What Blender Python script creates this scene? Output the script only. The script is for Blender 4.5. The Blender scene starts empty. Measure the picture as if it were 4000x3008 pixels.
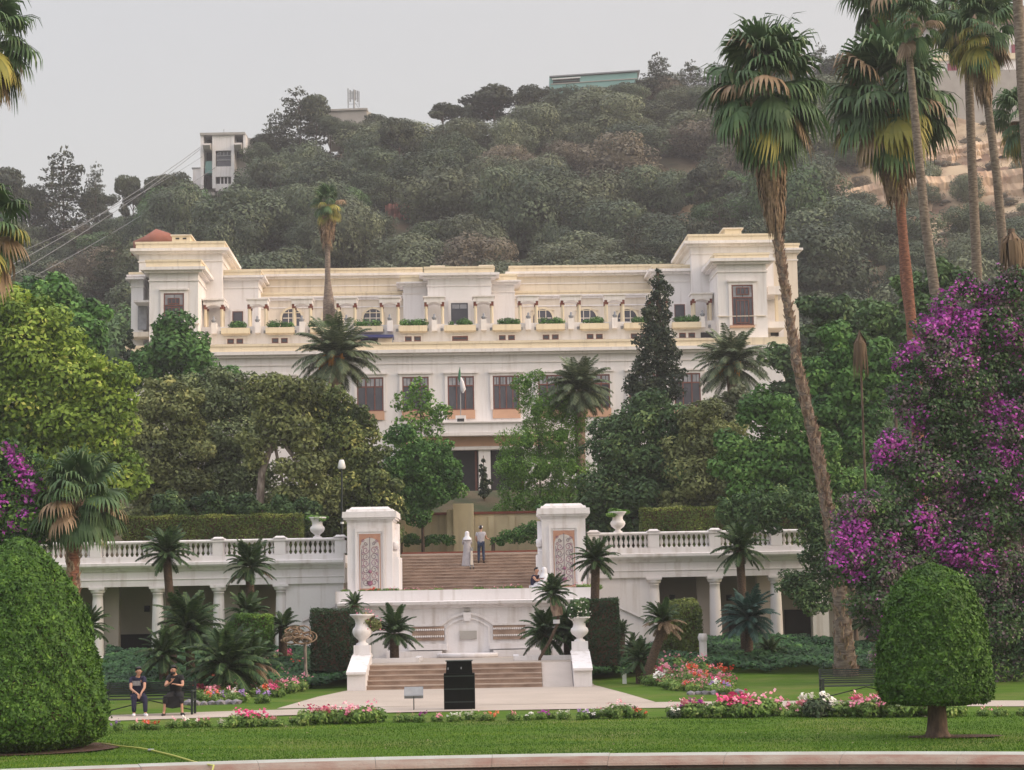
import bpy, math, random
import numpy as np
from mathutils import Vector, Matrix, Euler

# ------------------------------------------------------------------ camera, sky, sun, exposure
scene = bpy.context.scene
COL = scene.collection
FPX, CX, CY = 7464.0, 2000.0, 1504.0            # focal length and centre in photograph pixels (4000 x 3008)
PITCH, ROLL, EYE = math.radians(6.37), 0.018, 3.0
cam_data = bpy.data.cameras.new('camera')
cam = bpy.data.objects.new('camera', cam_data)
COL.objects.link(cam)
scene.camera = cam
cam_data.sensor_width = 36.0
cam_data.lens = 36.0 * FPX / 4000.0
cam_data.clip_start = 0.5
cam_data.clip_end = 3000
CR = Matrix.Rotation(math.pi / 2 + PITCH, 3, 'X') @ Matrix.Rotation(-ROLL, 3, 'Z')
cam.matrix_world = Matrix.Translation((0, 0, EYE)) @ CR.to_4x4()

SUN_DIR = Vector((0.90, -0.20, 0.42)).normalized()      # towards the sun
SUN_EL = math.asin(SUN_DIR.z)
SUN_AZ = math.atan2(SUN_DIR.x, SUN_DIR.y)
world = bpy.data.worlds.new('World')
scene.world = world
world.use_nodes = True
wn, wl = world.node_tree.nodes, world.node_tree.links
wn.clear()
w_out = wn.new('ShaderNodeOutputWorld')
bg1 = wn.new('ShaderNodeBackground'); bg2 = wn.new('ShaderNodeBackground'); addw = wn.new('ShaderNodeAddShader')
sky = wn.new('ShaderNodeTexSky'); sky.sky_type = 'NISHITA'; sky.sun_disc = False
sky.sun_elevation = SUN_EL; sky.sun_rotation = SUN_AZ
sky.air_density = 1.5; sky.dust_density = 6.0; sky.ozone_density = 1.0
wl.new(sky.outputs[0], bg1.inputs[0]); bg1.inputs[1].default_value = 0.05
# overcast veil: brighter towards the zenith, slightly warmer towards the sun's side
geo = wn.new('ShaderNodeTexCoord'); sep = wn.new('ShaderNodeSeparateXYZ')
wl.new(geo.outputs['Generated'], sep.inputs[0])
rz = wn.new('ShaderNodeValToRGB'); wl.new(sep.outputs['Z'], rz.inputs[0])
cr = rz.color_ramp
cr.elements[0].position = 0.0; cr.elements[0].color = (0.550, 0.525, 0.505, 1)
cr.elements[1].position = 1.0; cr.elements[1].color = (1.85, 1.82, 1.90, 1)
e = cr.elements.new(0.30); e.color = (0.530, 0.518, 0.516, 1)
rx = wn.new('ShaderNodeValToRGB'); 
mx = wn.new('ShaderNodeMath'); mx.operation = 'MULTIPLY_ADD'; mx.inputs[1].default_value = 0.5; mx.inputs[2].default_value = 0.5
wl.new(sep.outputs['X'], mx.inputs[0]); wl.new(mx.outputs[0], rx.inputs[0])
rx.color_ramp.elements[0].color = (0.96, 0.97, 1.01, 1); rx.color_ramp.elements[1].color = (1.12, 1.05, 0.99, 1)
mulw = wn.new('ShaderNodeMix'); mulw.data_type = 'RGBA'; mulw.blend_type = 'MULTIPLY'; mulw.inputs[0].default_value = 1.0
wl.new(rz.outputs[0], mulw.inputs[6]); wl.new(rx.outputs[0], mulw.inputs[7])
wl.new(mulw.outputs[2], bg2.inputs[0]); bg2.inputs[1].default_value = 1.05 * 0.93
wl.new(bg1.outputs[0], addw.inputs[0]); wl.new(bg2.outputs[0], addw.inputs[1]); wl.new(addw.outputs[0], w_out.inputs[0])

sun_data = bpy.data.lights.new('sun', 'SUN')
sun = bpy.data.objects.new('sun', sun_data); COL.objects.link(sun)
sun_data.energy = 1.7; sun_data.angle = math.radians(32); sun_data.color = (1.0, 0.80, 0.62)
sun.rotation_euler = (-SUN_DIR).to_track_quat('-Z', 'Y').to_euler()
scene.view_settings.view_transform = 'Standard'
scene.view_settings.look = 'None'
scene.view_settings.gamma = 1.0
scene.view_settings.exposure = 0.12
scene.view_settings.use_curve_mapping = False
scene.cycles.use_denoising = True
scene.cycles.max_bounces = 6; scene.cycles.diffuse_bounces = 3; scene.cycles.transmission_bounces = 4
scene.cycles.transparent_max_bounces = 6; scene.cycles.volume_bounces = 0
scene.cycles.use_adaptive_sampling = True; scene.cycles.adaptive_threshold = 0.02

# ------------------------------------------------------------------ pixel rays
CAMP = Vector((0, 0, EYE))
def ray(u, v):
    return CR @ Vector(((u - CX) / FPX, (CY - v) / FPX, -1.0))
def at(u, v, Y):
    d = ray(u, v); return CAMP + d * (Y / d.y)
def on_z(u, v, Z):
    d = ray(u, v); return CAMP + d * ((Z - EYE) / d.z)
def pxm(Y): return FPX / Y

# ------------------------------------------------------------------ materials
def rgb(h, k=1.0):
    c = [int(h[i:i+2], 16) / 255 for i in (0, 2, 4)]
    return tuple(k * ((x / 12.92) if x <= 0.04045 else ((x + 0.055) / 1.055) ** 2.4) for x in c) + (1,)
def nmat(name):
    m = bpy.data.materials.new(name); m.use_nodes = True
    nt = m.node_tree; return m, nt.nodes, nt.links, nt.nodes['Principled BSDF']
def surf(name, c1, c2=None, scale=3.0, rough=0.85, bump=0.0, bscale=None, streak=0.0, metal=0.0, detail=6.0, coat=0.0, contrast=0.5):
    """two-tone noise surface with fine relief; streak adds vertical weathering"""
    m, n, l, b = nmat(name)
    b.inputs['Roughness'].default_value = rough; b.inputs['Metallic'].default_value = metal
    if c2 is None: c2 = tuple(x * 0.82 for x in c1[:3]) + (1,)
    tc = n.new('ShaderNodeNewGeometry')
    no = n.new('ShaderNodeTexNoise'); no.inputs['Scale'].default_value = scale; no.inputs['Detail'].default_value = detail
    l.new(tc.outputs['Position'], no.inputs['Vector'])
    r = n.new('ShaderNodeValToRGB'); l.new(no.outputs[0], r.inputs[0])
    r.color_ramp.elements[0].position = 0.5 - contrast / 2; r.color_ramp.elements[1].position = 0.5 + contrast / 2
    r.color_ramp.elements[0].color = c2; r.color_ramp.elements[1].color = c1
    out = r.outputs[0]
    if streak > 0:
        mp = n.new('ShaderNodeMapping'); mp.inputs['Scale'].default_value = (2.6, 2.6, 0.22)
        l.new(tc.outputs['Position'], mp.inputs[0])
        n2 = n.new('ShaderNodeTexNoise'); n2.inputs['Scale'].default_value = 1.4; n2.inputs['Detail'].default_value = 5
        l.new(mp.outputs[0], n2.inputs['Vector'])
        r2 = n.new('ShaderNodeValToRGB'); l.new(n2.outputs[0], r2.inputs[0])
        r2.color_ramp.elements[0].position = 0.52; r2.color_ramp.elements[1].position = 0.78
        r2.color_ramp.elements[0].color = (0, 0, 0, 1); r2.color_ramp.elements[1].color = (streak,) * 3 + (1,)
        mi = n.new('ShaderNodeMix'); mi.data_type = 'RGBA'; l.new(r2.outputs[0], mi.inputs[0]); l.new(out, mi.inputs[6])
        mi.inputs[7].default_value = (0.34, 0.27, 0.21, 1); out = mi.outputs[2]
    l.new(out, b.inputs['Base Color'])
    if bump > 0:
        nb = n.new('ShaderNodeTexNoise'); nb.inputs['Scale'].default_value = bscale or scale * 6; nb.inputs['Detail'].default_value = 4
        l.new(tc.outputs['Position'], nb.inputs['Vector'])
        bp = n.new('ShaderNodeBump'); bp.inputs['Strength'].default_value = bump; bp.inputs['Distance'].default_value = 0.05
        l.new(nb.outputs[0], bp.inputs['Height']); l.new(bp.outputs[0], b.inputs['Normal'])
    return m
def leafmat(name, ca, cb, cc=None, trans=0.18, rough=0.6, objvar=0.25):
    """leaf colour from the per-leaf 'tint' attribute, varied per object"""
    m, n, l, b = nmat(name)
    a = n.new('ShaderNodeAttribute'); a.attribute_name = 'tint'
    r = n.new('ShaderNodeValToRGB'); l.new(a.outputs['Fac'], r.inputs[0])
    r.color_ramp.elements[0].color = ca; r.color_ramp.elements[1].color = cb
    r.color_ramp.elements[1].position = 0.8
    if cc: e = r.color_ramp.elements.new(1.0); e.color = cc
    oi = n.new('ShaderNodeObjectInfo')
    mm = n.new('ShaderNodeMath'); mm.operation = 'MULTIPLY_ADD'; mm.inputs[1].default_value = objvar * 2; mm.inputs[2].default_value = (1 - objvar) * 1.16
    l.new(oi.outputs['Random'], mm.inputs[0])
    hs = n.new('ShaderNodeHueSaturation'); l.new(mm.outputs[0], hs.inputs['Value']); l.new(r.outputs[0], hs.inputs['Color'])
    b.inputs['Roughness'].default_value = rough; b.inputs['Specular IOR Level'].default_value = 0.3
    l.new(hs.outputs[0], b.inputs['Base Color'])
    if trans > 0:
        t = n.new('ShaderNodeBsdfTranslucent'); l.new(hs.outputs[0], t.inputs[0])
        mi = n.new('ShaderNodeMixShader'); mi.inputs[0].default_value = trans
        o = n['Material Output']; l.new(b.outputs[0], mi.inputs[1]); l.new(t.outputs[0], mi.inputs[2]); l.new(mi.outputs[0], o.inputs[0])
    return m
def bark(name, c1, c2, ring=0.0, scale=8.0):
    m, n, l, b = nmat(name)
    g = n.new('ShaderNodeNewGeometry'); mp = n.new('ShaderNodeMapping'); mp.inputs['Scale'].default_value = (1, 1, 3.0 if ring else 0.35)
    l.new(g.outputs['Position'], mp.inputs[0])
    no = n.new('ShaderNodeTexNoise'); no.inputs['Scale'].default_value = scale; no.inputs['Detail'].default_value = 6; l.new(mp.outputs[0], no.inputs['Vector'])
    r = n.new('ShaderNodeValToRGB'); l.new(no.outputs[0], r.inputs[0]); r.color_ramp.elements[0].position = .35; r.color_ramp.elements[1].position = .65
    r.color_ramp.elements[0].color = c2; r.color_ramp.elements[1].color = c1
    l.new(r.outputs[0], b.inputs['Base Color']); b.inputs['Roughness'].default_value = .95
    bp = n.new('ShaderNodeBump'); bp.inputs['Strength'].default_value = .8; bp.inputs['Distance'].default_value = .04
    l.new(no.outputs[0], bp.inputs['Height']); l.new(bp.outputs[0], b.inputs['Normal'])
    return m
M = {}
M['white'] = surf('white_render', (.78, .755, .755, 1), (.73, .69, .69, 1), 0.8, .9, .15, 9, streak=.5)
M['mwhite'] = surf('mansion_render', (.82, .79, .785, 1), (.76, .725, .715, 1), 0.35, .9, .1, 4, streak=.3)
M['mwhite2'] = surf('mansion_cornice', (.88, .84, .83, 1), (.74, .69, .66, 1), 0.8, .9, streak=.35)
M['yellow'] = surf('ochre_yellow_paint', (.80, .69, .51, 1), (.72, .61, .44, 1), 0.6, .9, .1, 4, streak=.4)
M['cream'] = surf('cream_paint', (.78, .70, .60, 1), (.71, .63, .53, 1), 0.6, .9, .1, streak=.4)
M['wallyellow'] = surf('garden_wall_paint', (.66, .56, .36, 1), (.50, .40, .25, 1), 0.8, .9, .1, streak=.6)
M['peach'] = surf('peach_panel', (.62, .38, .25, 1), (.52, .31, .21, 1), 1.5)
M['wood'] = surf('red_brown_wood', (.21, .075, .055, 1), (.13, .045, .035, 1), 4, .55)
M['glass'] = surf('window_glass', (.10, .10, .12, 1), (.055, .055, .07, 1), .9, .12)
M['curtain'] = surf('net_curtain', (.42, .42, .45, 1), (.20, .20, .22, 1), 2.5, .8)
M['dark'] = surf('dark_interior', (.03, .028, .03, 1), (.018, .018, .02, 1), 2)
M['shade'] = surf('gallery_inner_shade_tone', (.46, .41, .37, 1), (.40, .35, .31, 1), 1.2, .95)  # darker tone with the shade inside the galleries painted in
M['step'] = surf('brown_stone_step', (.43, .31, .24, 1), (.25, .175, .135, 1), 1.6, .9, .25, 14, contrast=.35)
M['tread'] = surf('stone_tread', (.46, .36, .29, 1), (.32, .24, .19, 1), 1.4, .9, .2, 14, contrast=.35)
M['path'] = surf('beige_paving', (.45, .385, .33, 1), (.375, .32, .27, 1), .55, .95, .15, 20)
M['kerbside'] = surf('stained_kerb_side', (.28, .235, .19, 1), (.21, .115, .085, 1), 1.6, .9, .4, 14, contrast=.35)
M['kerb'] = surf('kerb_stone', (.42, .45, .42, 1), (.32, .31, .27, 1), 1.1, .85, .3, 20, contrast=.5, streak=.5)
M['concrete'] = surf('grey_concrete', (.42, .40, .37, 1), (.34, .31, .29, 1), .8, .9, .2)
M['ramp'] = surf('ramp_concrete', (.50, .44, .40, 1), (.42, .37, .33, 1), 1.2, .95, .2)
M['black'] = surf('matt_black_panel', (.005, .006, .005, 1), (.003, .004, .004, 1), 3, .6); M['black'].node_tree.nodes['Principled BSDF'].inputs['Specular IOR Level'].default_value = .12
M['iron'] = surf('dark_green_iron', (.018, .03, .026, 1), (.01, .018, .015, 1), 6, .5)
M['steel'] = surf('grey_metal', (.30, .31, .33, 1), (.22, .23, .25, 1), 5, .5, metal=.3)
M['teal'] = surf('teal_cladding', (.22, .40, .38, 1), (.19, .35, .34, 1), .4, .7)
M['salmon'] = surf('salmon_tile', (.50, .27, .18, 1), (.40, .21, .15, 1), 7, .35)
M['tilewhite'] = surf('cream_tile', (.62, .58, .54, 1), (.46, .42, .41, 1), 9, .3)
M['tileblue'] = surf('blue_grey_tile', (.13, .13, .20, 1), (.22, .12, .10, 1), 12, .3)
M['tileviolet'] = surf('violet_tile', (.22, .12, .26, 1), (.30, .10, .09, 1), 12, .3)
M['soil'] = surf('bare_soil', (.10, .05, .03, 1), (.055, .028, .018, 1), 6, .95, .5)
M['hose'] = surf('yellow_hose', (.50, .50, .12, 1), (.42, .42, .10, 1), 5, .5)
M['skin'] = surf('skin', (.46, .25, .17, 1), (.42, .22, .15, 1), 9, .55)
M['hair'] = surf('black_hair', (.012, .01, .009, 1), (.008, .007, .006, 1), 30, .6)
M['navy'] = surf('navy_cloth', (.018, .018, .05, 1), (.012, .012, .035, 1), 8, .9)
M['blackcloth'] = surf('black_cloth', (.010, .010, .012, 1), (.006, .006, .007, 1), 8, .9)
M['jeans'] = surf('blue_denim', (.035, .055, .11, 1), (.02, .03, .06, 1), 9, .9)
M['greycloth'] = surf('grey_cloth', (.42, .40, .42, 1), (.33, .31, .33, 1), 6, .9)
M['whitecloth'] = surf('white_cloth', (.78, .77, .80, 1), (.66, .65, .69, 1), 6, .9)
M['print'] = surf('pale_print', (.45, .45, .48, 1), (.2, .2, .24, 1), 30, .9)
M['blue'] = surf('blue_awning_cloth', (.05, .06, .20, 1), (.035, .04, .14, 1), 4, .9)
M['flaggreen'] = surf('flag_green', (.05, .20, .10, 1), (.04, .15, .08, 1), 4, .9)
M['rock'] = surf('ochre_rock', (.66, .50, .34, 1), (.38, .24, .16, 1), .45, .95, .6, 1.2, contrast=.45)
M['redsoil'] = surf('red_soil', (.33, .13, .09, 1), (.20, .08, .06, 1), .5, .95, .5, 2)
M['magwall'] = surf('magenta_shutter', (.30, .06, .10, 1), (.22, .05, .08, 1), 2)
M['brownroof'] = surf('brown_cladding', (.36, .24, .18, 1), (.28, .18, .13, 1), .6, .9)
M['aerial'] = surf('aerial_metal', (.34, .35, .36, 1), (.26, .26, .27, 1), 3, .5)
M['cable'] = surf('steel_cable', (.20, .20, .20, 1), (.15, .15, .15, 1), 3, .6)
M['lampwhite'] = surf('lamp_shade_white', (.86, .86, .86, 1), (.8, .8, .8, 1), 3, .4)
M['redtrim'] = surf('red_brown_trim', (.22, .06, .035, 1), (.16, .045, .03, 1), 3, .8)
M['pebble'] = surf('grey_stones', (.26, .24, .26, 1), (.14, .13, .15, 1), 10, .9, .3)
# bark and leaves
M['bark'] = bark('brown_bark', (.16, .11, .08, 1), (.06, .04, .03, 1))
M['barkgrey'] = bark('grey_bark', (.36, .30, .25, 1), (.16, .12, .10, 1))
M['palmbark'] = bark('grey_palm_trunk', (.26, .21, .17, 1), (.11, .08, .065, 1), ring=1, scale=5)
M['palmred'] = bark('red_brown_palm_trunk', (.30, .13, .085, 1), (.13, .055, .04, 1), ring=1, scale=6)
M['boot'] = bark('leaf_base_scales', (.46, .34, .26, 1), (.17, .10, .075, 1), scale=10)
M['deadfrond'] = bark('dead_frond', (.32, .22, .14, 1), (.12, .075, .045, 1), scale=14)
M['cyctrunk'] = bark('cycad_trunk', (.13, .085, .055, 1), (.045, .03, .02, 1), ring=1, scale=14)
L = {}
L['hilldark'] = leafmat('hill_dark_leaf', (.030, .050, .032, 1), (.105, .135, .070, 1), (.18, .20, .10, 1))
L['hillgrey'] = leafmat('hill_grey_green_leaf', (.050, .064, .038, 1), (.165, .190, .105, 1), (.25, .26, .145, 1))
L['hillbrown'] = leafmat('hill_brown_green_leaf', (.070, .060, .044, 1), (.195, .165, .110, 1), (.28, .22, .15, 1))
L['hillgreen'] = leafmat('hill_green_leaf', (.030, .070, .026, 1), (.10, .18, .055, 1), (.17, .24, .08, 1))
L['pine'] = leafmat('pine_needles', (.028, .040, .026, 1), (.080, .095, .048, 1), (.14, .12, .07, 1))
L['yellowgreen'] = leafmat('yellow_green_leaf', (.04, .095, .015, 1), (.27, .38, .055, 1), (.66, .64, .17, 1), objvar=.05)
L['green'] = leafmat('green_leaf', (.020, .066, .018, 1), (.105, .235, .050, 1), (.22, .36, .09, 1), objvar=.1)
L['bright'] = leafmat('bright_green_leaf', (.045, .12, .018, 1), (.16, .31, .050, 1), (.27, .41, .08, 1), objvar=.1)
L['olive'] = leafmat('olive_leaf', (.045, .062, .024, 1), (.25, .285, .105, 1), (.52, .51, .20, 1), objvar=.12)
L['sage'] = leafmat('sage_green_leaf', (.045, .068, .032, 1), (.23, .285, .130, 1), (.44, .49, .23, 1), objvar=.05)
L['tipped'] = leafmat('dark_leaf_yellow_tips', (.022, .044, .016, 1), (.16, .205, .065, 1), (.60, .56, .19, 1), objvar=.05)
L['darkgreen'] = leafmat('dark_green_leaf', (.018, .048, .020, 1), (.10, .18, .062, 1), (.24, .32, .10, 1), objvar=.15)
L['conifer'] = leafmat('conifer_needles', (.014, .030, .020, 1), (.048, .070, .036, 1), (.09, .11, .055, 1), objvar=.1)
L['yew'] = leafmat('clipped_yew', (.016, .050, .007, 1), (.085, .180, .024, 1), (.20, .32, .045, 1), objvar=.05)
L['hedge'] = leafmat('clipped_hedge', (.035, .065, .014, 1), (.13, .17, .035, 1), (.26, .29, .07, 1), objvar=.1)
L['hedgedark'] = leafmat('dark_hedge', (.010, .026, .010, 1), (.030, .060, .022, 1), (.06, .10, .035, 1), objvar=.1)
L['ivy'] = leafmat('ivy_leaf', (.012, .042, .016, 1), (.050, .135, .040, 1), (.13, .27, .06, 1), objvar=.1)
L['bougleaf'] = leafmat('bougainvillea_leaf', (.020, .056, .024, 1), (.085, .155, .055, 1), (.22, .36, .09, 1), objvar=.05)
L['mauve'] = leafmat('faded_bracts', (.065, .055, .060, 1), (.20, .155, .165, 1), (.34, .26, .27, 1), objvar=.05)
L['magenta'] = leafmat('magenta_bracts', (.34, .05, .32, 1), (.56, .10, .52, 1), (.70, .30, .64, 1), objvar=.05)
L['fan'] = leafmat('fan_palm_green', (.028, .066, .026, 1), (.085, .150, .058, 1), (.18, .23, .10, 1), objvar=.3)
L['fanyellow'] = leafmat('fan_palm_yellowed', (.10, .12, .03, 1), (.30, .27, .06, 1), (.42, .33, .10, 1), objvar=.3)
L['fandead'] = leafmat('fan_palm_dead', (.14, .09, .05, 1), (.30, .21, .13, 1), (.40, .29, .19, 1), objvar=.25, trans=.1)
L['date'] = leafmat('date_palm_leaf', (.035, .060, .030, 1), (.13, .165, .085, 1), (.30, .31, .18, 1), objvar=.25)
L['cycad'] = leafmat('cycad_leaf', (.012, .035, .012, 1), (.050, .095, .028, 1), (.15, .19, .07, 1), objvar=.3)
L['cycadblue'] = leafmat('blue_green_cycad_leaf', (.012, .042, .035, 1), (.035, .085, .065, 1), (.07, .13, .10, 1), objvar=.2)
L['grass'] = leafmat('grass_blades', (.035, .095, .004, 1), (.090, .185, .010, 1), (.19, .24, .035, 1), objvar=0)
L['flleaf'] = leafmat('bedding_leaf', (.06, .13, .025, 1), (.17, .27, .06, 1), (.34, .38, .12, 1), objvar=.2)
L['flleafdark'] = leafmat('dark_bedding_leaf', (.020, .035, .018, 1), (.05, .08, .035, 1), (.09, .10, .06, 1), objvar=.2)
L['pink'] = leafmat('pink_petals', (.62, .17, .27, 1), (.75, .30, .38, 1), (.85, .55, .58, 1), objvar=.1)
L['hotpink'] = leafmat('hot_pink_petals', (.62, .06, .18, 1), (.72, .10, .28, 1), (.8, .3, .4, 1), objvar=.1)
L['whitefl'] = leafmat('white_petals', (.70, .66, .60, 1), (.85, .82, .78, 1), (.88, .86, .84, 1), objvar=.05)
L['redfl'] = leafmat('red_petals', (.60, .06, .03, 1), (.72, .12, .06, 1), (.8, .25, .15, 1), objvar=.1)
L['violetfl'] = leafmat('violet_petals', (.25, .12, .38, 1), (.40, .25, .52, 1), (.5, .38, .6, 1), objvar=.1)
L['magfl'] = leafmat('magenta_petals', (.40, .04, .36, 1), (.52, .08, .48, 1), (.6, .2, .5, 1), objvar=.1)
L['orangefruit'] = leafmat('date_fruit', (.45, .20, .03, 1), (.62, .32, .06, 1), objvar=.1, trans=0)

# ------------------------------------------------------------------ mesh helpers
class MB:
    def __init__(s): s.v = []; s.f = []; s.m = []; s.smooth = []
    def add(s, vs, fs, mi=0, sm=False):
        o = len(s.v); s.v += [tuple(p) for p in vs]
        for f in fs: s.f.append([i + o for i in f]); s.m.append(mi); s.smooth.append(sm)
    def box(s, x0, x1, y0, y1, z0, z1, mi=0, tx=0, ty=0):
        if x1 < x0: x0, x1 = x1, x0
        if y1 < y0: y0, y1 = y1, y0
        if z1 < z0: z0, z1 = z1, z0
        v = [(x0, y0, z0), (x1, y0, z0), (x1, y1, z0), (x0, y1, z0), (x0 + tx, y0 + ty, z1), (x1 - tx, y0 + ty, z1), (x1 - tx, y1 - ty, z1), (x0 + tx, y1 - ty, z1)]
        s.add(v, [(3, 2, 1, 0), (4, 5, 6, 7), (0, 1, 5, 4), (1, 2, 6, 5), (2, 3, 7, 6), (3, 0, 4, 7)], mi); return s
    def tube(s, pts, rad, n=8, mi=0, cap=True, sm=True):
        pts = [Vector(p) for p in pts]
        if not hasattr(rad, '__len__'): rad = [rad] * len(pts)
        vs = []; 
        for i, p in enumerate(pts):
            t = (pts[min(i + 1, len(pts) - 1)] - pts[max(i - 1, 0)]).normalized()
            a = t.cross(Vector((0, 1, 0.01))); a = a.normalized() if a.length > .05 else t.cross(Vector((1, 0, 0))).normalized()
            b = t.cross(a)
            for k in range(n):
                th = 2 * math.pi * k / n; vs.append(p + (a * math.cos(th) + b * math.sin(th)) * rad[i])
        fs = [(i * n + k, i * n + (k + 1) % n, (i + 1) * n + (k + 1) % n, (i + 1) * n + k) for i in range(len(pts) - 1) for k in range(n)]
        s.add(vs, fs, mi, sm)
        if cap:
            s.add(vs[:n], [tuple(range(n))], mi); s.add(vs[-n:], [tuple(range(n))[::-1]], mi)
        return s
    def lathe(s, prof, c=(0, 0, 0), n=16, mi=0, sq=False, sm=True):
        vs = []
        for r, z in prof:
            for k in range(n):
                th = 2 * math.pi * (k + (.5 if sq else 0)) / n; rr = r / math.cos(math.pi / n) if sq else r
                vs.append((c[0] + rr * math.cos(th), c[1] + rr * math.sin(th), c[2] + z))
        fs = [(i * n + k, i * n + (k + 1) % n, (i + 1) * n + (k + 1) % n, (i + 1) * n + k) for i in range(len(prof) - 1) for k in range(n)]
        s.add(vs, fs, mi, sm and not sq)
        s.add(vs[:n], [tuple(range(n))[::-1]], mi); s.add(vs[-n:], [tuple(range(n))], mi); return s
    def prism(s, poly, y0, y1, mi=0):
        """poly in x,z, extruded along y"""
        n = len(poly); vs = [(x, y0, z) for x, z in poly] + [(x, y1, z) for x, z in poly]
        s.add(vs, [tuple(range(n)), tuple(range(2 * n - 1, n - 1, -1))] + [((k + 1) % n, k, k + n, (k + 1) % n + n) for k in range(n)], mi); return s
    def extrude_x(s, prof, x0, x1, mi=0):
        """prof in y,z, extruded along x"""
        n = len(prof); vs = [(x0, y, z) for y, z in prof] + [(x1, y, z) for y, z in prof]
        s.add(vs, [tuple(range(n)), tuple(range(2 * n - 1, n - 1, -1))] + [((k + 1) % n, k, k + n, (k + 1) % n + n) for k in range(n)], mi); return s
    def mesh(s, name, mats):
        me = bpy.data.meshes.new(name); me.from_pydata(s.v, [], s.f)
        for m in (mats if isinstance(mats, (list, tuple)) else [mats]): me.materials.append(m)
        if len(me.polygons) == len(s.m):
            me.polygons.foreach_set('material_index', s.m); me.polygons.foreach_set('use_smooth', s.smooth)
        import bmesh
        bm = bmesh.new(); bm.from_mesh(me); bmesh.ops.recalc_face_normals(bm, faces=bm.faces); bm.to_mesh(me); bm.free()
        return me
    def build(s, name, mats, parent=None, loc=None, rot=None):
        return place(name, s.mesh(name, mats), parent, loc, rot)
def place(name, me, parent=None, loc=None, rot=None, sc=None):
    o = bpy.data.objects.new(name, me); COL.objects.link(o)
    if parent is not None: o.parent = parent
    if loc is not None: o.location = loc
    if rot is not None: o.rotation_euler = rot
    if sc is not None: o.scale = sc if hasattr(sc, '__len__') else (sc,) * 3
    return o
def tag(o, label=None, cat=None, group=None, kind=None):
    if label: o['label'] = label
    if cat: o['category'] = cat
    if group: o['group'] = group
    if kind: o['kind'] = kind
    return o
def thing(name, label, cat, loc=(0, 0, 0), rz=0.0, group=None):
    o = bpy.data.objects.new(name, None); COL.objects.link(o); o.location = loc; o.rotation_euler = (0, 0, rz)
    o.empty_display_size = .2
    return tag(o, label, cat, group)
def quadmesh(name, V, mats, tint=None, mi=None, extra=None, tri=False):
    """V: (n,4,3) quads (or (n,3,3) triangles) -> mesh with per-leaf tint; extra: (verts, faces) of a solid core"""
    k = 3 if tri else 4
    n = len(V); verts = V.reshape(-1, 3); nf = n; loops = np.arange(n * k)
    ev, ef = (np.zeros((0, 3)), np.zeros((0, 3), int)) if extra is None else extra
    tot = np.concatenate([verts, ev]).astype(np.float32)
    allloops = np.concatenate([loops, (ef + n * k).ravel()]).astype(np.int32)
    starts = np.concatenate([np.arange(n) * k, n * k + np.arange(len(ef)) * 3]).astype(np.int32)
    me = bpy.data.meshes.new(name)
    me.vertices.add(len(tot)); me.vertices.foreach_set('co', tot.ravel())
    me.loops.add(len(allloops)); me.loops.foreach_set('vertex_index', allloops)
    me.polygons.add(len(starts)); me.polygons.foreach_set('loop_start', starts)
    if mi is not None:
        me.polygons.foreach_set('material_index', np.concatenate([mi, np.zeros(len(ef), int)]).astype(np.int32))
    me.update(calc_edges=True)
    t = np.random.rand(n) if tint is None else tint
    at_ = me.attributes.new('tint', 'FLOAT', 'POINT')
    at_.data.foreach_set('value', np.concatenate([np.repeat(t, k), np.full(len(ev), .25)]).astype(np.float32))
    for m in (mats if isinstance(mats, (list, tuple)) else [mats]): me.materials.append(m)
    return me
def unit(a): return a / np.maximum(np.linalg.norm(a, axis=1, keepdims=True), 1e-9)
def leaves(P, N, S, rg, asp=.55, droop=0.0):
    """diamond leaves at P facing N"""
    n = len(P); R = rg.normal(size=(n, 3)); R[:, 2] -= droop
    T = unit(R - N * (R * N).sum(1, keepdims=True)); B = np.cross(N, T)
    S = np.broadcast_to(S, (n,))[:, None]
    return np.stack([P + T * S, P + B * S * asp + N * S * .12, P - T * S, P - B * S * asp + N * S * .12], 1)
_ico = None
def ico(sub=2):
    import bmesh
    bm = bmesh.new(); bmesh.ops.create_icosphere(bm, subdivisions=sub, radius=1)
    v = np.array([x.co[:] for x in bm.verts]); f = np.array([[q.index for q in p.verts] for p in bm.faces]); bm.free(); return v, f
ICOV, ICOF = ico(2)
ICO1V, ICO1F = ico(1)
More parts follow.
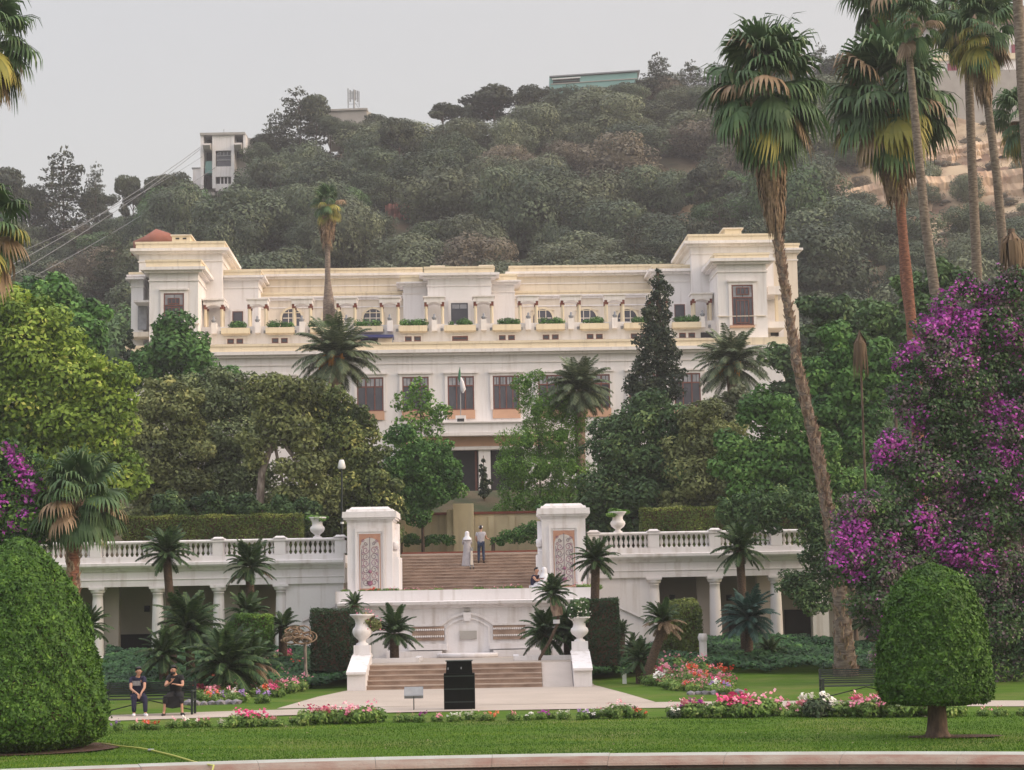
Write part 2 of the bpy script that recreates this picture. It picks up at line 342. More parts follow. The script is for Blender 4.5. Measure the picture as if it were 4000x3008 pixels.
def cloud(name, lobes, n, size, mats, seed=0, jitter=.4, core=.62, asp=.55, inner=.6, spread=.34, tintf=None, mi=None, ev=None, low=False, up=.35):
    """leafy crown: leaves over a set of ellipsoid lobes (cx,cy,cz,rx,ry,rz), with a leafy solid heart inside each lobe"""
    rg = np.random.default_rng(seed); lb = np.array(lobes, float); C, R = lb[:, :3], lb[:, 3:6]; CF = lb[:, 6] if lb.shape[1] > 6 else np.ones(len(lb))
    w = (R[:, 0] * R[:, 1] + R[:, 0] * R[:, 2] + R[:, 1] * R[:, 2]); w /= w.sum()
    m = int(n * 1.9); k = rg.choice(len(lb), m, p=w); D = unit(rg.normal(size=(m, 3)))
    P = C[k] + R[k] * D * (1 - spread * .6 + spread * rg.random((m, 1)))
    keep = np.ones(m, bool)
    for i in range(len(lb)):
        q = (((P - C[i]) / R[i]) ** 2).sum(1); keep &= ~((q < inner ** 2) & (k != i))
    P, D, k = P[keep][:n], D[keep][:n], k[keep][:n]; n = len(P)
    N = D / np.maximum(R[k], .01) * R[k].mean(1, keepdims=True) + rg.normal(size=(n, 3)) * jitter; N[:, 2] += up; N = unit(N)
    S = size * (.65 + .7 * rg.random(n))
    V = leaves(P, N, S, rg, asp)
    lobetint = rg.random(len(lb)) * .62
    t = np.clip(lobetint[k] + rg.random(n) * .42 - .02, 0, 1) if tintf is None else tintf(P, rg)
    ex = None
    if core > 0:
        iv, if_ = (ICO1V, ICO1F) if low else (ICOV, ICOF)
        vs, fs = [], []
        for i in np.nonzero(CF > .5)[0]:
            q = iv * R[i] * core * (1 + .10 * rg.normal(size=(len(iv), 1))) + C[i]
            fs.append(if_ + sum(len(a) for a in vs)); vs.append(q)
        ex = (np.concatenate(vs), np.concatenate(fs))
    if mi is not None: mi = mi(P, k, rg)
    return quadmesh(name, V, mats, t, mi, ex)
def lobes_round(seed, w, h, zc, n=14, fl=.75, r=(.26, .40)):
    rg = np.random.default_rng(seed); out = [(0, 0, zc, w * .36, w * .36, h * .37, 1)]
    for i in range(n):
        d = unit(rg.normal(size=(1, 3)))[0]; d[2] = d[2] * .9 + .1; q = rg.uniform(.60, .88)
        rr = rg.uniform(*r) * w * .5
        out.append((d[0] * q * w * .5, d[1] * q * w * .5, zc + d[2] * q * h * .5, rr * rg.uniform(.9, 1.3), rr, rr * fl, 0))
    return out

# ------------------------------------------------------------------ ground
def sst(a, b, x): t = np.clip((x - a) / (b - a), 0, 1); return t * t * (3 - 2 * t)
RIX = [-200, -90, -68, -60, -52, -40, -20, 0, 20, 40, 60, 80, 120, 250]
RIZ = [50, 60, 62.5, 62.5, 66, 71, 77, 78, 80, 81, 81, 81, 82, 80]
PCX, PCY, PA, PB = -0.5, 22.0, 22.6, 14.6               # pond ellipse
def hnoise(x, y):
    return (np.sin(x * .11 + 1.3) * np.cos(y * .09 + .4) * 1.6 + np.sin(x * .31 + y * .23) * .7 + np.sin(x * .05 - y * .07 + 2) * 2.0)
def H(x, y):
    x = np.asarray(x, float); y = np.asarray(y, float)
    h = .85 * sst(66, 77, y) + .012 * np.sin(x * 1.7) * np.sin(y * 1.3)
    h = np.where(y > 83.9, .85 + (4.93 - .85) * np.clip((y - 83.9) / .5, 0, 1), h)
    h = np.where(y > 101, 4.93 + 4.6 * sst(101, 116, y), h)
    ridge = np.interp(x, RIX, RIZ)
    s = np.clip((y - 158) / (300 - 158), 0, 1); ter_ = np.clip((x - 22) / 15, 0, 1) * np.clip((y - 170) / 20, 0, 1)
    hill = 9.53 + (ridge - 9.53) * (s * .85 + .15 * s * s) + hnoise(x, y) * np.clip(s * 6, 0, 1) * (1 - .5 * s)
    hill = hill + ter_ * 1.6 * (np.abs(((y + x * .35 + 3 * np.sin(x * .08)) / 13.0) % 1 - .5) * 4 - 1)
    h = np.where(y > 158, hill, h)
    h = np.where(y > 300, ridge + hnoise(x, 300) * .5 - (y - 300) * .06, h)
    r = ((x - PCX) / PA) ** 2 + ((y - PCY) / PB) ** 2
    h = np.where(r < 1.0, -1.2, h)
    return h
def Hz(x, y): return float(H(x, y))
def grid_mesh(name, xs, ys, mats, fn=H):
    X, Y = np.meshgrid(xs, ys); Z = fn(X, Y); V = np.stack([X, Y, Z], -1).reshape(-1, 3).astype(np.float32)
    nx, ny = len(xs), len(ys); i = np.arange(nx - 1); j = np.arange(ny - 1); I, J = np.meshgrid(i, j); a = (J * nx + I).ravel()
    F = np.stack([a, a + 1, a + nx + 1, a + nx], 1).astype(np.int32)
    me = bpy.data.meshes.new(name); me.vertices.add(len(V)); me.vertices.foreach_set('co', V.ravel())
    me.loops.add(F.size); me.loops.foreach_set('vertex_index', F.ravel()); me.polygons.add(len(F))
    me.polygons.foreach_set('loop_start', np.arange(len(F)) * 4); me.update(calc_edges=True)
    me.polygons.foreach_set('use_smooth', np.ones(len(F), bool))
    for m in (mats if isinstance(mats, (list, tuple)) else [mats]): me.materials.append(m)
    return me
def groundmat():
    m, n, l, b = nmat('ground_lawn_and_hill'); b.inputs['Roughness'].default_value = .95; b.inputs['Specular IOR Level'].default_value = .15
    g = n.new('ShaderNodeNewGeometry'); sp = n.new('ShaderNodeSeparateXYZ'); l.new(g.outputs['Position'], sp.inputs[0])
    def noise(s, d=6, v=None):
        q = n.new('ShaderNodeTexNoise'); q.inputs['Scale'].default_value = s; q.inputs['Detail'].default_value = d; l.new(v or g.outputs['Position'], q.inputs['Vector']); return q.outputs[0]
    def ramp(x, p0, c0, p1, c1):
        r = n.new('ShaderNodeValToRGB'); l.new(x, r.inputs[0]); r.color_ramp.elements[0].position = p0; r.color_ramp.elements[0].color = c0; r.color_ramp.elements[1].position = p1; r.color_ramp.elements[1].color = c1; return r.outputs[0]
    def mix(f, a, c):
        q = n.new('ShaderNodeMix'); q.data_type = 'RGBA'; l.new(f, q.inputs[0]); l.new(a, q.inputs[6]); l.new(c, q.inputs[7]); return q.outputs[2]
    mp = n.new('ShaderNodeMapping'); mp.inputs['Scale'].default_value = (.35, 1.6, 1); l.new(g.outputs['Position'], mp.inputs[0])
    lawn = ramp(noise(1.3, 7, mp.outputs[0]), .33, (.048, .110, .006, 1), .72, (.090, .155, .014, 1))
    lawn = mix(ramp(noise(.33, 4), .47, (0, 0, 0, 1), .70, (.8, .8, .8, 1)), lawn, ramp(noise(3), .3, (.15, .16, .04, 1), .7, (.10, .13, .03, 1)))
    hill = ramp(noise(.13, 5), .45, (.05, .056, .030, 1), .66, (.15, .10, .065, 1))
    bare = ramp(noise(.16, 12), .42, (.20, .13, .09, 1), .56, (.44, .34, .23, 1))
    bx = n.new('ShaderNodeMath'); bx.operation = 'MULTIPLY_ADD'; bx.inputs[1].default_value = .035; bx.inputs[2].default_value = -.75; l.new(sp.outputs['X'], bx.inputs[0])
    ad = n.new('ShaderNodeMath'); ad.operation = 'ADD'; l.new(bx.outputs[0], ad.inputs[0]); l.new(noise(.05, 4), ad.inputs[1])
    bf = ramp(ad.outputs[0], .45, (0, 0, 0, 1), .7, (1, 1, 1, 1))
    hill = mix(bf, hill, bare)
    yy = n.new('ShaderNodeMapRange'); yy.inputs[1].default_value = 84; yy.inputs[2].default_value = 88; l.new(sp.outputs['Y'], yy.inputs[0])
    soil = ramp(noise(.7), .4, (.05, .06, .03, 1), .6, (.10, .08, .05, 1))
    y2 = n.new('ShaderNodeMapRange'); y2.inputs[1].default_value = 150; y2.inputs[2].default_value = 160; l.new(sp.outputs['Y'], y2.inputs[0])
    col = mix(y2.outputs[0], mix(yy.outputs[0], lawn, soil), hill)
    l.new(col, b.inputs['Base Color'])
    bp = n.new('ShaderNodeBump'); bp.inputs['Strength'].default_value = .6; bp.inputs['Distance'].default_value = .05; l.new(noise(9, 8), bp.inputs['Height']); l.new(bp.outputs[0], b.inputs['Normal'])
    return m
xs = np.concatenate([np.arange(-1200, -200, 100), np.arange(-200, -40, 5), np.arange(-40, 40, .8), np.arange(40, 200, 5), np.arange(200, 1300, 100)])
ys = np.concatenate([np.arange(-300, -20, 40), np.arange(-20, 6, 2), np.arange(6, 60, .5), np.arange(60, 83, 1), [83.5, 83.9, 84.4, 85], np.arange(86, 120, 2), np.arange(120, 320, 3), np.arange(320, 600, 20), np.arange(600, 1500, 100)])
ground = place('ground', grid_mesh('ground', xs, ys, groundmat())); tag(ground, 'green lawn and the slopes rising to the wooded hill', kind='structure')

# pond water and kerb
def water_mat():
    m, n, l, b = nmat('pond_water'); b.inputs['Base Color'].default_value = (.03, .045, .03, 1); b.inputs['Roughness'].default_value = .08
    no = n.new('ShaderNodeTexNoise'); no.inputs['Scale'].default_value = 3; bp = n.new('ShaderNodeBump'); bp.inputs['Strength'].default_value = .15
    g = n.new('ShaderNodeNewGeometry'); l.new(g.outputs['Position'], no.inputs['Vector']); l.new(no.outputs[0], bp.inputs['Height']); l.new(bp.outputs[0], b.inputs['Normal']); return m
mb = MB(); nn = 96
mb.add([(PCX + (PA) * math.cos(2 * math.pi * k / nn), PCY + (PB) * math.sin(2 * math.pi * k / nn), -.135) for k in range(nn)], [tuple(range(nn))])
tag(mb.build('water', water_mat()), 'dark still pond water beyond the camera', kind='structure')
kerb = thing('pond_kerb', 'rounded pale stone kerb edging the pond below the lawn', 'kerb', (PCX, PCY + PB, 0))
KP = [(.15, -.2), (.15, .05), (.0, .075), (-.45, .055), (-.75, .01), (-.9, -.035), (-.95, -.075), (-.92, -.095), (-.86, -.10), (-.86, -.7)]   # offset outwards, z
rk = random.Random(4)
NS = 64
for k in range(NS):
    a0, a1 = 2 * math.pi * k / NS, 2 * math.pi * (k + 1) / NS - .0003
    sub = 4; mb = MB(); vs = []; dz = rk.uniform(-.006, .006)
    for i in range(sub + 1):
        a = a0 + (a1 - a0) * i / sub
        for o, z in KP: vs.append((PCX + (PA + o) * math.cos(a) - PCX, (PB + o) * math.sin(a) - PB, z + dz))
    m_ = len(KP)
    fs = [(i * m_ + j, i * m_ + j + 1, (i + 1) * m_ + j + 1, (i + 1) * m_ + j) for i in range(sub) for j in range(m_ - 1)]
    mb.add(vs, [f for f in fs if f[0] % m_ < 3]); mb.add(vs, [f for f in fs if f[0] % m_ >= 3], 1); mb.add(vs[:m_], [tuple(range(m_))]); mb.add(vs[-m_:], [tuple(range(m_))[::-1]])
    mb.build('kerb_stone', [M['kerb'], M['kerbside']], kerb)

# paths
def pathy(x, c): return c - 1.45 * (x / 10.0) ** 2
def strip_sheet(name, mat, f0, f1, x0, x1, z=.012, n=40, label=None):
    mb = MB(); vs = []
    for i in range(n + 1):
        x = x0 + (x1 - x0) * i / n; vs += [(x, f0(x), z), (x, f1(x), z)]
    mb.add(vs, [(2 * i, 2 * i + 2, 2 * i + 3, 2 * i + 1) for i in range(n)]); return tag(mb.build(name, mat), label, kind='structure')
strip_sheet('path', M['path'], lambda x: pathy(x, 52.1), lambda x: pathy(x, 54.9), -24, 24, .016, label='beige curved path beyond the flower border')
pl = [on_z(u, v, 0.02) for u, v in [(1080, 2768), (1240, 2722), (1372, 2694), (1378, 2680), (2310, 2664), (2322, 2676), (2440, 2707), (2560, 2742)]]
mb = MB(); mb.add([(p.x, p.y, .022) for p in pl], [tuple(range(len(pl)))][::-1]); 
tag(mb.build('plaza', M['path']), 'beige paved court in front of the lower steps', kind='structure')
# grass blades on the near lawn: nobody could count them
rg = np.random.default_rng(7)
n = 95000; P = np.stack([rg.uniform(-12.5, 12.5, n), 36.3 + 11.5 * rg.random(n) ** 1.25, np.zeros(n)], 1)
r_ = ((P[:, 0] - PCX) / (PA + .18)) ** 2 + ((P[:, 1] - PCY) / (PB + .18)) ** 2
P = P[(r_ > 1)]; n = len(P)
P[:, 2] = H(P[:, 0], P[:, 1]) - .004
hgt = rg.uniform(.018, .048, n); ang = rg.uniform(0, 6.28, n); wd = .011
tx = np.stack([np.cos(ang), np.sin(ang), 0 * ang], 1) * wd
tip = P + np.stack([rg.normal(0, .015, n), rg.normal(0, .015, n), hgt], 1)
V = np.stack([P - tx, P + tx, tip], 1)
tt = np.clip(.38 + .3 * np.sin(P[:, 0] * .9 + np.sin(P[:, 1] * 1.7)) * np.sin(P[:, 1] * 1.1 + 1) + .28 * np.sin(P[:, 1] * 3.1 + .25 * P[:, 0]) * np.sin(P[:, 0] * .35 + 1) + rg.normal(0, .2, n), 0, 1)
tag(place('lawn_grass', quadmesh('lawn_grass', V, L['grass'], tt, tri=True)), 'short mown grass of the lawn beside the pond kerb', 'grass', kind='stuff')

# ------------------------------------------------------------------ terrace, galleries, stairs
def part(mb, name, mat, parent, org):
    mb.v = [(a - org[0], b - org[1], c - org[2]) for a, b, c in mb.v]; return mb.build(name, mat, parent)
YG = 80.0
def X(u, v, y): return at(u, v, y).x
bal = MB(); bal.lathe([(.068, 0), (.068, .05), (.04, .07), (.035, .10), (.072, .17), (.085, .23), (.07, .30), (.038, .38), (.034, .42), (.055, .45), (.05, .47), (.068, .49), (.068, .54)], n=10)
BAL = bal.mesh('baluster', M['white'])
colm = MB(); colm.box(-.32, .32, -.32, .32, 2.86, 2.96); colm.lathe([(.27, 2.72), (.31, 2.79), (.31, 2.86)], n=20); colm.lathe([(.26, 0), (.255, .6), (.245, 1.4), (.22, 2.4), (.205, 2.62), (.23, 2.63), (.23, 2.67), (.205, 2.68), (.21, 2.73)], n=20); colm.lathe([(.30, -.02), (.30, .05), (.265, .10)], n=20)
COLM = colm.mesh('column', M['white'])
def gallery(name, label, xl, xr, peds, cols, solid, wallx, endright=False):
    org = (xl, YG, .8); t = thing(name, label, 'gallery', org)
    def bx(nm, mat, x0, x1, y0, y1, z0, z1): b = MB(); b.box(x0, x1, y0, y1, z0, z1); return part(b, nm, mat, t, org)
    bx('floor_slab', M['ramp'], xl, xr, YG - .5, YG + 3.4, .55, .80)
    b = MB(); b.extrude_x([(YG - .25, 3.76), (YG - .25, 4.02), (YG - .28, 4.03), (YG - .28, 4.06), (YG - .22, 4.07), (YG - .22, 4.36), (YG - .30, 4.40), (YG - .34, 4.46), (YG - .50, 4.55), (YG - .56, 4.62), (YG - .56, 4.73), (YG - .38, 4.76), (YG - .38, 4.94), (YG + 3.6, 4.94), (YG + 3.6, 4.6), (YG + .25, 4.6), (YG + .25, 3.76)], xl, xr)
    part(b, 'entablature', M['white'], t, org)
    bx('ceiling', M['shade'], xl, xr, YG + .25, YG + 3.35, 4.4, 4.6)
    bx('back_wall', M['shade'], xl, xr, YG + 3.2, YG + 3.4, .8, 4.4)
    bx('inner_beam', M['white'], xl, xr, YG + 1.2, YG + 1.5, 3.80, 4.4)
    for s in solid: bx('front_wall', M['white'], s[0], s[1], YG - .12, YG + .22, .8, 3.76); bx('wall_panel', M['white'], s[0] + .35, s[1] - .35, YG - .145, YG - .122, 1.2, 3.5)
    bx('base_course', M['white'], xl, xr, YG - .34, YG + .22, 4.942, 5.0)
    rails = MB(); rails.extrude_x([(YG - .36, 5.53), (YG - .40, 5.56), (YG - .40, 5.61), (YG - .34, 5.65), (YG + .10, 5.65), (YG + .16, 5.61), (YG + .16, 5.56), (YG + .12, 5.53)], xl, xr); part(rails, 'hand_rail', M['white'], t, org)
    for p in peds:
        bx('pedestal', M['white'], p - .23, p + .23, YG - .35, YG + .12, 5.0, 5.528)
        b = MB(); b.box(p - .27, p + .27, YG - .42, YG + .18, 5.65, 5.69); b.box(p - .23, p + .23, YG - .38, YG + .14, 5.69, 5.76, tx=.08, ty=.08); part(b, 'pedestal_cap', M['white'], t, org)
    ps = sorted(peds)
    spans = [(a + .23, b_ - .23) for a, b_ in zip(ps, ps[1:])]
    if ps[0] > xl + 1: spans.append((xl + .0, ps[0] - .23))
    if xr > ps[-1] + .6: spans.append((ps[-1] + .23, xr - .05))
    for a, b_ in spans:
        k = max(1, int(round((b_ - a) / .212)))
        for i in range(k):
            place('baluster', BAL, t, (a + (i + .5) * (b_ - a) / k - org[0], YG - .12 - org[1], 4.995 - org[2]))
    for c in cols: place('column', COLM, t, (c - org[0], YG - org[1], .8 - org[2]))
    for c in cols:
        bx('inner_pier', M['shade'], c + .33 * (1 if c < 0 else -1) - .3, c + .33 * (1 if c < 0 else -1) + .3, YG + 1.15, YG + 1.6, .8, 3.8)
    return t, org, bx
XA = lambda u: X(u, 2100, YG)
XB = lambda u: X(u, 2400, YG)
gl, go, gbx = gallery('left_gallery', 'white columned gallery under the balustrade, left of the staircase', XA(-330), XA(1345), [XA(u) for u in (142, 380, 618, 856, 1096, 1331)], [XB(u) for u in (-100, 145, 382, 617, 855, 1099)], [(XB(1118), XB(1342))], None)
gr, gro, grbx = gallery('right_gallery', 'white columned gallery under the balustrade, right of the staircase', XA(2296), XA(3160), [XA(u) for u in (2318, 2551, 2790, 3029)], [XB(u) for u in (2557, 2795, 3033)], [(XB(2298), XB(2545))], None)
for bx_, us, vv in ((gbx, (575, 800, 345, 1000), 2378), (grbx, (2626, 2848, 2960), 2335)):
    for u in us:
        p = at(u, vv, YG + 3.2)
        bx_('wall_vent', M['dark'], p.x - .12, p.x + .12, YG + 3.14, YG + 3.2, p.z - .13, p.z + .13)
bx_ = gbx
for (u0, u1, bx_) in ((455, 590, gbx), (690, 810, gbx), (930, 1050, gbx), (2640, 2760, grbx), (2850, 2970, grbx), (3068, 3180, grbx)):
    x0, x1 = X(u0, 2500, YG + 3.1), X(u1, 2500, YG + 3.1)
    bx_('dark_opening', M['dark'], x0, x1, YG + 3.12, YG + 3.19, .8, 1.75 if bx_ is gbx else 2.3)
# right end pier behind the leaning palm
b = thing('garden_pavilion', 'white setback bay with piers behind the leaning palm trunk', 'pavilion', (XA(3165), YG + 1.5, .8)); oo = (XA(3165), YG + 1.5, .8)
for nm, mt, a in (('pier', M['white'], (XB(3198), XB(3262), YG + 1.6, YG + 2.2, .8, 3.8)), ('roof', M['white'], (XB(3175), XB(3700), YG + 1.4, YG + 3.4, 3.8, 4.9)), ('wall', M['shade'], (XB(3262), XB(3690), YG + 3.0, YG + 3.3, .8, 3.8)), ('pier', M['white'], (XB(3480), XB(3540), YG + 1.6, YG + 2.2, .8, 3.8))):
    q = MB(); q.box(*a); part(q, nm, mt, b, oo)

# portal pillars with tile panels and stair scrolls
def pillar(name, label, u0, u1, side):
    y0, y1 = 77.6, 80.0
    x0, x1 = X(u0, 2200, y0), X(u1, 2200, y0); xc = (x0 + x1) / 2; w = (x1 - x0) / 2
    org = (xc, y0, 3.3); t = thing(name, label, 'pillar', org)
    q = MB(); q.box(xc - w, xc + w, y0, y1, 3.0, 6.2); part(q, 'shaft', M['white'], t, org)
    q = MB(); q.box(xc - w - .04, xc + w + .04, y0 - .04, y1 + .04, 6.2, 6.28); q.box(xc - w - .13, xc + w + .13, y0 - .13, y1 + .1, 6.28, 6.36); q.box(xc - w - .19, xc + w + .19, y0 - .19, y1 + .15, 6.36, 6.60, tx=.015, ty=.015)
    q.box(xc - w - .05, xc + w + .05, y0 - .05, y1, 6.60, 6.70, tx=.04, ty=.04); q.box(xc - w + .06, xc + w - .06, y0 + .06, y1 - .1, 6.70, 6.80, tx=.12, ty=.12); part(q, 'capstone', M['white'], t, org)
    # raised frame round the panel
    pw, zb, zt = .43, 3.42, 5.70
    q = MB(); q.box(xc - .60, xc + .60, y0 - .06, y0 - .003, zt + .08, zt + .22); q.box(xc - .60, xc - .52, y0 - .06, y0 - .003, 3.2, zt + .08); q.box(xc + .52, xc + .60, y0 - .06, y0 - .003, 3.2, zt + .08); q.box(xc - .51, xc + .51, y0 - .035, y0 - .003, zt + .0, zt + .07)
    part(q, 'panel_frame', M['white'], t, org)
    q = MB(); q.box(xc - pw, xc + pw, y0 - .03, y0 - .003, zb, zt); pan = part(q, 'tile_panel', M['salmon'], t, org)
    # arched cream field
    aw = .395; za = zt - .62; pts = [(xc - aw, zb + .08), (xc + aw, zb + .08)]
    for i in range(13):
        th = math.pi * i / 12; pts.append((xc + aw * math.cos(th) * (1 if 0 < i < 12 else 1), za + .46 * math.sin(th) ** .8))
    q = MB(); q.prism(pts, y0 - .042, y0 - .031); part(q, 'arched_tile_field', M['tilewhite'], pan, org)
    # vine scrolls
    rr = random.Random(3); q = MB()
    def curl(cx, cz, r, turn, s, mi):
        pp = []
        for i in range(15):
            th = s * (i / 14 * turn * 2 * math.pi) + rr.random() * .05; ra = r * (1 - .72 * i / 14)
            pp.append((cx + ra * math.cos(th), y0 - .045, cz + ra * math.sin(th) * 1.1))
        q.tube(pp, .012, 4, mi, sm=False)
    q.tube([(xc, y0 - .045, zb + .2 + i * .14) for i in range(15)], .012, 4, 0)
    for i in range(7):
        zc = zb + .32 + i * .26; r = .135 if i < 6 else .08
        for s in (-1, 1): curl(xc + s * .17, zc, r, 1.3, s, i % 2); curl(xc + s * .28, zc + .12, .06, 1, -s, 1)
    q.lathe([(.01, -.11), (.10, -.05), (.12, .0), (.08, .06), (.13, .10)], (xc, y0 - .035, zb + .28), 10, 1)
    q.lathe([(.01, -.07), (.08, -.03), (.08, .03), (.01, .08)], (xc, y0 - .035, zb + .75), 10, 1)
    part(q, 'vine_tracery', [M['tileblue'], M['tileviolet']], pan, org)
    q = MB()
    for s in (-1, 1): q.box(xc + s * .335 - .012, xc + s * .335 + .012, y0 - .047, y0 - .040, zb + .08, za)
    part(q, 'tile_border', M['tileblue'], pan, org)
    # stepped scroll buttress towards the stairs
    xi = xc + side * w
    q = MB(); prof = [(y0 + .3, 3.0), (y0 + .3, 4.9), (y0 + .45, 5.05), (y0 + .42, 5.35), (y0 + .7, 5.55), (y0 + 1.2, 5.95), (y0 + 1.5, 6.15), (y0 + 2.4, 6.15), (y0 + 2.4, 3.0)]
    q.extrude_x([(a, b_) for a, b_ in prof], xi, xi + side * .16)
    part(q, 'scroll_buttress', M['white'], t, org)
    q = MB(); q.lathe([(.10, -.12), (.16, -.1), (.16, .1), (.10, .12)], (0, 0, 0), 14)
    q.v = [(xi + side * (.12 + z_) , y0 + .42 + yy_, 5.22 + xx_) for xx_, yy_, z_ in q.v]; part(q, 'volute', M['white'], t, org)
    q = MB(); q.box(xi + side * .0, xi + side * .24, y0 + .1, y0 + 2.4, 3.0, 4.75, tx=.0); part(q, 'stair_cheek', M['white'], t, org)
    return t
pillar('portal_pillar', 'square white pillar with arabesque tile panel at the staircase, lamp post behind it', 1357, 1534, 1)
pillar('portal_pillar', 'square white pillar with arabesque tile panel, seated couple at its foot', 2119, 2290, -1)
# upper flight
sx0, sx1 = X(1545, 2200, 80), X(2115, 2200, 80)
so = ((sx0 + sx1) / 2, 80.0, 3.3); st = thing('upper_staircase', 'broad flight of worn brown stone steps between the tiled pillars', 'staircase', so)
NST = 12
for i in range(NST):
    z0 = 3.3 + i * .1375; y0 = 80.0 + i * .36
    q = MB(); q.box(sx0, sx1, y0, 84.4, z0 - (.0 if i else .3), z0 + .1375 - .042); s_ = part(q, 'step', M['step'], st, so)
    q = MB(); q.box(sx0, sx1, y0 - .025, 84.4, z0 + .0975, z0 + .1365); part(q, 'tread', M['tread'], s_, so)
q = MB(); q.box(sx0 - .1, sx1 + .1, 84.42, 86.2, 4.7, 5.02); part(q, 'landing', M['path'], st, so)
q = MB(); q.box(sx0 - .1, sx1 + .1, 86.2, 86.4, 4.8, 5.14); part(q, 'landing_edge', M['redtrim'], st, so)
# side retaining blocks beneath the pillars, planter and fountain wall
px0, px1 = X(1310, 2320, 74.5), X(2342, 2320, 74.5)
fo = ((px0 + px1) / 2, 73.8, .8); fw = thing('fountain_wall', 'long white wall with arched niche and plaque below the planter', 'wall', fo)
def fb(nm, mat, *a, p=None, **k): q = MB(); q.box(*a, **k); return part(q, nm, mat, p or fw, fo)
fb('planter_parapet', M['white'], px0, px1, 74.5, 74.8, 2.9, 3.38)
fb('planter_back', M['white'], px0, px1, 75.6, 80.0, 2.5, 3.29)
fb('planter_end', M['white'], px0, px0 + .25, 74.8, 75.6, 2.9, 3.375); fb('planter_end', M['white'], px1 - .25, px1, 74.8, 75.6, 2.9, 3.375)
fb('planter_soil', M['soil'], px0 + .25, px1 - .25, 74.8, 75.6, 2.7, 3.3)
wx0, wx1 = X(1330, 2450, 74), X(2320, 2450, 74)
fb('wall_body', M['white'], wx0, wx1, 74.0, 80.0, .6, 2.79)
q = MB(); q.extrude_x([(74.0, 2.66), (73.9, 2.70), (73.86, 2.76), (73.72, 2.82), (73.70, 2.93), (74.5, 2.96), (74.5, 2.66)], wx0 - .1, wx1 + .1); part(q, 'coping', M['white'], fw, fo)
X74 = lambda u: X(u, 2450, 74)
Z74 = lambda v: at(1825, v, 74).z
xc = X74(1826)
def trim(mb, pts, w, y0, y1):
    """one continuous moulding of width w along pts (x, z)"""
    P_ = [Vector(p) for p in pts]; up_, dn_ = [], []
    for i, p in enumerate(P_):
        t = (P_[min(i + 1, len(P_) - 1)] - P_[max(i - 1, 0)]).normalized(); nrm = Vector((-t.y, t.x)) * w / 2; up_.append(p + nrm); dn_.append(p - nrm)
    n_ = len(P_); vs = [(q.x, y0, q.y) for q in up_] + [(q.x, y0, q.y) for q in dn_] + [(q.x, y1, q.y) for q in up_] + [(q.x, y1, q.y) for q in dn_]
    fs = []
    for i in range(n_ - 1): fs += [(i, i + 1, n_ + i + 1, n_ + i), (i, i + 1, 2 * n_ + i + 1, 2 * n_ + i), (n_ + i, n_ + i + 1, 3 * n_ + i + 1, 3 * n_ + i)]
    fs += [(0, n_, 3 * n_, 2 * n_), (n_ - 1, 2 * n_ - 1, 4 * n_ - 1, 3 * n_ - 1)]
    mb.add(vs, fs)
def archpts(hw, zs, rise, n=14): return [(xc + hw * (2 * i / n - 1), zs + rise * (1 - (2 * i / n - 1) ** 2)) for i in range(n + 1)]
q = MB(); zs = Z74(2440)
trim(q, [(xc - 3.1, zs)] + archpts(1.0, zs, .42) + [(xc + 3.1, zs)], .08, 73.93, 73.998); part(q, 'string_moulding', M['white'], fw, fo)
q = MB(); trim(q, [(xc - .82, Z74(2560))] + archpts(.82, Z74(2450), .34) + [(xc + .82, Z74(2560))], .06, 73.95, 73.9985); part(q, 'niche_moulding', M['white'], fw, fo)
q = MB(); q.prism([(xc - .12, Z74(2425)), (xc + .12, Z74(2425)), (xc + .17, Z74(2392)), (xc - .17, Z74(2392))], 73.86, 73.997); part(q, 'keystone', M['white'], fw, fo)
fb('keystone_vent', M['concrete'], xc - .12, xc + .12, 73.90, 73.9975, Z74(2388), Z74(2378))
fb('plaque', M['concrete'], X74(1796), X74(1862), 73.94, 73.997, Z74(2497), Z74(2464))
for s, (ua, ub) in ((-1, (1610, 1735)), (1, (1925, 2052))):
    g = fb('relief_panel', M['step'], X74(ua), X74(ub), 73.95, 73.996, Z74(2500), Z74(2445))
    for v_ in (2458, 2484):
        q = MB(); k = 16
        for i in range(k):
            cx = X74(ua) + (i + .5) / k * (X74(ub) - X74(ua)); q.lathe([(.01, -.045), (.036, -.02), (.036, .02), (.01, .045)], (cx, 73.945, Z74(v_)), 7)
        part(q, 'beading', M['white'], g, fo)
    fb('low_ledge', M['white'], X74(ua) - .12, X74(ub) + .12, 73.75, 73.996, Z74(2536), Z74(2514))
    fb('plinth', M['white'], xc + s * 3.1, xc + s * .98, 73.6, 73.996, .7, Z74(2540))
q = MB(); q.lathe([(1.15, 0), (1.2, .05), (1.2, .16), (1.1, .18)], (xc, 73.9, .78), 24); part(q, 'basin', M['white'], fw, fo)
# platform with planters
ox = X(1825, 2600, 67); po = (ox, 67, 0); pf = thing('lower_steps', 'five brown stone steps with side ramp in front of the fountain wall', 'steps', po)
def pb(nm, mat, *a, p=None, **k): q = MB(); q.box(*a, **k); return part(q, nm, mat, p or pf, po)
lx0, lx1 = X(1418, 2640, 65), X(2118, 2640, 65); rx1 = X(2238, 2640, 65)
for i in range(5):
    z0 = i * .16; y0 = 65.0 + i * .36
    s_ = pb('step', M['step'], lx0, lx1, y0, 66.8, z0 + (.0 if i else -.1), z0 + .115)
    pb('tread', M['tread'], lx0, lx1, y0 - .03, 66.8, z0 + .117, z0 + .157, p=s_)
pb('platform', M['path'], lx0 - .3, rx1 + .25, 66.82, 74.0, .3, .80)
q = MB(); q.extrude_x([(65.0, -.05), (65.0, .02), (66.82, .79), (66.82, -.05)], lx1 + .01, rx1); part(q, 'ramp', M['ramp'], pf, po)
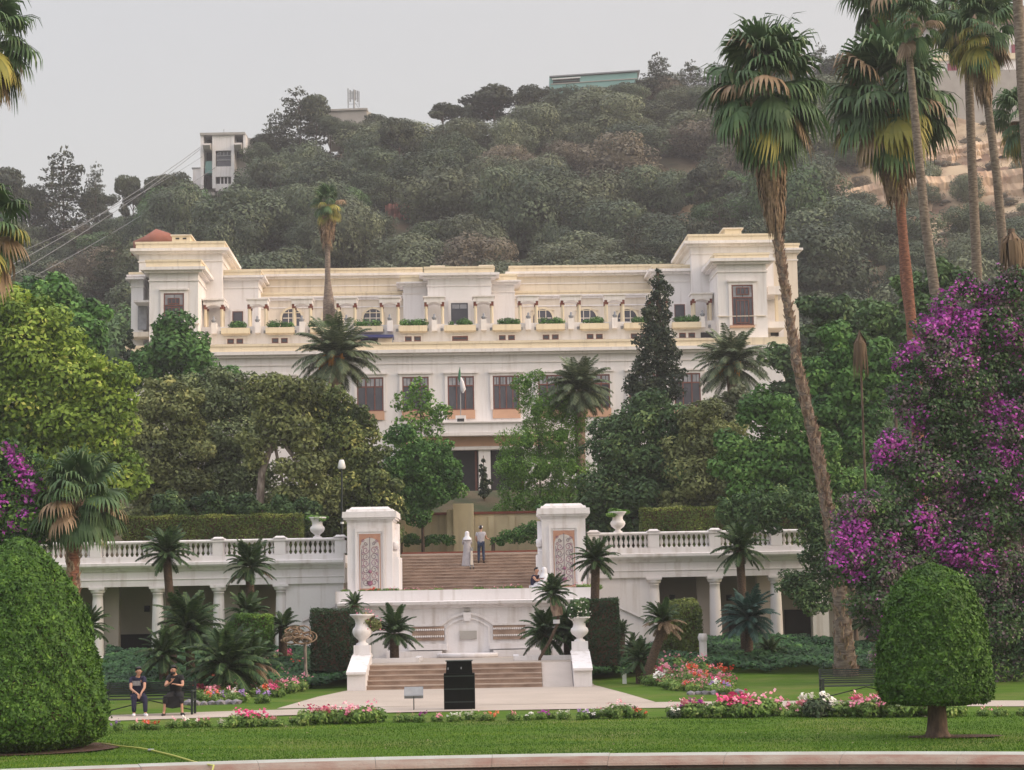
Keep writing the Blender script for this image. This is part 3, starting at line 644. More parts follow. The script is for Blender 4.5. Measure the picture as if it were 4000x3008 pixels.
pb('ramp_kerb', M['white'], lx0 - .12, lx0 - .005, 65.0, 66.8, -.05, .6)
for a, b_ in ((wx0 + .3, X(1640, 2570, 69)), (X(2005, 2570, 69), wx1 - .3)):
    pb('planter_kerb', M['white'], a, b_, 68.6, 68.8, .80, .96); pb('planter_kerb', M['white'], a, a + .2, 68.8, 70.9, .80, .955); pb('planter_kerb', M['white'], b_ - .2, b_, 68.8, 70.9, .80, .955); pb('planter_soil', M['soil'], a + .2, b_ - .2, 68.8, 70.9, .79, .9)

# newel pedestals and urns
urn = MB(); urn.lathe([(.20, 0), (.20, .05), (.13, .09), (.11, .14), (.16, .19), (.28, .30), (.33, .42), (.31, .52), (.24, .60), (.22, .70), (.25, .82), (.36, .92), (.40, .95), (.41, 1.0), (.36, 1.0), (.30, .93)], n=24)
URN = urn.mesh('urn', M['white'])
def newel(label, u0, u1):
    x0, x1 = X(u0, 2620, 64.8), X(u1, 2620, 64.8); xc_ = (x0 + x1) / 2; org = (xc_, 65, 0)
    t = thing('newel_pedestal', label, 'pedestal', org); w = (x1 - x0) / 2
    q = MB(); q.extrude_x([(64.6, -.1), (64.6, .56), (66.9, 1.06), (67.5, 1.06), (67.5, -.1)], xc_ - w * .93, xc_ + w * .93); part(q, 'sloping_base', M['white'], t, org)
    q = MB(); q.extrude_x([(64.5, .561), (64.5, .64), (66.85, 1.13), (67.6, 1.13), (67.6, 1.061), (66.9, 1.061)], xc_ - w, xc_ + w); part(q, 'coping', M['white'], t, org)
    q = MB(); q.box(xc_ - .28, xc_ + .28, 66.95, 67.5, 1.131, 1.47); q.box(xc_ - .31, xc_ + .31, 66.92, 67.53, 1.131, 1.18); part(q, 'upper_block', M['white'], t, org)
    return xc_
nx1 = newel('sloping white pedestal left of the lower steps', 1355, 1432)
nx2 = newel('sloping white pedestal beside the ramp, right of the lower steps', 2238, 2314)
def urn_at(label, x, y, z, s, group=None, me=URN):
    return tag(place('garden_urn', me, None, (x, y, z), None, s), label, 'urn', group)
urn_at('white garden urn with trailing pink flowers on the left newel pedestal', nx1, 67.2, 1.47, (1.05, 1.05, 1.08))
urn_at('white garden urn under a blossoming vine on the right newel pedestal', nx2, 67.2, 1.47, (.95, .95, .85))
ux1, ux2 = XA(1241), XA(2414)
urn_at('white urn on the balustrade left of the staircase', ux1, YG - .12, 5.65, (.95, .95, .86)); urn_at('white urn on the balustrade right of the staircase', ux2, YG - .12, 5.65, (.95, .95, .86))
# sloping side walls beside the galleries
def slope_wall(label, us, y):
    pts = [at(u, v, y) for u, v in us]; o = (pts[0].x, y, .8); t = thing('sloping_wall', label, 'wall', o)
    poly = [(p.x, p.z) for p in pts] + [(pts[-1].x, .3), (pts[0].x, .3)]
    q = MB(); q.prism(poly, y, y + .3); part(q, 'wall_body', M['white'], t, o)
    q = MB(); q.prism([(p.x, p.z + .003) for p in pts] + [(p.x, p.z + .13) for p in reversed(pts)], y - .08, y + .38); part(q, 'coping', M['white'], t, o)
slope_wall('white sloping stair wall beside the right dark hedge', [(2412, 2375), (2440, 2385), (2598, 2458), (2700, 2500)], 75)
slope_wall('white sloping stair wall behind the left hedge', [(1180, 2430), (1240, 2402), (1312, 2370)], 75.5)

# ------------------------------------------------------------------ mansion
YAW = math.radians(2.0); P0 = Vector((0, 135, 0)); ax = Vector((math.cos(YAW), math.sin(YAW), 0)); an = Vector((-math.sin(YAW), math.cos(YAW), 0))
def mp(u, v, D):
    d = ray(u, v); t = ((P0 - CAMP).dot(an) + D) / d.dot(an); p = CAMP + d * t; return (p - P0).dot(ax), p.z
def mx_(u, D, v=1250): return mp(u, v, D)[0]
def mz_(v, D, u=1800): return mp(u, v, D)[1]
man = thing('mansion', 'long white terraced museum mansion with ochre parapets below the hill', 'mansion', P0, YAW)
def mbx(nm, mat, u0, u1, v0, v1, D0, D1, ur=1800, vr=None, p=None, zb=None, dx=0):
    vr = vr or (v0 + v1) / 2
    q = MB(); q.box(mx_(u0, D0, vr) - dx, mx_(u1, D0, vr) + dx, D0, D1, mz_(v1, D0, ur) if zb is None else zb, mz_(v0, D0, ur)); return q.build(nm, mat, p or man)
ccount = [0]
def block(u0, u1, vt, D0, D1, zb, ur, vpar=None, vcor=None, over=.45, wall=None):
    """a wall block with ochre parapet (vt..vpar) and a white cornice (vpar..vcor) projecting over the wall"""
    x0, x1 = mx_(u0, D0, vcor + 60), mx_(u1, D0, vcor + 60); zt, zp, zc = mz_(vt, D0, ur), mz_(vpar, D0, ur), mz_(vcor, D0, ur)
    wall = wall or M['mwhite']
    e = .003 * (ccount[0] % 5 + 1); ccount[0] += 1
    q = MB(); q.box(x0 + e, x1 - e, D0 + e, D1, zb, zc - .02); q.build('wall', wall, man)
    q = MB(); q.box(x0 - over * .35, x1 + over * .35, D0 - over * .35, D1, zp, zt); q.box(x0 - over * .35 - .06, x1 + over * .35 + .06, D0 - over * .35 - .06, D1, zt - .14, zt + .01); q.build('parapet', M['yellow'], man)
    q = MB(); q.box(x0 - over, x1 + over, D0 - over, D1 + e, zc, zp - .002); q.box(x0 - over * .55, x1 + over * .55, D0 - over * .55, D1, zc - .16, zc - .003); q.box(x0 - .06, x1 + .06, D0 - .06, D1, zc - .75, zc - .66); q.build('cornice', M['mwhite2'], man)
    return x0, x1
def window(u0, u1, v0, v1, D, ur, cols=2, rows=2, trans=.28, sill=None, trimw=.22, frame='wood', curtain=True, hood=True):
    x0, x1 = mx_(u0, D, (v0 + v1) / 2), mx_(u1, D, (v0 + v1) / 2); z0, z1 = mz_(v1, D, ur), mz_(v0, D, ur)
    w = MB(); f = .09 if x1 - x0 > 1 else .06
    for a in (x0, x1 - f): w.box(a, a + f, D - .06, D - .004, z0, z1)
    w.box(x0 + f, x1 - f, D - .055, D - .004, z1 - f, z1); w.box(x0 + f, x1 - f, D - .055, D - .004, z0, z0 + f)
    zt = z1 - trans * (z1 - z0)
    if rows > 1: w.box(x0 + f, x1 - f, D - .06, D - .004, zt - f / 2, zt + f / 2)
    for i in range(1, cols):
        xx = x0 + (x1 - x0) * i / cols; w.box(xx - f * .45, xx + f * .45, D - .058, D - .004, z0 + f, z1 - f)
    wf = w.build('window', M[frame], man)
    q = MB(); q.box(x0 + .01, x1 - .01, D - .03, D - .003, z0 + .01, z1 - .01); q.build('pane', M['glass'], wf)
    if curtain:
        q = MB()
        for i in range(cols):
            a = x0 + (x1 - x0) * i / cols; b = x0 + (x1 - x0) * (i + 1) / cols
            if rows > 1:
                for k in (0, 1): q.box(a + f + (b - a - f) * .5 * k, a + f + (b - a - f) * .5 * (k + 1) - .05, D - .036, D - .031, zt + f * .6, z1 - f * 1.2)
        q.build('upper_pane', M['curtain'], wf)
    if trimw:
        q = MB()
        for a, b in ((x0 - trimw, x0 - .005), (x1 + .005, x1 + trimw)): q.box(a, b, D - .08, D - .003, z0, z1 + trimw)
        q.box(x0 - .004, x1 + .004, D - .078, D - .003, z1 + .004, z1 + trimw)
        if hood: q.box(x0 - trimw - .1, x1 + trimw + .1, D - .2, D - .003, z1 + trimw, z1 + trimw + .12)
        q.build('window_surround', M['mwhite2'], wf)
    if sill:
        q = MB(); q.box(x0 - .05, x1 + .05, D - .1, D - .003, z0 - sill, z0 - .003); q.build('sill_panel', M['peach'], wf)
    return wf
ZB = 9.0
# lower storey with its long parapet
block(505, 3060, 1336, 0, 9, ZB, 1800, 1366, 1379, over=.55)
for k in range(-5, 6):
    a = 1749 + 177 * k
    if a > 2380: a = 1749 + 177 * k
    window(a, a + 103, 1470, 1602, 0, 1800, cols=3 if k != 1 else 4, sill=.62, trimw=.2)
# balcony and portico
mbx('balcony', M['mwhite'], 1690, 2062, 1652, 1690, -1.6, -.003)
mbx('balcony_cornice', M['mwhite2'], 1684, 2068, 1690.5, 1702, -1.75, -.003)
mbx('balcony_rail', M['mwhite2'], 1684, 2068, 1647, 1651.8, -1.75, -.003)
mbx('shaded_soffit_band', M['peach'], 1560, 2200, 1703, 1744, -.9, -.004)  # balcony soffit: its shade is put into the peach colour
mbx('portico_beam', M['mwhite2'], 1560, 2200, 1744.5, 1757, -1.0, -.004)
for u0, u1 in ((1550, 1596), (1712, 1740), (1871, 1917), (2050, 2094)): mbx('portico_pier', M['mwhite'], u0, u1, 1757.5, 1990, -.8, -.005, zb=ZB)
for u0, u1 in ((1597, 1711), (1741, 1868), (1918, 2049)):
    d = mbx('doorway', M['dark'], u0, u1, 1758, 1990, -.12, -.006, zb=ZB)
    mbx('door_frame', M['wood'], u1 - 12, u1 - 3, 1762, 1985, -.2, -.122, p=d)
mbx('plinth_wall', M['mwhite'], 1400, 2300, 1950, 1990, -1.4, -.9, zb=ZB)
# mid storey
mwz = mz_(1270, 2.5); q = MB(); q.box(mx_(760, 2.5), mx_(2800, 2.5), 2.5, 8, ZB + 8, mwz - .25); q.build('wall', M['mwhite'], man)
mbx('cream_string', M['cream'], 840, 2780, 1332, 1339, 2.35, 2.5)
gaps = [835, 1006, 1180, 1354, 1523, 1697, 1890, 2064, 2231, 2402, 2573, 2744]
wc = [1797, 1613, 1440, 1267, 1093, 919, 1980, 2151, 2323, 2495, 2684]
for c in wc:
    if c == 1797: window(1766, 1828, 1313, 1331, 2.5, 1800, 1, 1, trimw=.1, curtain=False, hood=False)
    elif c != 1440:
        for s in (-18, 18): window(c + s - 13, c + s + 13, 1312, 1331, 2.5, 1800, 1, 1, trimw=.1, curtain=False, hood=False)
    else:
        for s in (-17, 17): window(c + s - 13, c + s + 13, 1318, 1336, 2.5, 1800, 1, 1, trimw=0, curtain=False, hood=False)
    hw = 62 if c == 1797 else 56
    pl_ = mbx('planter_box', M['yellow'], c - hw, c + hw, 1269, 1291, 1.9, 2.5); mbx('planter_base', M['cream'], c - hw * .9, c + hw * .9, 1291.5, 1296, 2.1, 2.5, p=pl_)
mbx('corner_window_band', M['dark'], 2738, 2788, 1311, 1333, 2.42, 2.497)
for g in gaps:
    # pergola portal
    q = MB(); x0, x1 = mx_(g - 40, 2.9), mx_(g + 40, 2.9)
    zt, zl, zc = mz_(1162, 2.9), mz_(1180, 2.9), mz_(1196, 2.9)
    q.box(x0, x1, 2.7, 4.0, zl, zt); q.box(x0 - .08, x1 + .08, 2.6, 4.1, zt + .0, zt + .10)
    n_ = 6
    for i in range(n_):
        t0, t1 = i / n_, (i + 1) / n_; h0, h1 = .16 * (2 * t0 - 1) ** 2 + .02, .16 * (2 * t1 - 1) ** 2 + .02
        q.prism([(x0 + .2 + (x1 - x0 - .4) * t0, zl - .001), (x0 + .2 + (x1 - x0 - .4) * t1, zl - .001), (x0 + .2 + (x1 - x0 - .4) * t1, zl - h1), (x0 + .2 + (x1 - x0 - .4) * t0, zl - h0)], 2.72, 3.98)
    q.build('pergola_lintel', M['mwhite2'], man)
    for s in (-32, 32):
        for dd in (2.9, 3.8):
            xx = mx_(g + s, 2.9); q = MB(); q.lathe([(.12, mwz - .3), (.105, zc)], (xx, dd, 0), 8); c_ = q.build('pergola_column', M['yellow'], man)
            q = MB(); q.box(xx - .13, xx + .13, dd - .13, dd + .13, zc + .001, zl - .003); q.build('column_capital', M['redtrim'], c_)
    mbx('statue_pedestal', M['mwhite2'], g - 11, g + 11, 1248, 1290, 1.95, 2.5)
    q = MB(); gx = mx_(g, 2.3); z0 = mz_(1248, 1.95); q.lathe([(.10, z0), (.16, z0 + .12), (.2, z0 + .2), (.07, z0 + .3), (.09, z0 + .42), (.02, z0 + .5)], (gx, 2.2, 0), 8); q.build('finial', M['steel'], man)
    for s in (-1, 1): q = MB(); q.box(gx + s * .52 - .09, gx + s * .52 + .09, 2.4, 2.49, mz_(1292, 2.4), mz_(1281, 2.4)); q.build('wall_lamp', M['steel'], man)
q = MB(); q.box(mx_(780, 2.5), mx_(2800, 2.5), 2.5, 2.75, mwz - .25, mwz + .1); q.build('terrace_parapet', M['mwhite'], man)
# recessed upper storey
block(780, 1640, 1141, 8, 9.4, ZB + 8, 1400, 1157, 1163, over=.3, wall=M['cream'])
block(2000, 2780, 1135, 8, 9.4, ZB + 8, 2300, 1151, 1157, over=.3, wall=M['cream'])
block(780, 1640, 1049, 9.4, 13, ZB + 8, 1400, 1071, 1080, over=.5, wall=M['cream'])
block(2000, 2800, 1036, 9.4, 13, ZB + 8, 2400, 1060, 1069, over=.5, wall=M['cream'])
for c, hwp in ((1458, 38), (1300, 38), (1140, 38), (2120, 38), (2292, 38), (2450, 38)):
    D = 8.0; xcn = mx_(c, D); r = hwp / (FPX / 143); zb_ = mz_(1275, D, c); zs_ = mz_(1222 + hwp * .55, D, c)
    def arc(rr, n=12): return [(xcn + rr * math.cos(math.pi * i / n), zs_ + rr * .95 * math.sin(math.pi * i / n)) for i in range(n + 1)]
    q = MB(); q.prism([(xcn - r, zb_)] + [(xcn + r, zb_)] + arc(r), D - .06, D - .004); a_ = q.build('arched_window', M['glass'], man)
    q = MB(); pts = [(xcn - r - .08, zb_)] + arc(r + .08)[::-1] + [(xcn + r + .08, zb_)]; trim(q, pts, .16, D - .12, D - .005); q.build('arch_surround', M['yellow'], a_)
    q = MB()
    for s in (-.33, .33): q.box(xcn + r * s - .03, xcn + r * s + .03, D - .08, D - .061, zb_, zs_ + r * .8)
    q.box(xcn - r * .9, xcn + r * .9, D - .08, D - .061, zs_ - .03, zs_ + .03); q.build('glazing_bar', M['cream'], a_)
    mbx('string_shelf', M['yellow'], c - 45, c + 45, 1212 + (8 if c < 1800 else -2), 1215 + (8 if c < 1800 else -2), D - .12, D - .004, ur=c)
# centre block and wings
block(1575, 1672, 1078, 6, 9.3, ZB + 8, 1620, 1104, 1110, over=.5)
block(1920, 2010, 1072, 6, 9.3, ZB + 8, 1960, 1098, 1104, over=.5)
block(1670, 1920, 1043, 4.5, 9.3, ZB + 8, 1797, 1070, 1079, over=.6)
for u0 in (1660, 1850): mbx('roof_hatch', M['cream'], u0 + 20, u0 + 78, 1036, 1046, 5.5, 7, ur=1797)
window(1762, 1828, 1184, 1266, 4.5, 1797, 1, 2, .3, trimw=.2, frame='glass', hood=False)
# left tower group
block(542, 868, 946, 5, 13, ZB + 8, 700, 973, 984, over=.55)
mbx('chimney_block', M['yellow'], 672, 742, 919, 946, 6, 9, ur=705); mbx('chimney_cap', M['cream'], 666, 748, 916, 920, 5.9, 9.1, ur=705)
for u0 in (686, 714): mbx('chimney_slot', M['dark'], u0, u0 + 14, 929, 934, 5.94, 5.997, ur=705)
block(582, 775, 1016, .7, 5, ZB, 680, 1046, 1058, over=.55)
window(640, 719, 1146, 1300, .7, 680, 1, 2, .31, trimw=.22)
window(655, 702, 1164, 1188, .66, 680, 3, 1, trimw=0, frame='wood', hood=False)
window(655, 702, 1200, 1290, .66, 680, 3, 1, trimw=0, frame='wood', hood=False)
mbx('wall_course', M['cream'], 583, 778, 1264, 1268, .6, .697, ur=680)
block(512, 560, 1065, 3.5, 12, ZB, 530, 1075, 1082, over=.3); mbx('eave_slab', M['mwhite2'], 490, 560, 1083, 1090, 3.0, 6, ur=530)
mbx('side_balcony_roof', M['mwhite2'], 522, 582, 1172, 1180, 1.6, 3.5, ur=550); mbx('side_window', M['curtain'], 538, 572, 1190, 1288, 3.42, 3.497, ur=550); mbx('side_balcony', M['cream'], 505, 580, 1296, 1315, 1.8, 3.49, ur=550)
block(800, 1010, 1057, 6, 9.38, ZB + 8, 900, 1080, 1088, over=.5)
window(908, 950, 1217, 1276, 6, 900, 1, 1, trimw=.15, curtain=False, hood=False)
mbx('door', M['cream'], 800, 832, 1212, 1280, 5.92, 5.997, ur=850)
mbx('pergola_roof', M['mwhite2'], 795, 875, 1168, 1182, 2.7, 5.9, ur=850)
# right tower group
block(2700, 3020, 916, 5, 13, ZB + 8, 2860, 943, 954, over=.55)
mbx('chimney_block', M['yellow'], 2832, 2896, 893, 918, 6, 9, ur=2860); mbx('chimney_cap', M['cream'], 2824, 2904, 889, 894, 5.9, 9.1, ur=2860)
block(2802, 2994, 990, .7, 5, ZB, 2890, 1012, 1024, over=.55)
window(2859, 2942, 1113, 1270, .7, 2890, 1, 2, .32, trimw=.22)
window(2875, 2926, 1123, 1152, .66, 2890, 3, 1, trimw=0, hood=False)
window(2875, 2926, 1172, 1262, .66, 2890, 3, 1, trimw=0, hood=False)
mbx('sill_band', M['peach'], 2852, 2948, 1271, 1279, .5, .697, ur=2890)
mbx('wall_course', M['cream'], 2803, 2993, 1233, 1236, .6, .697, ur=2890)
block(3000, 3115, 952, 6, 13, ZB, 3060, 972, 980, over=.4, wall=M['cream'])
mbx('side_balcony_roof', M['mwhite2'], 3000, 3068, 1117, 1150, 2.5, 5.99, ur=3030); mbx('side_column', M['yellow'], 3030, 3040, 1152, 1255, 2.7, 3.0, ur=3030)
mbx('side_balcony', M['mwhite2'], 2996, 3066, 1256, 1280, 2.4, 5.98, ur=3030); mbx('side_window', M['dark'], 3010, 3042, 1286, 1312, 5.0, 5.2, ur=3030); mbx('wall', M['mwhite'], 2990, 3062, 1281, 1330, 5.2, 5.97, ur=3030, zb=ZB)
block(2560, 2802, 1036, 6, 9.38, ZB + 8, 2700, 1052, 1062, over=.5)
window(2634, 2676, 1189, 1254, 6, 2660, 1, 1, trimw=.15, curtain=False, hood=False)
mbx('second_parapet', M['yellow'], 2790, 3085, 1318, 1346, -.35, .45, ur=2930)
# awning under planter
aw = thing('blue_awning', 'blue cloth awning over the pale kiosk on the mansion terrace', 'awning', P0, YAW)
mbx('awning_cloth', M['blue'], 1357, 1537, 1303, 1313, .9, 2.4, p=aw)
for u in (1358, 1532): mbx('awning_post', M['steel'], u, u + 4, 1313, 1338, 1.0, 1.08, p=aw, zb=mz_(1336, 0) - .6)
mbx('kiosk_wall', M['cream'], 1366, 1408, 1316, 1340, 1.6, 2.3, p=aw, zb=mz_(1336, 0) - .6); mbx('kiosk_wall', M['cream'], 1476, 1534, 1316, 1340, 1.6, 2.3, p=aw, zb=mz_(1336, 0) - .6)
# flagpole with furled flag
fx, fz = mp(1800, 1645, -1.2); fpw = P0 + ax * fx + an * -1.2; fpz = mz_(1652, -1.6) 
fp = thing('flagpole', 'flagpole with furled green and white flag on the mansion balcony', 'flagpole', (fpw.x, fpw.y, fpz))
q = MB(); q.tube([(0, 0, 0), (0, 0, 4.0)], .035, 8); q.build('pole', M['aerial'], fp)
q = MB(); q.box(-.36, .36, -.2, .3, 0, .55); q.build('stand', M['mwhite2'], fp); q = MB(); q.box(-.24, .24, -.26, -.203, .04, .32); q.build('grille', M['dark'], fp)
rf = random.Random(8)
q = MB(); q.tube([(.0, 0, 3.95), (-.04, 0, 3.6), (-.06, .0, 3.2), (.02, 0, 2.9)], [.03, .08, .11, .07], 7); q.build('flag', M['flaggreen'], fp)
q = MB(); q.tube([(.03, -.02, 3.25), (.12, 0, 2.9), (.2, 0, 2.4), (.16, 0, 2.15)], [.07, .15, .19, .06], 7); q.build('flag', M['whitecloth'], fp)

# yellow garden wall behind the stairs, with gate pillar
YW = 100.0
gx0, gx1 = X(1430, 2060, YW), X(2250, 2060, YW); o_ = (gx0, YW, 4.9); gw = thing('garden_wall', 'ochre rendered garden wall with red coping above the staircase', 'wall', o_)
zt = at(1700, 2012, YW).z
def gwb(nm, mat, *a): q = MB(); q.box(*a); return part(q, nm, mat, gw, o_)
gwb('wall_body', M['wallyellow'], gx0, gx1, YW, YW + .35, 4.7, zt); gwb('coping', M['redtrim'], gx0, gx1, YW - .08, YW + .43, zt + .002, zt + .13)
for u in (1562, 1660, 1740, 1908, 1990): gwb('buttress', M['wallyellow'], X(u, 2060, YW), X(u + 22, 2060, YW), YW - .12, YW - .004, 4.7, zt - .1)
gp = thing('gate_pillar', 'tall ochre pillar standing proud of the garden wall behind the couple', 'pillar', (X(1812, 2060, YW - .6), YW - .6, 4.9))
q = MB(); w_ = 40 / pxm(YW - .6); q.box(-w_, w_ * .95, -.3, .5, 0, at(1812, 1968, YW - .6).z - 4.9); q.build('shaft', M['wallyellow'], gp)
q = MB(); q.box(-w_ - .35, -w_ - .003, -.1, .5, 0, at(1812, 1990, YW - .6).z - 4.9); q.build('side_pier', M['wallyellow'], gp)
# lamp post on the terrace
lp = at(1337, 2120, 92.0); lt = at(1340, 1792, 92.0)
t = thing('lamp_post', 'slim dark green lamp post with white bell lamp behind the left pillar', 'lamp post', (lp.x, 92, 4.93))
hh = lt.z - 4.93
q = MB(); q.lathe([(.12, 0), (.10, .5), (.06, .9), (.055, hh * .5), (.045, hh - .5)], n=10); q.build('pole', M['iron'], t)
q = MB(); q.lathe([(.14, hh - .5), (.20, hh - .42), (.14, hh - .15), (.10, hh - .05)], n=12); q.build('lamp_shade', M['lampwhite'], t)
q = MB(); q.lathe([(.09, hh * .36), (.09, hh * .36 + .1)], n=10); q.build('collar', M['lampwhite'], t)
# plants in the planters of the mansion terrace
for i_, c in enumerate(wc):
    hw = 50
    rg_ = np.random.default_rng(i_ + 40); lbs = []
    for k in range(6):
        u = c + rg_.uniform(-hw, hw) * .9; x_ = mx_(u, 2.2); z_ = mz_(1266, 2.2); r_ = rg_.uniform(.18, .42); lbs.append((x_, 2.15, z_ + r_ * .3, r_, .22, r_ * .8))
    place('planter_shrub', cloud('planter_shrub', lbs, 520, .075, L['green'], seed=i_ + 900, core=.6, low=True), man)

# ------------------------------------------------------------------ trees of the hill
R = random.Random(11)
def limbs(mb, base, top, r0, r1, seed, nb=5, spread=1.5, mi=0):
    rr = random.Random(seed); base = Vector(base); top = Vector(top); mid = (base + top) / 2 + Vector((rr.uniform(-.2, .2), rr.uniform(-.2, .2), 0)) * (top - base).length * .3
    mb.tube([base, mid, top], [r0, (r0 + r1) / 2, r1], 7, mi)
    for i in range(nb):
        t = rr.uniform(.45, .95); p = base.lerp(top, t); a = rr.uniform(0, 6.28); q = p + Vector((math.cos(a) * spread, math.sin(a) * spread, spread * rr.uniform(.3, .9)))
        mb.tube([p, p.lerp(q, .5) + Vector((0, 0, -.1 * spread)), q], [r1 * 1.1, r1 * .8, r1 * .35], 5, mi)
HV = []
for s in range(6):
    HV.append(cloud('hill_crown', lobes_round(100 + s, 1.0, .80, .50, n=30 + 3 * s, fl=.8, r=(.20, .42)), 9000, .021, L['hilldark'], seed=s, jitter=.32, core=.8, low=True, up=.3))
pinev = []
for s in range(3):
    rr = random.Random(40 + s); lb = []
    for i in range(9):
        a = rr.uniform(0, 6.28); d = rr.uniform(0, .38); lb.append((d * math.cos(a), d * math.sin(a), .78 + rr.uniform(-.12, .1), rr.uniform(.13, .22), rr.uniform(.13, .22), rr.uniform(.07, .11)))
    for i in range(5):
        a = rr.uniform(0, 6.28); d = rr.uniform(.1, .3); lb.append((d * math.cos(a), d * math.sin(a), .55 + rr.uniform(-.1, .08), rr.uniform(.08, .15), rr.uniform(.08, .15), .06))
    pinev.append((cloud('pine_crown', lb, 3800, .026, L['pine'], seed=60 + s, jitter=.7, core=.62, low=True), lb))
cedv = []
for s in range(3):
    rr = random.Random(70 + s); lb = []
    for k in range(17):
        z = .16 + .84 * k / 16; w = .47 * (1 - z) ** .5 + .05
        for j in range(8 if z < .85 else 4):
            a = rr.uniform(0, 6.28); d = w * rr.uniform(.3, .95); lb.append((d * math.cos(a), d * math.sin(a), z + rr.uniform(-.015, .015), w * rr.uniform(.22, .42), w * rr.uniform(.22, .42), .014))
    cedv.append((cloud('cedar_crown', lb, 6000, .022, L['pine'], seed=80 + s, jitter=.6, core=0, spread=.6), lb))
def trunkmesh(lb, name, seed, r=.018):
    mb = MB(); mb.tube([(0, 0, -.06), (.01, 0, .3), (-.01, .01, .6), (0, 0, .86)], [r, r * .85, r * .6, r * .25], 6)
    rr = random.Random(seed)
    for c in rr.sample(lb, min(12, len(lb))): mb.tube([(0, 0, max(.1, c[2] - .14)), (c[0] * .5, c[1] * .5, c[2] - .05), (c[0], c[1], c[2])], [r * .45, r * .35, r * .15], 4)
    return mb.mesh(name, M['bark'])
pinet = [trunkmesh(lb, 'trunk', i) for i, (m_, lb) in enumerate(pinev)]
cedt = [trunkmesh(lb, 'trunk', 9 + i, .014) for i, (m_, lb) in enumerate(cedv)]
def override(o, mat):
    o.material_slots[0].link = 'OBJECT'; o.material_slots[0].material = mat
def project(p):
    q = CR.transposed() @ (Vector(p) - CAMP); return CX + FPX * q.x / -q.z, CY - FPX * q.y / -q.z
marks = [((230, 750), 'under the tall cedars on the far left skyline'), ((870, 700), 'beside the concrete cable car tower'), ((1180, 520), 'below the rooftop antenna building'), ((1280, 900), 'on the slope behind the tall mid palm'), ((1800, 640), 'below the umbrella pines of the ridge'), ((1800, 900), 'just above the middle of the mansion roof'), ((2330, 480), 'below the teal building'), ((2400, 720), 'around the retaining terrace on the slope'), ((2450, 950), 'just above the mansion roof near the dark conifer'), ((3000, 760), 'behind the crown of the big fan palm'), ((3600, 900), 'on the bare ochre slope'), ((3300, 1200), 'beside the far end of the mansion'), ((250, 1150), 'beside the mansion tower below the cables'), ((500, 900), 'under the cables behind the mansion tower'), ((3750, 500), 'below the magenta shuttered building')]
def where(u, v): return min(marks, key=lambda m: (m[0][0] - u) ** 2 + 2 * (m[0][1] - v) ** 2)[1]
shades = [('hilldark', 'dark green', 5), ('hillgrey', 'grey green', 5), ('hillbrown', 'brownish', 3), ('hillgreen', 'fresh green', 2)]
NEARSKY = 284
bag = [s for s in shades for _ in range(s[2])]
def shade_at(x, y):
    t = math.sin(x * .09 + 2) + math.sin(y * .07 + x * .03) + R.uniform(-1.1, 1.1)
    return shades[1] if t > .25 else shades[2] if t > -.14 else shades[0] if t > -1.75 else shades[3]
cnt = 0
yy = 113.0; row = 0
while yy < 306:
    hw = .275 * yy + 14; sp = 6.6 if yy < 170 else 7.6 if yy < 240 else 8.6
    xx = -hw + (row % 2) * sp / 2
    while xx < hw:
        x = xx + R.uniform(-1.8, 1.8); y = yy + R.uniform(-1.6, 1.6); xx += sp
        if y < 158 and -27.5 < x < 28: continue
        if y < 150 and x > 28 and y < 122: continue
        z = Hz(x, y); u, v = project((x, y, z + 2))
        if v < 100 or u < -420 or u > 4420: continue
        # bare ochre ground on the right, scars on the slope
        bare = (u > 3150 and 620 < v < 960 and y > 165)
        if bare and R.random() < .1: continue
        if 3550 < u and v < 640 and y > 240 and R.random() < .55: continue
        if 1480 < u < 1620 and 760 < v < 880 and R.random() < .8: continue
        if 2380 < u < 2650 and 590 < v < 680 and R.random() < .8: continue
        if 760 < u < 930 and v < 800 and y > 270: continue
        if y > NEARSKY and R.random() < .45: continue
        if u > 3560 and y > 262: continue
        if R.random() < .02: continue
        if y > 222 and ((735 < u < 860 and v < 960) or (u < 965 and u > 735 and v < 880)): continue
        s = shade_at(x, y)
        w = 1.1 * R.choice([R.uniform(5.5, 8), R.uniform(7.6, 10.4), R.uniform(8.5, 12.5)]) * (1 if y > 170 else .92) * (R.uniform(.28, .6) if bare else 1); h = w * R.uniform(.72, .98)
        if R.random() < .12: h *= 1.35; w *= .85
        if y > NEARSKY: h *= .6; w *= .8
        if R.random() < .10 and y > 165 and not bare:
            i = R.randrange(3); k_ = R.random() < .6; hh = R.uniform(7, 10.5); ww = hh * (.85 if k_ else .62); cm, tm = (pinev[i][0], pinet[i]) if k_ else (cedv[i][0], cedt[i])
            wh = where(u, v); t = thing('pine_tree' if k_ else 'cedar_tree', f'{"flat topped pine" if k_ else "pointed cedar"} rising above its neighbours {wh}', 'tree', (x, y, z - .3), R.uniform(0, 6.28), f'{"pines" if k_ else "cedars"} {wh}')
            place('trunk', tm, t, None, None, (ww, ww, hh)); place('crown', cm, t, None, None, (ww, ww, hh)); cnt += 1; continue
        w2 = w * R.uniform(.75, 1.25)
        o = place('hill_tree', R.choice(HV), None, (x, y, z - .18 * h + .3), (0, 0, R.uniform(0, 6.28)), (w, w2, h))
        o.rotation_euler = (R.uniform(-.12, .12), R.uniform(-.12, .12), R.uniform(0, 6.28))
        override(o, L[s[0]]); wh = where(u, v)
        size = 'tall' if h > 8.6 else 'low' if h < 6.6 else 'medium'
        tag(o, f'{size} {s[1]} rounded tree {wh}', 'tree', f'{size} {s[1]} rounded trees {wh}'); cnt += 1
    yy += 6.4 if yy < 170 else 7.4; row += 1
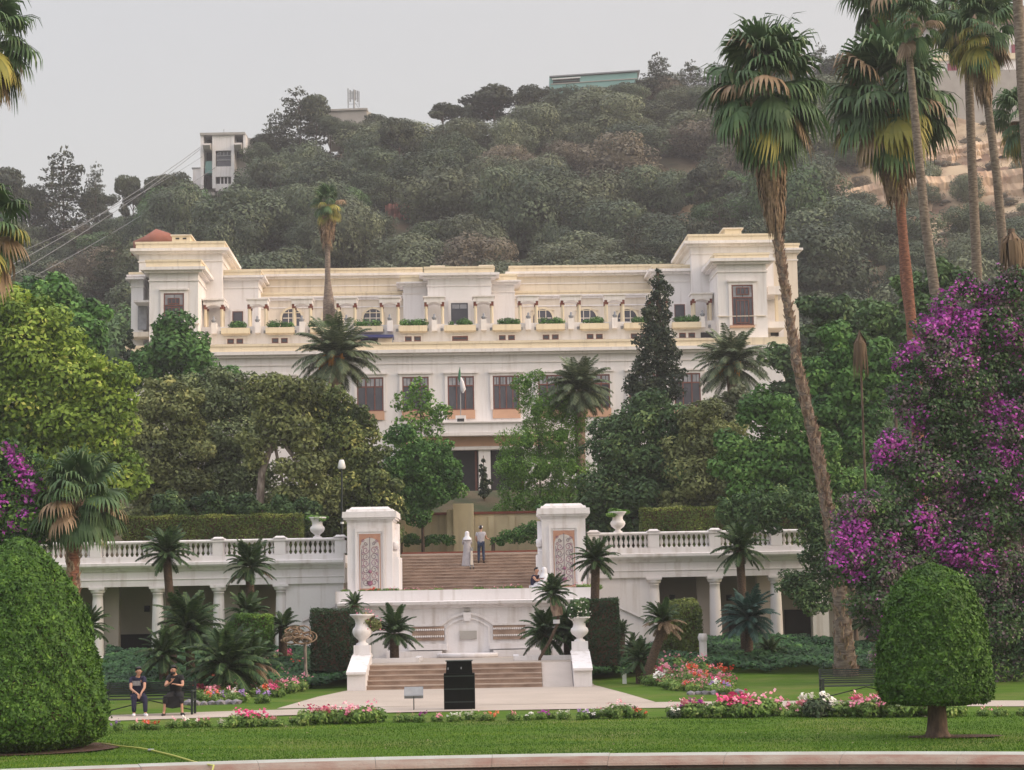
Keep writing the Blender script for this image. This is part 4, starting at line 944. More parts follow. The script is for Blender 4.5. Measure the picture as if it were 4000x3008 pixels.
for (u, vt, wpx, sh) in [(2230, 335, 130, 0), (2330, 330, 170, 1), (2440, 325, 150, 0), (2160, 372, 90, 1), (1340, 470, 110, 0), (1290, 455, 90, 0), (1400, 478, 100, 1), (1010, 560, 120, 0), (2640, 340, 160, 1), (2760, 330, 170, 0), (2900, 310, 170, 1), (3050, 300, 160, 0), (3200, 300, 160, 1), (3350, 290, 170, 0), (1840, 470, 120, 0), (2000, 450, 120, 1), (1580, 540, 130, 0), (330, 880, 130, 2), (440, 850, 140, 0), (560, 830, 140, 0), (150, 890, 140, 0), (40, 900, 150, 2)]:
    Y = 289.0 if u > 800 else 282.0; p = at(u, vt, Y); w = wpx / pxm(Y) / .85; h = w * .8; s = shades[sh]
    o = place('hill_tree', R.choice(HV), None, (p.x, Y, p.z - h * .93), (0, 0, R.uniform(0, 6.28)), (w, w, h)); override(o, L[s[0]])
    tag(o, f'{s[1]} crest tree ' + where(u, vt), 'tree', f'{s[1]} crest trees ' + where(u, vt))
    z0 = Hz(p.x, Y)
    if p.z - h * .8 > z0 + .2: q = MB(); q.tube([(0, 0, (z0 - (p.z - h * .93)) / h - .05), (0, 0, .5)], [.03, .02], 6); place('trunk', q.mesh('trunk', M['bark']), o)
print('hill trees', cnt)
SK = [(30, 650, 200, 'p', 0, 'broad pine at the far left end of the skyline'), (118, 695, 130, 'p', 1, 'slim trunked pine second from the far left end of the skyline'), (250, 578, 250, 'c', 0, 'tallest broad cedar on the left skyline'), (375, 628, 110, 'c', 1, 'sparse tiered cedar beside the broad cedar'),
      (520, 666, 120, 'p', 2, 'round topped pine crossed by the cables'), (610, 700, 90, 'p', 0, 'small pine between the cables and the cable tower'), (680, 660, 150, 'p', 1, 'spreading pine just left of the cable tower'),
      (1170, 338, 230, 'c', 2, 'tall tree with stepped crown left of the antenna building'), (1235, 345, 150, 'p', 2, 'pine touching the antenna building'), (1080, 430, 150, 'c', 0, 'cedar on the left shoulder of the ridge'), (1030, 520, 110, 'p', 0, 'low pine right of the cable tower'),
      (1470, 437, 110, 'p', 1, 'small dark pine at the right end of the antenna building'), (1560, 475, 90, 'c', 1, 'thin bare topped tree in the skyline gap'), (1620, 470, 90, 'c', 2, 'thin feathery tree in the skyline gap'), (1730, 390, 160, 'p', 2, 'umbrella pine with sky showing through its branches'), (1830, 410, 90, 'p', 0, 'pine between the two umbrella pines'),
      (1930, 336, 240, 'p', 0, 'broadest umbrella pine of the ridge'), (2075, 318, 120, 'p', 1, 'domed pine left of the teal building'), (2570, 205, 140, 'c', 0, 'feathery tiered cedar right of the teal building'), (2500, 300, 150, 'p', 1, 'dark pine in front of the teal building end'), (2695, 235, 130, 'c', 2, 'second tiered cedar right of the teal building'),
      (2790, 240, 110, 'c', 1, 'cedar partly hidden by the big fan palm'), (2890, 155, 120, 'c', 2, 'tallest cedar beside the big fan palm crown'), (3060, 230, 160, 'p', 2, 'pine behind the big fan palm'), (3290, 205, 200, 'p', 1, 'rounded pine between the two big palm crowns'), (3400, 240, 150, 'p', 0, 'pine behind the second fan palm')]
for u, vt, wpx, k, i, lab in SK:
    Y = 290.0 if u < 900 else 297.0
    if u < 450: Y = 285.0
    tp = at(u, vt, Y); x = tp.x; z0 = Hz(x, Y); h = tp.z - z0 + .5; w = wpx / pxm(Y) / (.72 if k == 'p' else .8)
    if k == 'p' and w < h * .5: w = h * .5
    t = thing('pine_tree' if k == 'p' else 'cedar_tree', lab, 'tree', (x, Y, z0 - .5))
    cm, tm = (pinev[i][0], pinet[i]) if k == 'p' else (cedv[i][0], cedt[i])
    a = R.uniform(0, 6.28)
    place('trunk', tm, t, (0, 0, 0), (0, 0, a), (w, w, h)); place('crown', cm, t, (0, 0, 0), (0, 0, a), (w, w, h))

# low scrub that nobody could count, over the bare and brown parts of the slope
rg = np.random.default_rng(77); lbs = []
for i in range(900):
    y = rg.uniform(168, 296); x = rg.uniform(-.27 * y, .30 * y) if i % 3 else rg.uniform(.13 * y, .30 * y); z = Hz(x, y); u, v = project((x, y, z)); 
    if 750 < u < 960 and v < 800 and y > 225: continue
    w = rg.uniform(.35, 1.5); lbs.append((x, y, z + w * .1, w * rg.uniform(1, 1.6), w, w * .6, 1))
tag(place('scrub', cloud('scrub', lbs, 42000, .16, L['hillbrown'], seed=78, core=.8, low=True, spread=.5)), 'dry low scrub covering the bare parts of the slope', 'undergrowth', kind='stuff')

# ------------------------------------------------------------------ trees and shrubs set by their place in the garden
def sub(lobes, seed, k=9, r=.42, push=.8, flat=.8):
    """break each broad lobe into many small leafy clumps round a dark heart"""
    rr = np.random.default_rng(seed); out = []
    for (x, y, z, a, b, c) in lobes:
        out.append((x, y, z, a * .74, b * .74, c * .74, 1))
        for i in range(int(k * 1.5)):
            d = unit(rr.normal(size=(1, 3)))[0]; d[1] = -abs(d[1]) * .8 if rr.random() < .7 else d[1]
            s = r * rr.uniform(.55, 1.2); pp = push * rr.uniform(.9, 1.35); out.append((x + d[0] * a * pp, y + d[1] * b * pp, z + d[2] * c * pp, a * s * rr.uniform(.9, 1.3), b * s, c * s * flat, 0))
    return out
def pl(u, v, r, Y, fl=1.0, dy=0): p = at(u, v, Y + dy); q = r / pxm(Y); return (p.x, p.y, p.z, q, q * .8, q * fl)
def bush(name, label, cat, Y, lobes, leaf, n, size, trunk=None, seed=0, barkm='bark', k=9, core=.6, jitter=.5, asp=.55, tr=.14, base=None, bough=8, spread=.45, group=None, inner=.6, subr=.42):
    kf = 1.0 if leaf.name.startswith('conifer') or 'feathery' in name or 'shrub' in name else 1.12
    L3 = [pl(l[0], l[1], l[2] * kf, Y) for l in lobes]
    bx = trunk[0] if trunk else (lobes[0][0], 0)
    b0 = at(trunk[0][0], trunk[0][1], Y) if trunk else Vector((L3[0][0], Y, Hz(L3[0][0], Y)))
    z0 = base if base is not None else (Hz(b0.x, Y) if not trunk else min(b0.z, max(Hz(b0.x, Y), b0.z)))
    org = Vector((b0.x, Y, Hz(b0.x, Y) if base is None else base))
    t = thing(name, label, cat, org, group=group)
    sl = [(a - org.x, b - org.y, c - org.z, d, e_, f, g) for a, b, c, d, e_, f, g in sub(L3, seed, k, subr)]
    place('crown' if trunk is not None else 'foliage', cloud('crown', sl, n, size, leaf, seed=seed, core=core, jitter=jitter, asp=asp, spread=spread, low=True, inner=inner), t)
    mb = MB()
    if trunk:
        pts = [at(u, v, Y) - org for u, v in trunk]
        if pts[0].z > .02: pts = [Vector((pts[0].x, 0, -.05))] + pts
        n_ = len(pts); mb.tube(pts, [tr * (1 - .6 * i / (n_ - 1)) for i in range(n_)], 8)
        rr = random.Random(seed)
        for l in rr.sample(L3, min(bough, len(L3))):
            q = Vector(l[:3]) - org; s_ = pts[-1].lerp(pts[-2], rr.random() * .6); mb.tube([s_, s_.lerp(q, .5) + Vector((0, 0, -.1)), q], [tr * .4, tr * .3, tr * .12], 5)
    else:
        for l in sl[:3]: mb.tube([(l[0], l[1], -.05 if l[2] > 0 else l[2]), (l[0], l[1], l[2])], [tr * .6, tr * .3], 5)
    mb.build('trunk' if trunk else 'stem', M[barkm], t)
    return t
# left side, from behind to front
bush('broadleaf_tree', 'fresh green tree in front of the mansion left tower', 'tree', 118, [(680, 1370, 110), (580, 1440, 80), (770, 1440, 90), (860, 1500, 60), (640, 1310, 50)], L['green'], 9000, .17, [(690, 1700), (685, 1480)], 1, barkm='barkgrey')
bush('small_conifer', 'thin young conifer at the foot of the mansion left tower', 'tree', 125, [(505, 1300, 14), (503, 1340, 22), (505, 1390, 30), (505, 1440, 36), (505, 1500, 42)], L['conifer'], 1500, .13, [(505, 1600), (505, 1290)], 2, core=0, k=3, tr=.07)
bush('broadleaf_tree', 'fresh green tree between the yellow green tree and the mansion', 'tree', 112, [(230, 1180, 90), (120, 1150, 80), (330, 1290, 90), (240, 1330, 90)], L['green'], 7000, .19, [(230, 1700), (230, 1330)], 3)
bush('broadleaf_tree', 'large yellow green tree behind the cone topiary', 'tree', 84, [(60, 1240, 110), (150, 1330, 120), (20, 1450, 150), (210, 1480, 140), (330, 1480, 110), (420, 1560, 110), (250, 1650, 150), (60, 1680, 150), (400, 1700, 120), (480, 1470, 50), (150, 1830, 150), (330, 1850, 130), (450, 1850, 90), (20, 1860, 120)], L['yellowgreen'], 36000, .125, [(240, 2300), (240, 1900), (200, 1600)], 4, tr=.28, jitter=.6, subr=.42, k=10)
bush('olive_tree', 'brownish green tree beside the yellow green tree', 'tree', 96, [(620, 1560, 75), (560, 1660, 90), (700, 1600, 80), (620, 1780, 110), (720, 1730, 90), (570, 1900, 100), (690, 1900, 110)], L['olive'], 22000, .11, [(640, 2120), (640, 1900), (640, 1700)], 5, tr=.2, subr=.42, k=9, jitter=.55)
bush('olive_tree', 'dense grey green tree above the left terrace hedge', 'tree', 97, [(830, 1530, 70), (740, 1540, 60), (920, 1510, 60), (1000, 1620, 60), (800, 1620, 90), (900, 1600, 90), (840, 1740, 110), (930, 1750, 100), (800, 1900, 100), (930, 1920, 110), (1000, 1850, 70)], L['sage'], 24000, .10, [(880, 2120), (875, 1950), (860, 1750)], 6, tr=.2, subr=.42, k=9, jitter=.55)
bush('bare_trunk_tree', 'tree with pale forked bare trunk behind the left hedge', 'tree', 93, [(1010, 1520, 60), (1060, 1520, 70), (1150, 1560, 80), (1000, 1750, 60), (1080, 1680, 90), (1180, 1700, 80), (1190, 1850, 90), (1120, 1960, 80), (1250, 1950, 60)], L['olive'], 15000, .11, [(1010, 2090), (1022, 1850), (1065, 1720), (1050, 1620)], 7, barkm='barkgrey', tr=.26, subr=.45, k=6, jitter=.7, spread=.5)
bush('broadleaf_tree', 'dark tree with yellowish right edge behind the lamp post', 'tree', 94.5, [(1300, 1570, 70), (1230, 1590, 70), (1400, 1640, 55), (1250, 1640, 70), (1340, 1680, 90), (1300, 1790, 110), (1420, 1790, 80), (1360, 1900, 120), (1460, 1900, 80), (1400, 2030, 120), (1500, 1990, 60), (1300, 2040, 90)], L['tipped'], 26000, .105, [(1400, 2130), (1380, 1980), (1340, 1750)], 8, tr=.22, subr=.42, k=9, jitter=.65)
bush('shrub', 'dark shrub mass under the forked tree', 'shrub', 91, [(820, 1990, 60), (950, 1990, 65), (1080, 2010, 60), (1180, 2000, 60), (650, 1990, 60), (720, 2000, 40)], L['darkgreen'], 9000, .1, None, 9)
bush('feathery_tree', 'light feathery tree in front of the mansion windows', 'tree', 118, [(1640, 1530, 45), (1590, 1570, 45), (1680, 1580, 50), (1610, 1650, 60), (1690, 1680, 55), (1560, 1700, 50), (1740, 1610, 35)], L['bright'], 2300, .12, [(1645, 1860), (1645, 1700), (1640, 1560)], 10, core=0, spread=.6, k=5, tr=.09, jitter=.9)
bush('garden_tree', 'deep green tree with straight trunk left of the couple', 'tree', 98, [(1600, 1760, 80), (1700, 1800, 80), (1570, 1860, 80), (1680, 1890, 100), (1600, 1960, 80), (1740, 1900, 60), (1740, 1820, 50)], L['green'], 17000, .095, [(1652, 2112), (1650, 2000), (1650, 1850)], 11, tr=.10, core=.6, spread=.45, jitter=.8, subr=.42, k=8)
bush('bamboo_clump', 'bright green feathery bamboo clump right of the mansion door', 'bamboo', 104, [(2060, 1500, 50), (2100, 1600, 75), (2180, 1560, 60), (2060, 1720, 80), (2190, 1700, 90), (2260, 1640, 50), (2000, 1830, 75), (2120, 1840, 100), (2230, 1830, 80), (2030, 1960, 80), (2170, 1970, 90), (2260, 1950, 60)], L['bright'], 34000, .085, [(2120, 2120), (2110, 1900), (2100, 1600)], 12, tr=.08, core=.5, spread=.5, jitter=.9, asp=.3, subr=.42, k=8)
bush('small_conifer', 'thin dark norfolk pine sapling by the mansion door', 'tree', 112, [(1888, 1800, 8), (1888, 1830, 16), (1890, 1860, 20), (1891, 1890, 24), (1892, 1920, 27)], L['conifer'], 900, .09, [(1893, 2040), (1888, 1780)], 13, core=0, k=3, tr=.05, spread=.7)
bush('broadleaf_tree', 'wide dark tree above the right tiled pillar', 'tree', 98, [(2480, 1620, 70), (2420, 1700, 80), (2560, 1640, 90), (2400, 1820, 100), (2530, 1780, 110), (2650, 1700, 90), (2340, 1930, 90), (2480, 1930, 120), (2630, 1880, 120), (2400, 2030, 90)], L['darkgreen'], 26000, .11, [(2480, 2120), (2480, 1950), (2500, 1750)], 14, tr=.22, subr=.42, k=9, jitter=.65)
bush('olive_tree', 'olive green tree behind the right terrace hedge', 'tree', 97, [(2750, 1650, 80), (2700, 1780, 90), (2820, 1750, 90), (2760, 1900, 110), (2880, 1880, 90), (2640, 1990, 70)], L['olive'], 16000, .11, [(2770, 2120), (2765, 1950), (2760, 1750)], 15, tr=.18, subr=.42, k=9, jitter=.55)
bush('broadleaf_tree', 'glossy deep green tree behind the leaning palm trunk', 'tree', 90, [(2980, 1620, 90), (3060, 1740, 100), (2930, 1800, 110), (3100, 1860, 110), (2990, 1930, 110), (3200, 1760, 90), (3250, 1900, 90), (3020, 2020, 100)], L['green'], 22000, .12, [(3020, 2140), (3020, 1950), (3020, 1750)], 16, tr=.2, subr=.42, k=9)
bush('broadleaf_tree', 'mid green tree right of the leaning palm trunk', 'tree', 94, [(3240, 1460, 90), (3330, 1540, 90), (3200, 1600, 90), (3350, 1680, 100), (3400, 1440, 80), (3290, 1350, 70)], L['green'], 14000, .14, [(3290, 2100), (3290, 1700)], 17, subr=.42, k=8)
bush('broadleaf_tree', 'bushy dark tree beside the mansion right end', 'tree', 116, [(3150, 1450, 70), (3060, 1400, 60), (3100, 1560, 80), (3220, 1330, 70), (3300, 1240, 80), (3180, 1200, 50)], L['darkgreen'], 9000, .17, [(3140, 1800), (3140, 1500)], 18)
bush('broadleaf_tree', 'brownish green tree behind the red trunked palm', 'tree', 105, [(3450, 1250, 80), (3560, 1330, 90), (3430, 1400, 80), (3640, 1180, 70), (3560, 1130, 60), (3700, 1100, 70)], L['hillgreen'], 10000, .16, [(3500, 1800), (3500, 1350)], 19)
bush('dark_conifer', 'tall dark narrow conifer in front of the mansion', 'tree', 117, [(2572, 1060, 12), (2570, 1100, 30), (2580, 1150, 42), (2568, 1210, 52), (2575, 1270, 55), (2560, 1330, 66), (2590, 1340, 55), (2560, 1400, 80), (2610, 1420, 60), (2550, 1470, 75), (2600, 1500, 70), (2510, 1480, 60), (2560, 1560, 85)], L['conifer'], 13000, .10, [(2570, 1760), (2570, 1400), (2570, 1060)], 20, core=0, spread=.6, k=8, tr=.2, jitter=.8, subr=.42)
bush('shrub', 'grey green shrub under the date palm by the mansion', 'shrub', 104, [(2850, 1640, 60), (2810, 1580, 45), (2900, 1560, 45)], L['hillgrey'], 3500, .12, None, 21)
for (us_, lab_, sd_) in (((1560, 1590, 1620, 1665, 1700, 1735, 1760), 'low green shrubs along the ochre wall behind the woman', 22), ((1925, 1960, 1990, 2020, 2050, 2080), 'taller green shrubs along the ochre wall behind the man', 25)):
    bush('shrub', lab_, 'shrub', 98.6, [(u_, 2112 - (0 if sd_ == 22 else (u_ - 1925) * .18) - (i_ * 37 % 11), 13 + (i_ * 53 % 9) + (0 if sd_ == 22 else (u_ - 1925) * .12)) for i_, u_ in enumerate(us_)], L['green'], 3000, .06, None, sd_, subr=.5)
bush('overhanging_tree', 'dark leaved tree hanging over the right balustrade', 'tree', 77, [(2900, 2010, 60), (2840, 1990, 45), (2960, 2000, 60), (2900, 2070, 45), (3060, 1960, 55), (3140, 1990, 60), (3200, 2030, 70), (3190, 2140, 60), (3240, 2230, 60), (3130, 2290, 60), (3190, 2330, 60), (3280, 2120, 60), (3020, 2040, 40)], L['darkgreen'], 15000, .075, [(3350, 2560), (3330, 2300), (3250, 2100), (3100, 2000)], 23, tr=.10, core=.5, spread=.5, subr=.4)

for i_, (u, v, r, Y_, lf, lab) in enumerate([(4300, 2050, 260, 84, 'green', 'broad green tree past the right edge of the bougainvillea'), (4650, 1900, 300, 92, 'darkgreen', 'dark tree far right of the bougainvillea'), (4450, 2350, 190, 72, 'olive', 'olive tree right of the bougainvillea on the lawn edge'), (4900, 2200, 260, 80, 'green', 'second broad green tree far right of the bougainvillea'), (-330, 1800, 260, 82, 'green', 'green tree past the left edge behind the cone topiary'), (-420, 2250, 220, 72, 'olive', 'olive tree left of the cone topiary'), (-800, 1950, 300, 86, 'darkgreen', 'dark tree far left of the cone topiary')]):
    bush('broadleaf_tree', lab, 'tree', Y_, [(u, v, r * .7), (u - r * .55, v + r * .3, r * .55), (u + r * .55, v + r * .25, r * .55), (u, v + r * .75, r * .6)], L[lf], 5000, .16, [(u, 2650), (u, v + r), (u, v)], 800 + i_)
for i_, (u, v, r, lf) in enumerate([(700, 2010, 60, 'darkgreen'), (960, 2010, 70, 'darkgreen'), (1230, 2050, 60, 'darkgreen'), (1330, 2080, 50, 'darkgreen'), (1500, 2080, 50, 'darkgreen'), (1560, 1990, 50, 'green'), (2150, 2060, 70, 'green'), (2300, 2050, 70, 'darkgreen'), (2420, 2060, 60, 'darkgreen'), (2560, 2020, 70, 'darkgreen'), (2700, 2020, 70, 'darkgreen'), (2880, 2030, 70, 'green'), (3080, 2040, 80, 'darkgreen'), (3250, 2000, 90, 'green'), (3380, 1900, 100, 'green'), (3450, 2050, 90, 'darkgreen'), (560, 2020, 60, 'olive'), (380, 2000, 90, 'olive')]):
    bush('garden_shrub', ('dark' if lf == 'darkgreen' else 'green' if lf == 'green' else 'olive') + ' rounded shrub on the terrace ' + ('left of the lamp post' if u < 1340 else 'right of the lamp post' if u < 1570 else 'beside the right tiled pillar' if u < 2450 else 'behind the right balustrade' if u < 3200 else 'behind the leaning palm') + f', {["first", "second", "third", "fourth", "fifth", "sixth"][i_ % 6]} in the row', 'shrub', 100.5 + (i_ % 3) * 1.2, [(u, v, r), (u - r * .6, v + r * .3, r * .6), (u + r * .6, v + r * .25, r * .65)], L[lf], 2600, .12, None, 700 + i_, group='shrubs along the terrace')
def hedge(name, label, u0, u1, v0, v1, Y, depth, leaf, n, size, seed, rnd=False, cat='hedge', z0=None):
    x0, x1 = X(u0, (v0 + v1) / 2, Y), X(u1, (v0 + v1) / 2, Y); um = (u0 + u1) / 2; zt, zb = at(um, v0, Y).z, at(um, v1, Y).z if z0 is None else z0
    org = ((x0 + x1) / 2, Y + depth / 2, zb); w, h = (x1 - x0) / 2, zt - zb; rg = np.random.default_rng(seed)
    t = thing(name, label, cat, org)
    P, N = [], []
    ar = np.array([2 * w * h, depth * h, depth * h, 2 * w * depth]); pick = rg.choice(4, n, p=ar / ar.sum()); a, b = rg.random(n), rg.random(n)
    P = np.zeros((n, 3)); N = np.zeros((n, 3))
    for k, f in enumerate([lambda a, b: (a * 2 * w - w, 0 * a - depth / 2, b * h), lambda a, b: (0 * a - w, a * depth - depth / 2, b * h), lambda a, b: (0 * a + w, a * depth - depth / 2, b * h), lambda a, b: (a * 2 * w - w, b * depth - depth / 2, 0 * a + h)]):
        m = pick == k; P[m] = np.stack(f(a[m], b[m]), 1); N[m] = [(0, -1, 0), (-1, 0, 0), (1, 0, 0), (0, 0, 1)][k]
    if rnd:
        ez = np.clip((P[:, 2] / h - .72) / .28, 0, 1); sc_ = 1 - .32 * ez ** 2; P[:, 0] *= sc_; P[:, 1] *= sc_; N[:, 2] += ez
    P += rg.normal(0, .03, (n, 3)); N = unit(N + rg.normal(0, .45, (n, 3))) if True else N
    wav = .03 * np.sin(P[:, 0] * 3 + seed); P[:, 2] += wav
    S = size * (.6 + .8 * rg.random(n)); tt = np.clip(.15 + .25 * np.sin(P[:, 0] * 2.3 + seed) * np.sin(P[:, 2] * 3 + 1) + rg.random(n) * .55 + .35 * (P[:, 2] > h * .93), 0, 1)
    place('foliage', quadmesh('foliage', leaves(P, N, S, rg), leaf, tt), t)
    q = MB(); q.box(-w + .06, w - .06, -depth / 2 + .06, depth / 2 - .06, 0, h * (.98 if not rnd else .8), tx=.0 if not rnd else .25, ty=.0 if not rnd else .2)
    q.build('inner_twigs', M['soil'], t); return t
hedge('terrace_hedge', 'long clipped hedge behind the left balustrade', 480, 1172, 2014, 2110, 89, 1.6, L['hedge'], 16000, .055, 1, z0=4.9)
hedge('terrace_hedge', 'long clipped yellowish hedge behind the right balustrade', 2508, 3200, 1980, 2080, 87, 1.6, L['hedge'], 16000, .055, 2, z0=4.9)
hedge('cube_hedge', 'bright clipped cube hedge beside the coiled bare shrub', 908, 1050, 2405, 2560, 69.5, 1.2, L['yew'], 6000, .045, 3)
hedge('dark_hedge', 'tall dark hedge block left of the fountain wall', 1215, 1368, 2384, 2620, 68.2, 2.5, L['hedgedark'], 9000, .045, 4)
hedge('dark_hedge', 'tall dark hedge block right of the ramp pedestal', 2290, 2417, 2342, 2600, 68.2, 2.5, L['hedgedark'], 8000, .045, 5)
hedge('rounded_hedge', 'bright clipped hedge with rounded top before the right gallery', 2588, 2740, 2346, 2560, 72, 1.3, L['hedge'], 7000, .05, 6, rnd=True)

# clipped topiaries near the pond
def topiary(label, u, vb, vt, prof, Y, n, leafsize, seed, trunk=None, dark=.0):
    """prof: list of (height fraction, radius in m)"""
    b0 = at(u, vb, Y); org = Vector((b0.x, Y, 0)); Ht = at(u, vt, Y).z
    t = thing('topiary', label, 'topiary', org); rg = np.random.default_rng(seed)
    hs = np.array([p[0] for p in prof]); rs = np.array([p[1] for p in prof])
    zf = np.linspace(hs[0], hs[-1], 200); rf_ = np.interp(zf, hs, rs); dz = np.gradient(zf) * Ht; dr = np.gradient(rf_); sl = np.sqrt(dz ** 2 + dr ** 2) * np.maximum(rf_, .02)
    c = np.cumsum(sl); c /= c[-1]; q = np.interp(rg.random(n), c, zf); r = np.interp(q, hs, rs); th = rg.uniform(0, 2 * np.pi, n)
    sl2 = -np.interp(q, zf, dr / np.maximum(dz, 1e-3))
    bump = 1 + .030 * np.sin(th * 5 + q * 9 + seed) + .020 * np.sin(th * 11 - q * 23) + .012 * np.sin(th * 23 + q * 41)
    rr = r * bump + rg.normal(0, .022, n) + (rg.random(n) < .02) * rg.uniform(.03, .11, n)
    P = np.stack([rr * np.cos(th), rr * np.sin(th), q * Ht], 1); N = unit(np.stack([np.cos(th), np.sin(th), sl2], 1))
    Nn = unit(N + rg.normal(0, .5, (n, 3)))
    S = leafsize * (.5 + rg.random(n))
    R_ = rg.normal(size=(n, 3)) * .6 + N * 1.0; R_[:, 2] += .35; T = unit(R_ - Nn * (R_ * Nn).sum(1, keepdims=True)); B = np.cross(Nn, T); S_ = S[:, None]
    V = np.stack([P + T * S_, P + B * S_ * .42, P - T * S_ * .8, P - B * S_ * .42], 1)
    cl = .5 + .5 * np.sin(P[:, 0] * 7 + 3 * np.sin(P[:, 2] * 6)) * np.sin(P[:, 2] * 9 + 2 * np.sin(P[:, 1] * 5 + P[:, 0] * 4))
    tt = np.clip(cl * .45 + rg.random(n) * .55 - dark, 0, 1)
    place('foliage', quadmesh('foliage', V, L['yew'], tt), t)
    m = MB(); m.lathe([(max(.01, r_ - .10), h_ * Ht) for h_, r_ in prof], n=28); m.build('inner_twigs', M['soil'], t)
    if trunk:
        m = MB(); m.tube([(0, 0, -.05), (.0, 0, .15), (0.01, 0, .4), (0, 0, hs[0] * Ht + .4)], [.32, .22, .20, .16], 12)
        for k in range(5): a = k * 1.3; m.tube([(0, 0, .05), (.3 * math.cos(a), .3 * math.sin(a), .0), (.42 * math.cos(a), .42 * math.sin(a), -.04)], [.1, .06, .03], 5)
        m.build('trunk', M['bark'], t)
    return t, org
tp1, o1 = topiary('large cone shaped yew topiary at the left edge of the lawn', 70, 2905, 2100, [(.02, 1.35), (.06, 1.72), (.16, 1.86), (.30, 1.74), (.45, 1.58), (.60, 1.40), (.75, 1.12), (.86, .80), (.94, .46), (.985, .2), (1, .02)], 41.0, 78000, .05, 1)
tp2, o2 = topiary('dome topped yew topiary on a short trunk, right side of the lawn', 3662, 2870, 2203, [(.205, .45), (.19, .8), (.22, 1.05), (.30, 1.13), (.45, 1.10), (.60, 1.03), (.74, .93), (.84, .80), (.92, .58), (.97, .35), (1, .02)], 39.8, 62000, .05, 2, trunk=True, dark=.05)
for (o_, r_, lab) in ((o1, 2.05, 'ring of bare soil beneath the cone topiary'), (o2, .95, 'patch of bare soil beneath the dome topiary')):
    m = MB(); k = 40; rr = random.Random(2); dx = 0 if r_ > 1.5 else .35
    m.add([(o_.x + dx + r_ * (1 + .05 * rr.random()) * math.cos(2 * math.pi * i / k), o_.y + (.9 if r_ > 1.5 else .45) * r_ * math.sin(2 * math.pi * i / k), .03) for i in range(k)], [tuple(range(k))]); tag(m.build('soil_patch', M['soil']), lab, kind='structure')

# great bougainvillea on the right
BG = [(3700, 1180, 60), (3780, 1130, 60), (3880, 1150, 80), (3960, 1100, 80), (3640, 1300, 80), (3740, 1300, 100), (3860, 1300, 120), (3980, 1300, 120), (3580, 1420, 80), (3680, 1450, 120), (3820, 1480, 140), (3970, 1500, 140), (3560, 1560, 80), (3650, 1620, 120), (3800, 1680, 150), (3960, 1700, 150), (3470, 1760, 80), (3540, 1830, 110), (3680, 1850, 150), (3840, 1900, 160), (3980, 1900, 140),
      (3370, 1990, 80), (3450, 2040, 110), (3580, 2060, 140), (3730, 2090, 150), (3880, 2110, 150), (3340, 2110, 90), (3300, 2200, 70), (3420, 2200, 120), (3560, 2240, 140), (3720, 2260, 150), (3880, 2300, 160), (4000, 2300, 130), (3420, 2360, 100), (3540, 2420, 120), (3700, 2440, 130), (3900, 2480, 150), (3480, 2520, 80), (4020, 2500, 120)]
YB = 63.0; org = Vector((X(3700, 2500, YB), YB, 0)); bt = thing('bougainvillea', 'towering bougainvillea with magenta and faded bracts right of the leaning palm', 'bougainvillea', org)
L3 = []
for (u, v, r) in BG:
    dy = (3700 - u) * -.0015 + (u < 3450) * -.5; p = at(u, v, YB + dy); q = r / pxm(YB); L3.append((p.x - org.x, p.y - org.y + q * .3, p.z, q, q * .9, q * .95))
MG = [(3700, 1240, 75, .8), (3640, 1260, 50, .9), (3790, 1225, 45, .5), (3800, 1290, 45, .7), (3560, 1350, 40, .8), (3520, 1400, 35, .6), (3860, 1170, 40, .5), (3770, 1120, 35, .6), (3690, 1125, 30, .6), (3960, 1310, 50, .5), (3740, 1370, 45, .4), (3480, 1740, 40, .8), (3430, 1770, 45, .8), (3400, 1800, 30, .6), (3560, 1650, 60, .35), (3900, 1600, 50, .6), (3950, 1640, 50, .5), (3320, 2060, 50, .9), (3290, 2110, 45, .9), (3330, 2140, 50, .7), (3250, 2180, 35, .9), (3310, 2220, 45, .6), (3600, 2050, 45, .8), (3610, 2100, 40, .8), (3590, 2010, 30, .6), (3700, 2150, 45, .8), (3760, 2190, 45, .7), (3840, 2190, 40, .6), (3700, 2190, 30, .9), (3480, 2190, 30, .3), (3830, 2050, 30, .6), (3930, 1780, 35, .5), (3880, 1740, 25, .7), (3720, 1920, 25, .4), (3470, 2110, 30, .6), (3320, 2250, 20, .9), (3640, 1450, 40, .3), (3800, 1420, 40, .4), (3990, 1930, 40, .6), (3940, 1790, 30, .7)]
MC = np.array([[at(u, v, YB).x - org.x, at(u, v, YB).z, 1.15 * r / pxm(YB), min(.8, s)] for u, v, r, s in MG])
def bougmi(P, k, rg):
    out = np.zeros(len(P), int); fade = rg.random(len(P)); big = np.sin(P[:, 0] * 1.7 + 1) * np.sin(P[:, 2] * 1.3) + .4 * np.sin(P[:, 0] * 5.1) * np.sin(P[:, 2] * 4.3)
    out[fade < .14 + .42 * np.clip(big + .3, 0, 1)] = 1; out[rg.random(len(P)) < .05 * np.clip(big + P[:, 2] * .12, 0, 1)] = 2
    for x, z, r, s in MC:
        d = np.hypot(P[:, 0] - x, (P[:, 2] - z) * 1.2) / r; m = (rg.random(len(P)) < s * np.exp(-(d * 1.0) ** 2.5)) & (P[:, 1] < 1.3); out[m] = 2
    return out
sl = sub(L3, 5, 10, .42)
place('foliage', cloud('foliage', sl, 120000, .060, [L['bougleaf'], L['mauve'], L['magenta']], seed=5, core=.7, jitter=.6, asp=.7, mi=bougmi, low=True, spread=.5), bt)
m = MB()
for k in range(9): a = R.uniform(-3, 3); m.tube([(a * .5, .5, -.1), (a * .7, .3, 2.5), (a, .2, 5)], [.12, .09, .05], 6)
m.build('stem', M['bark'], bt)
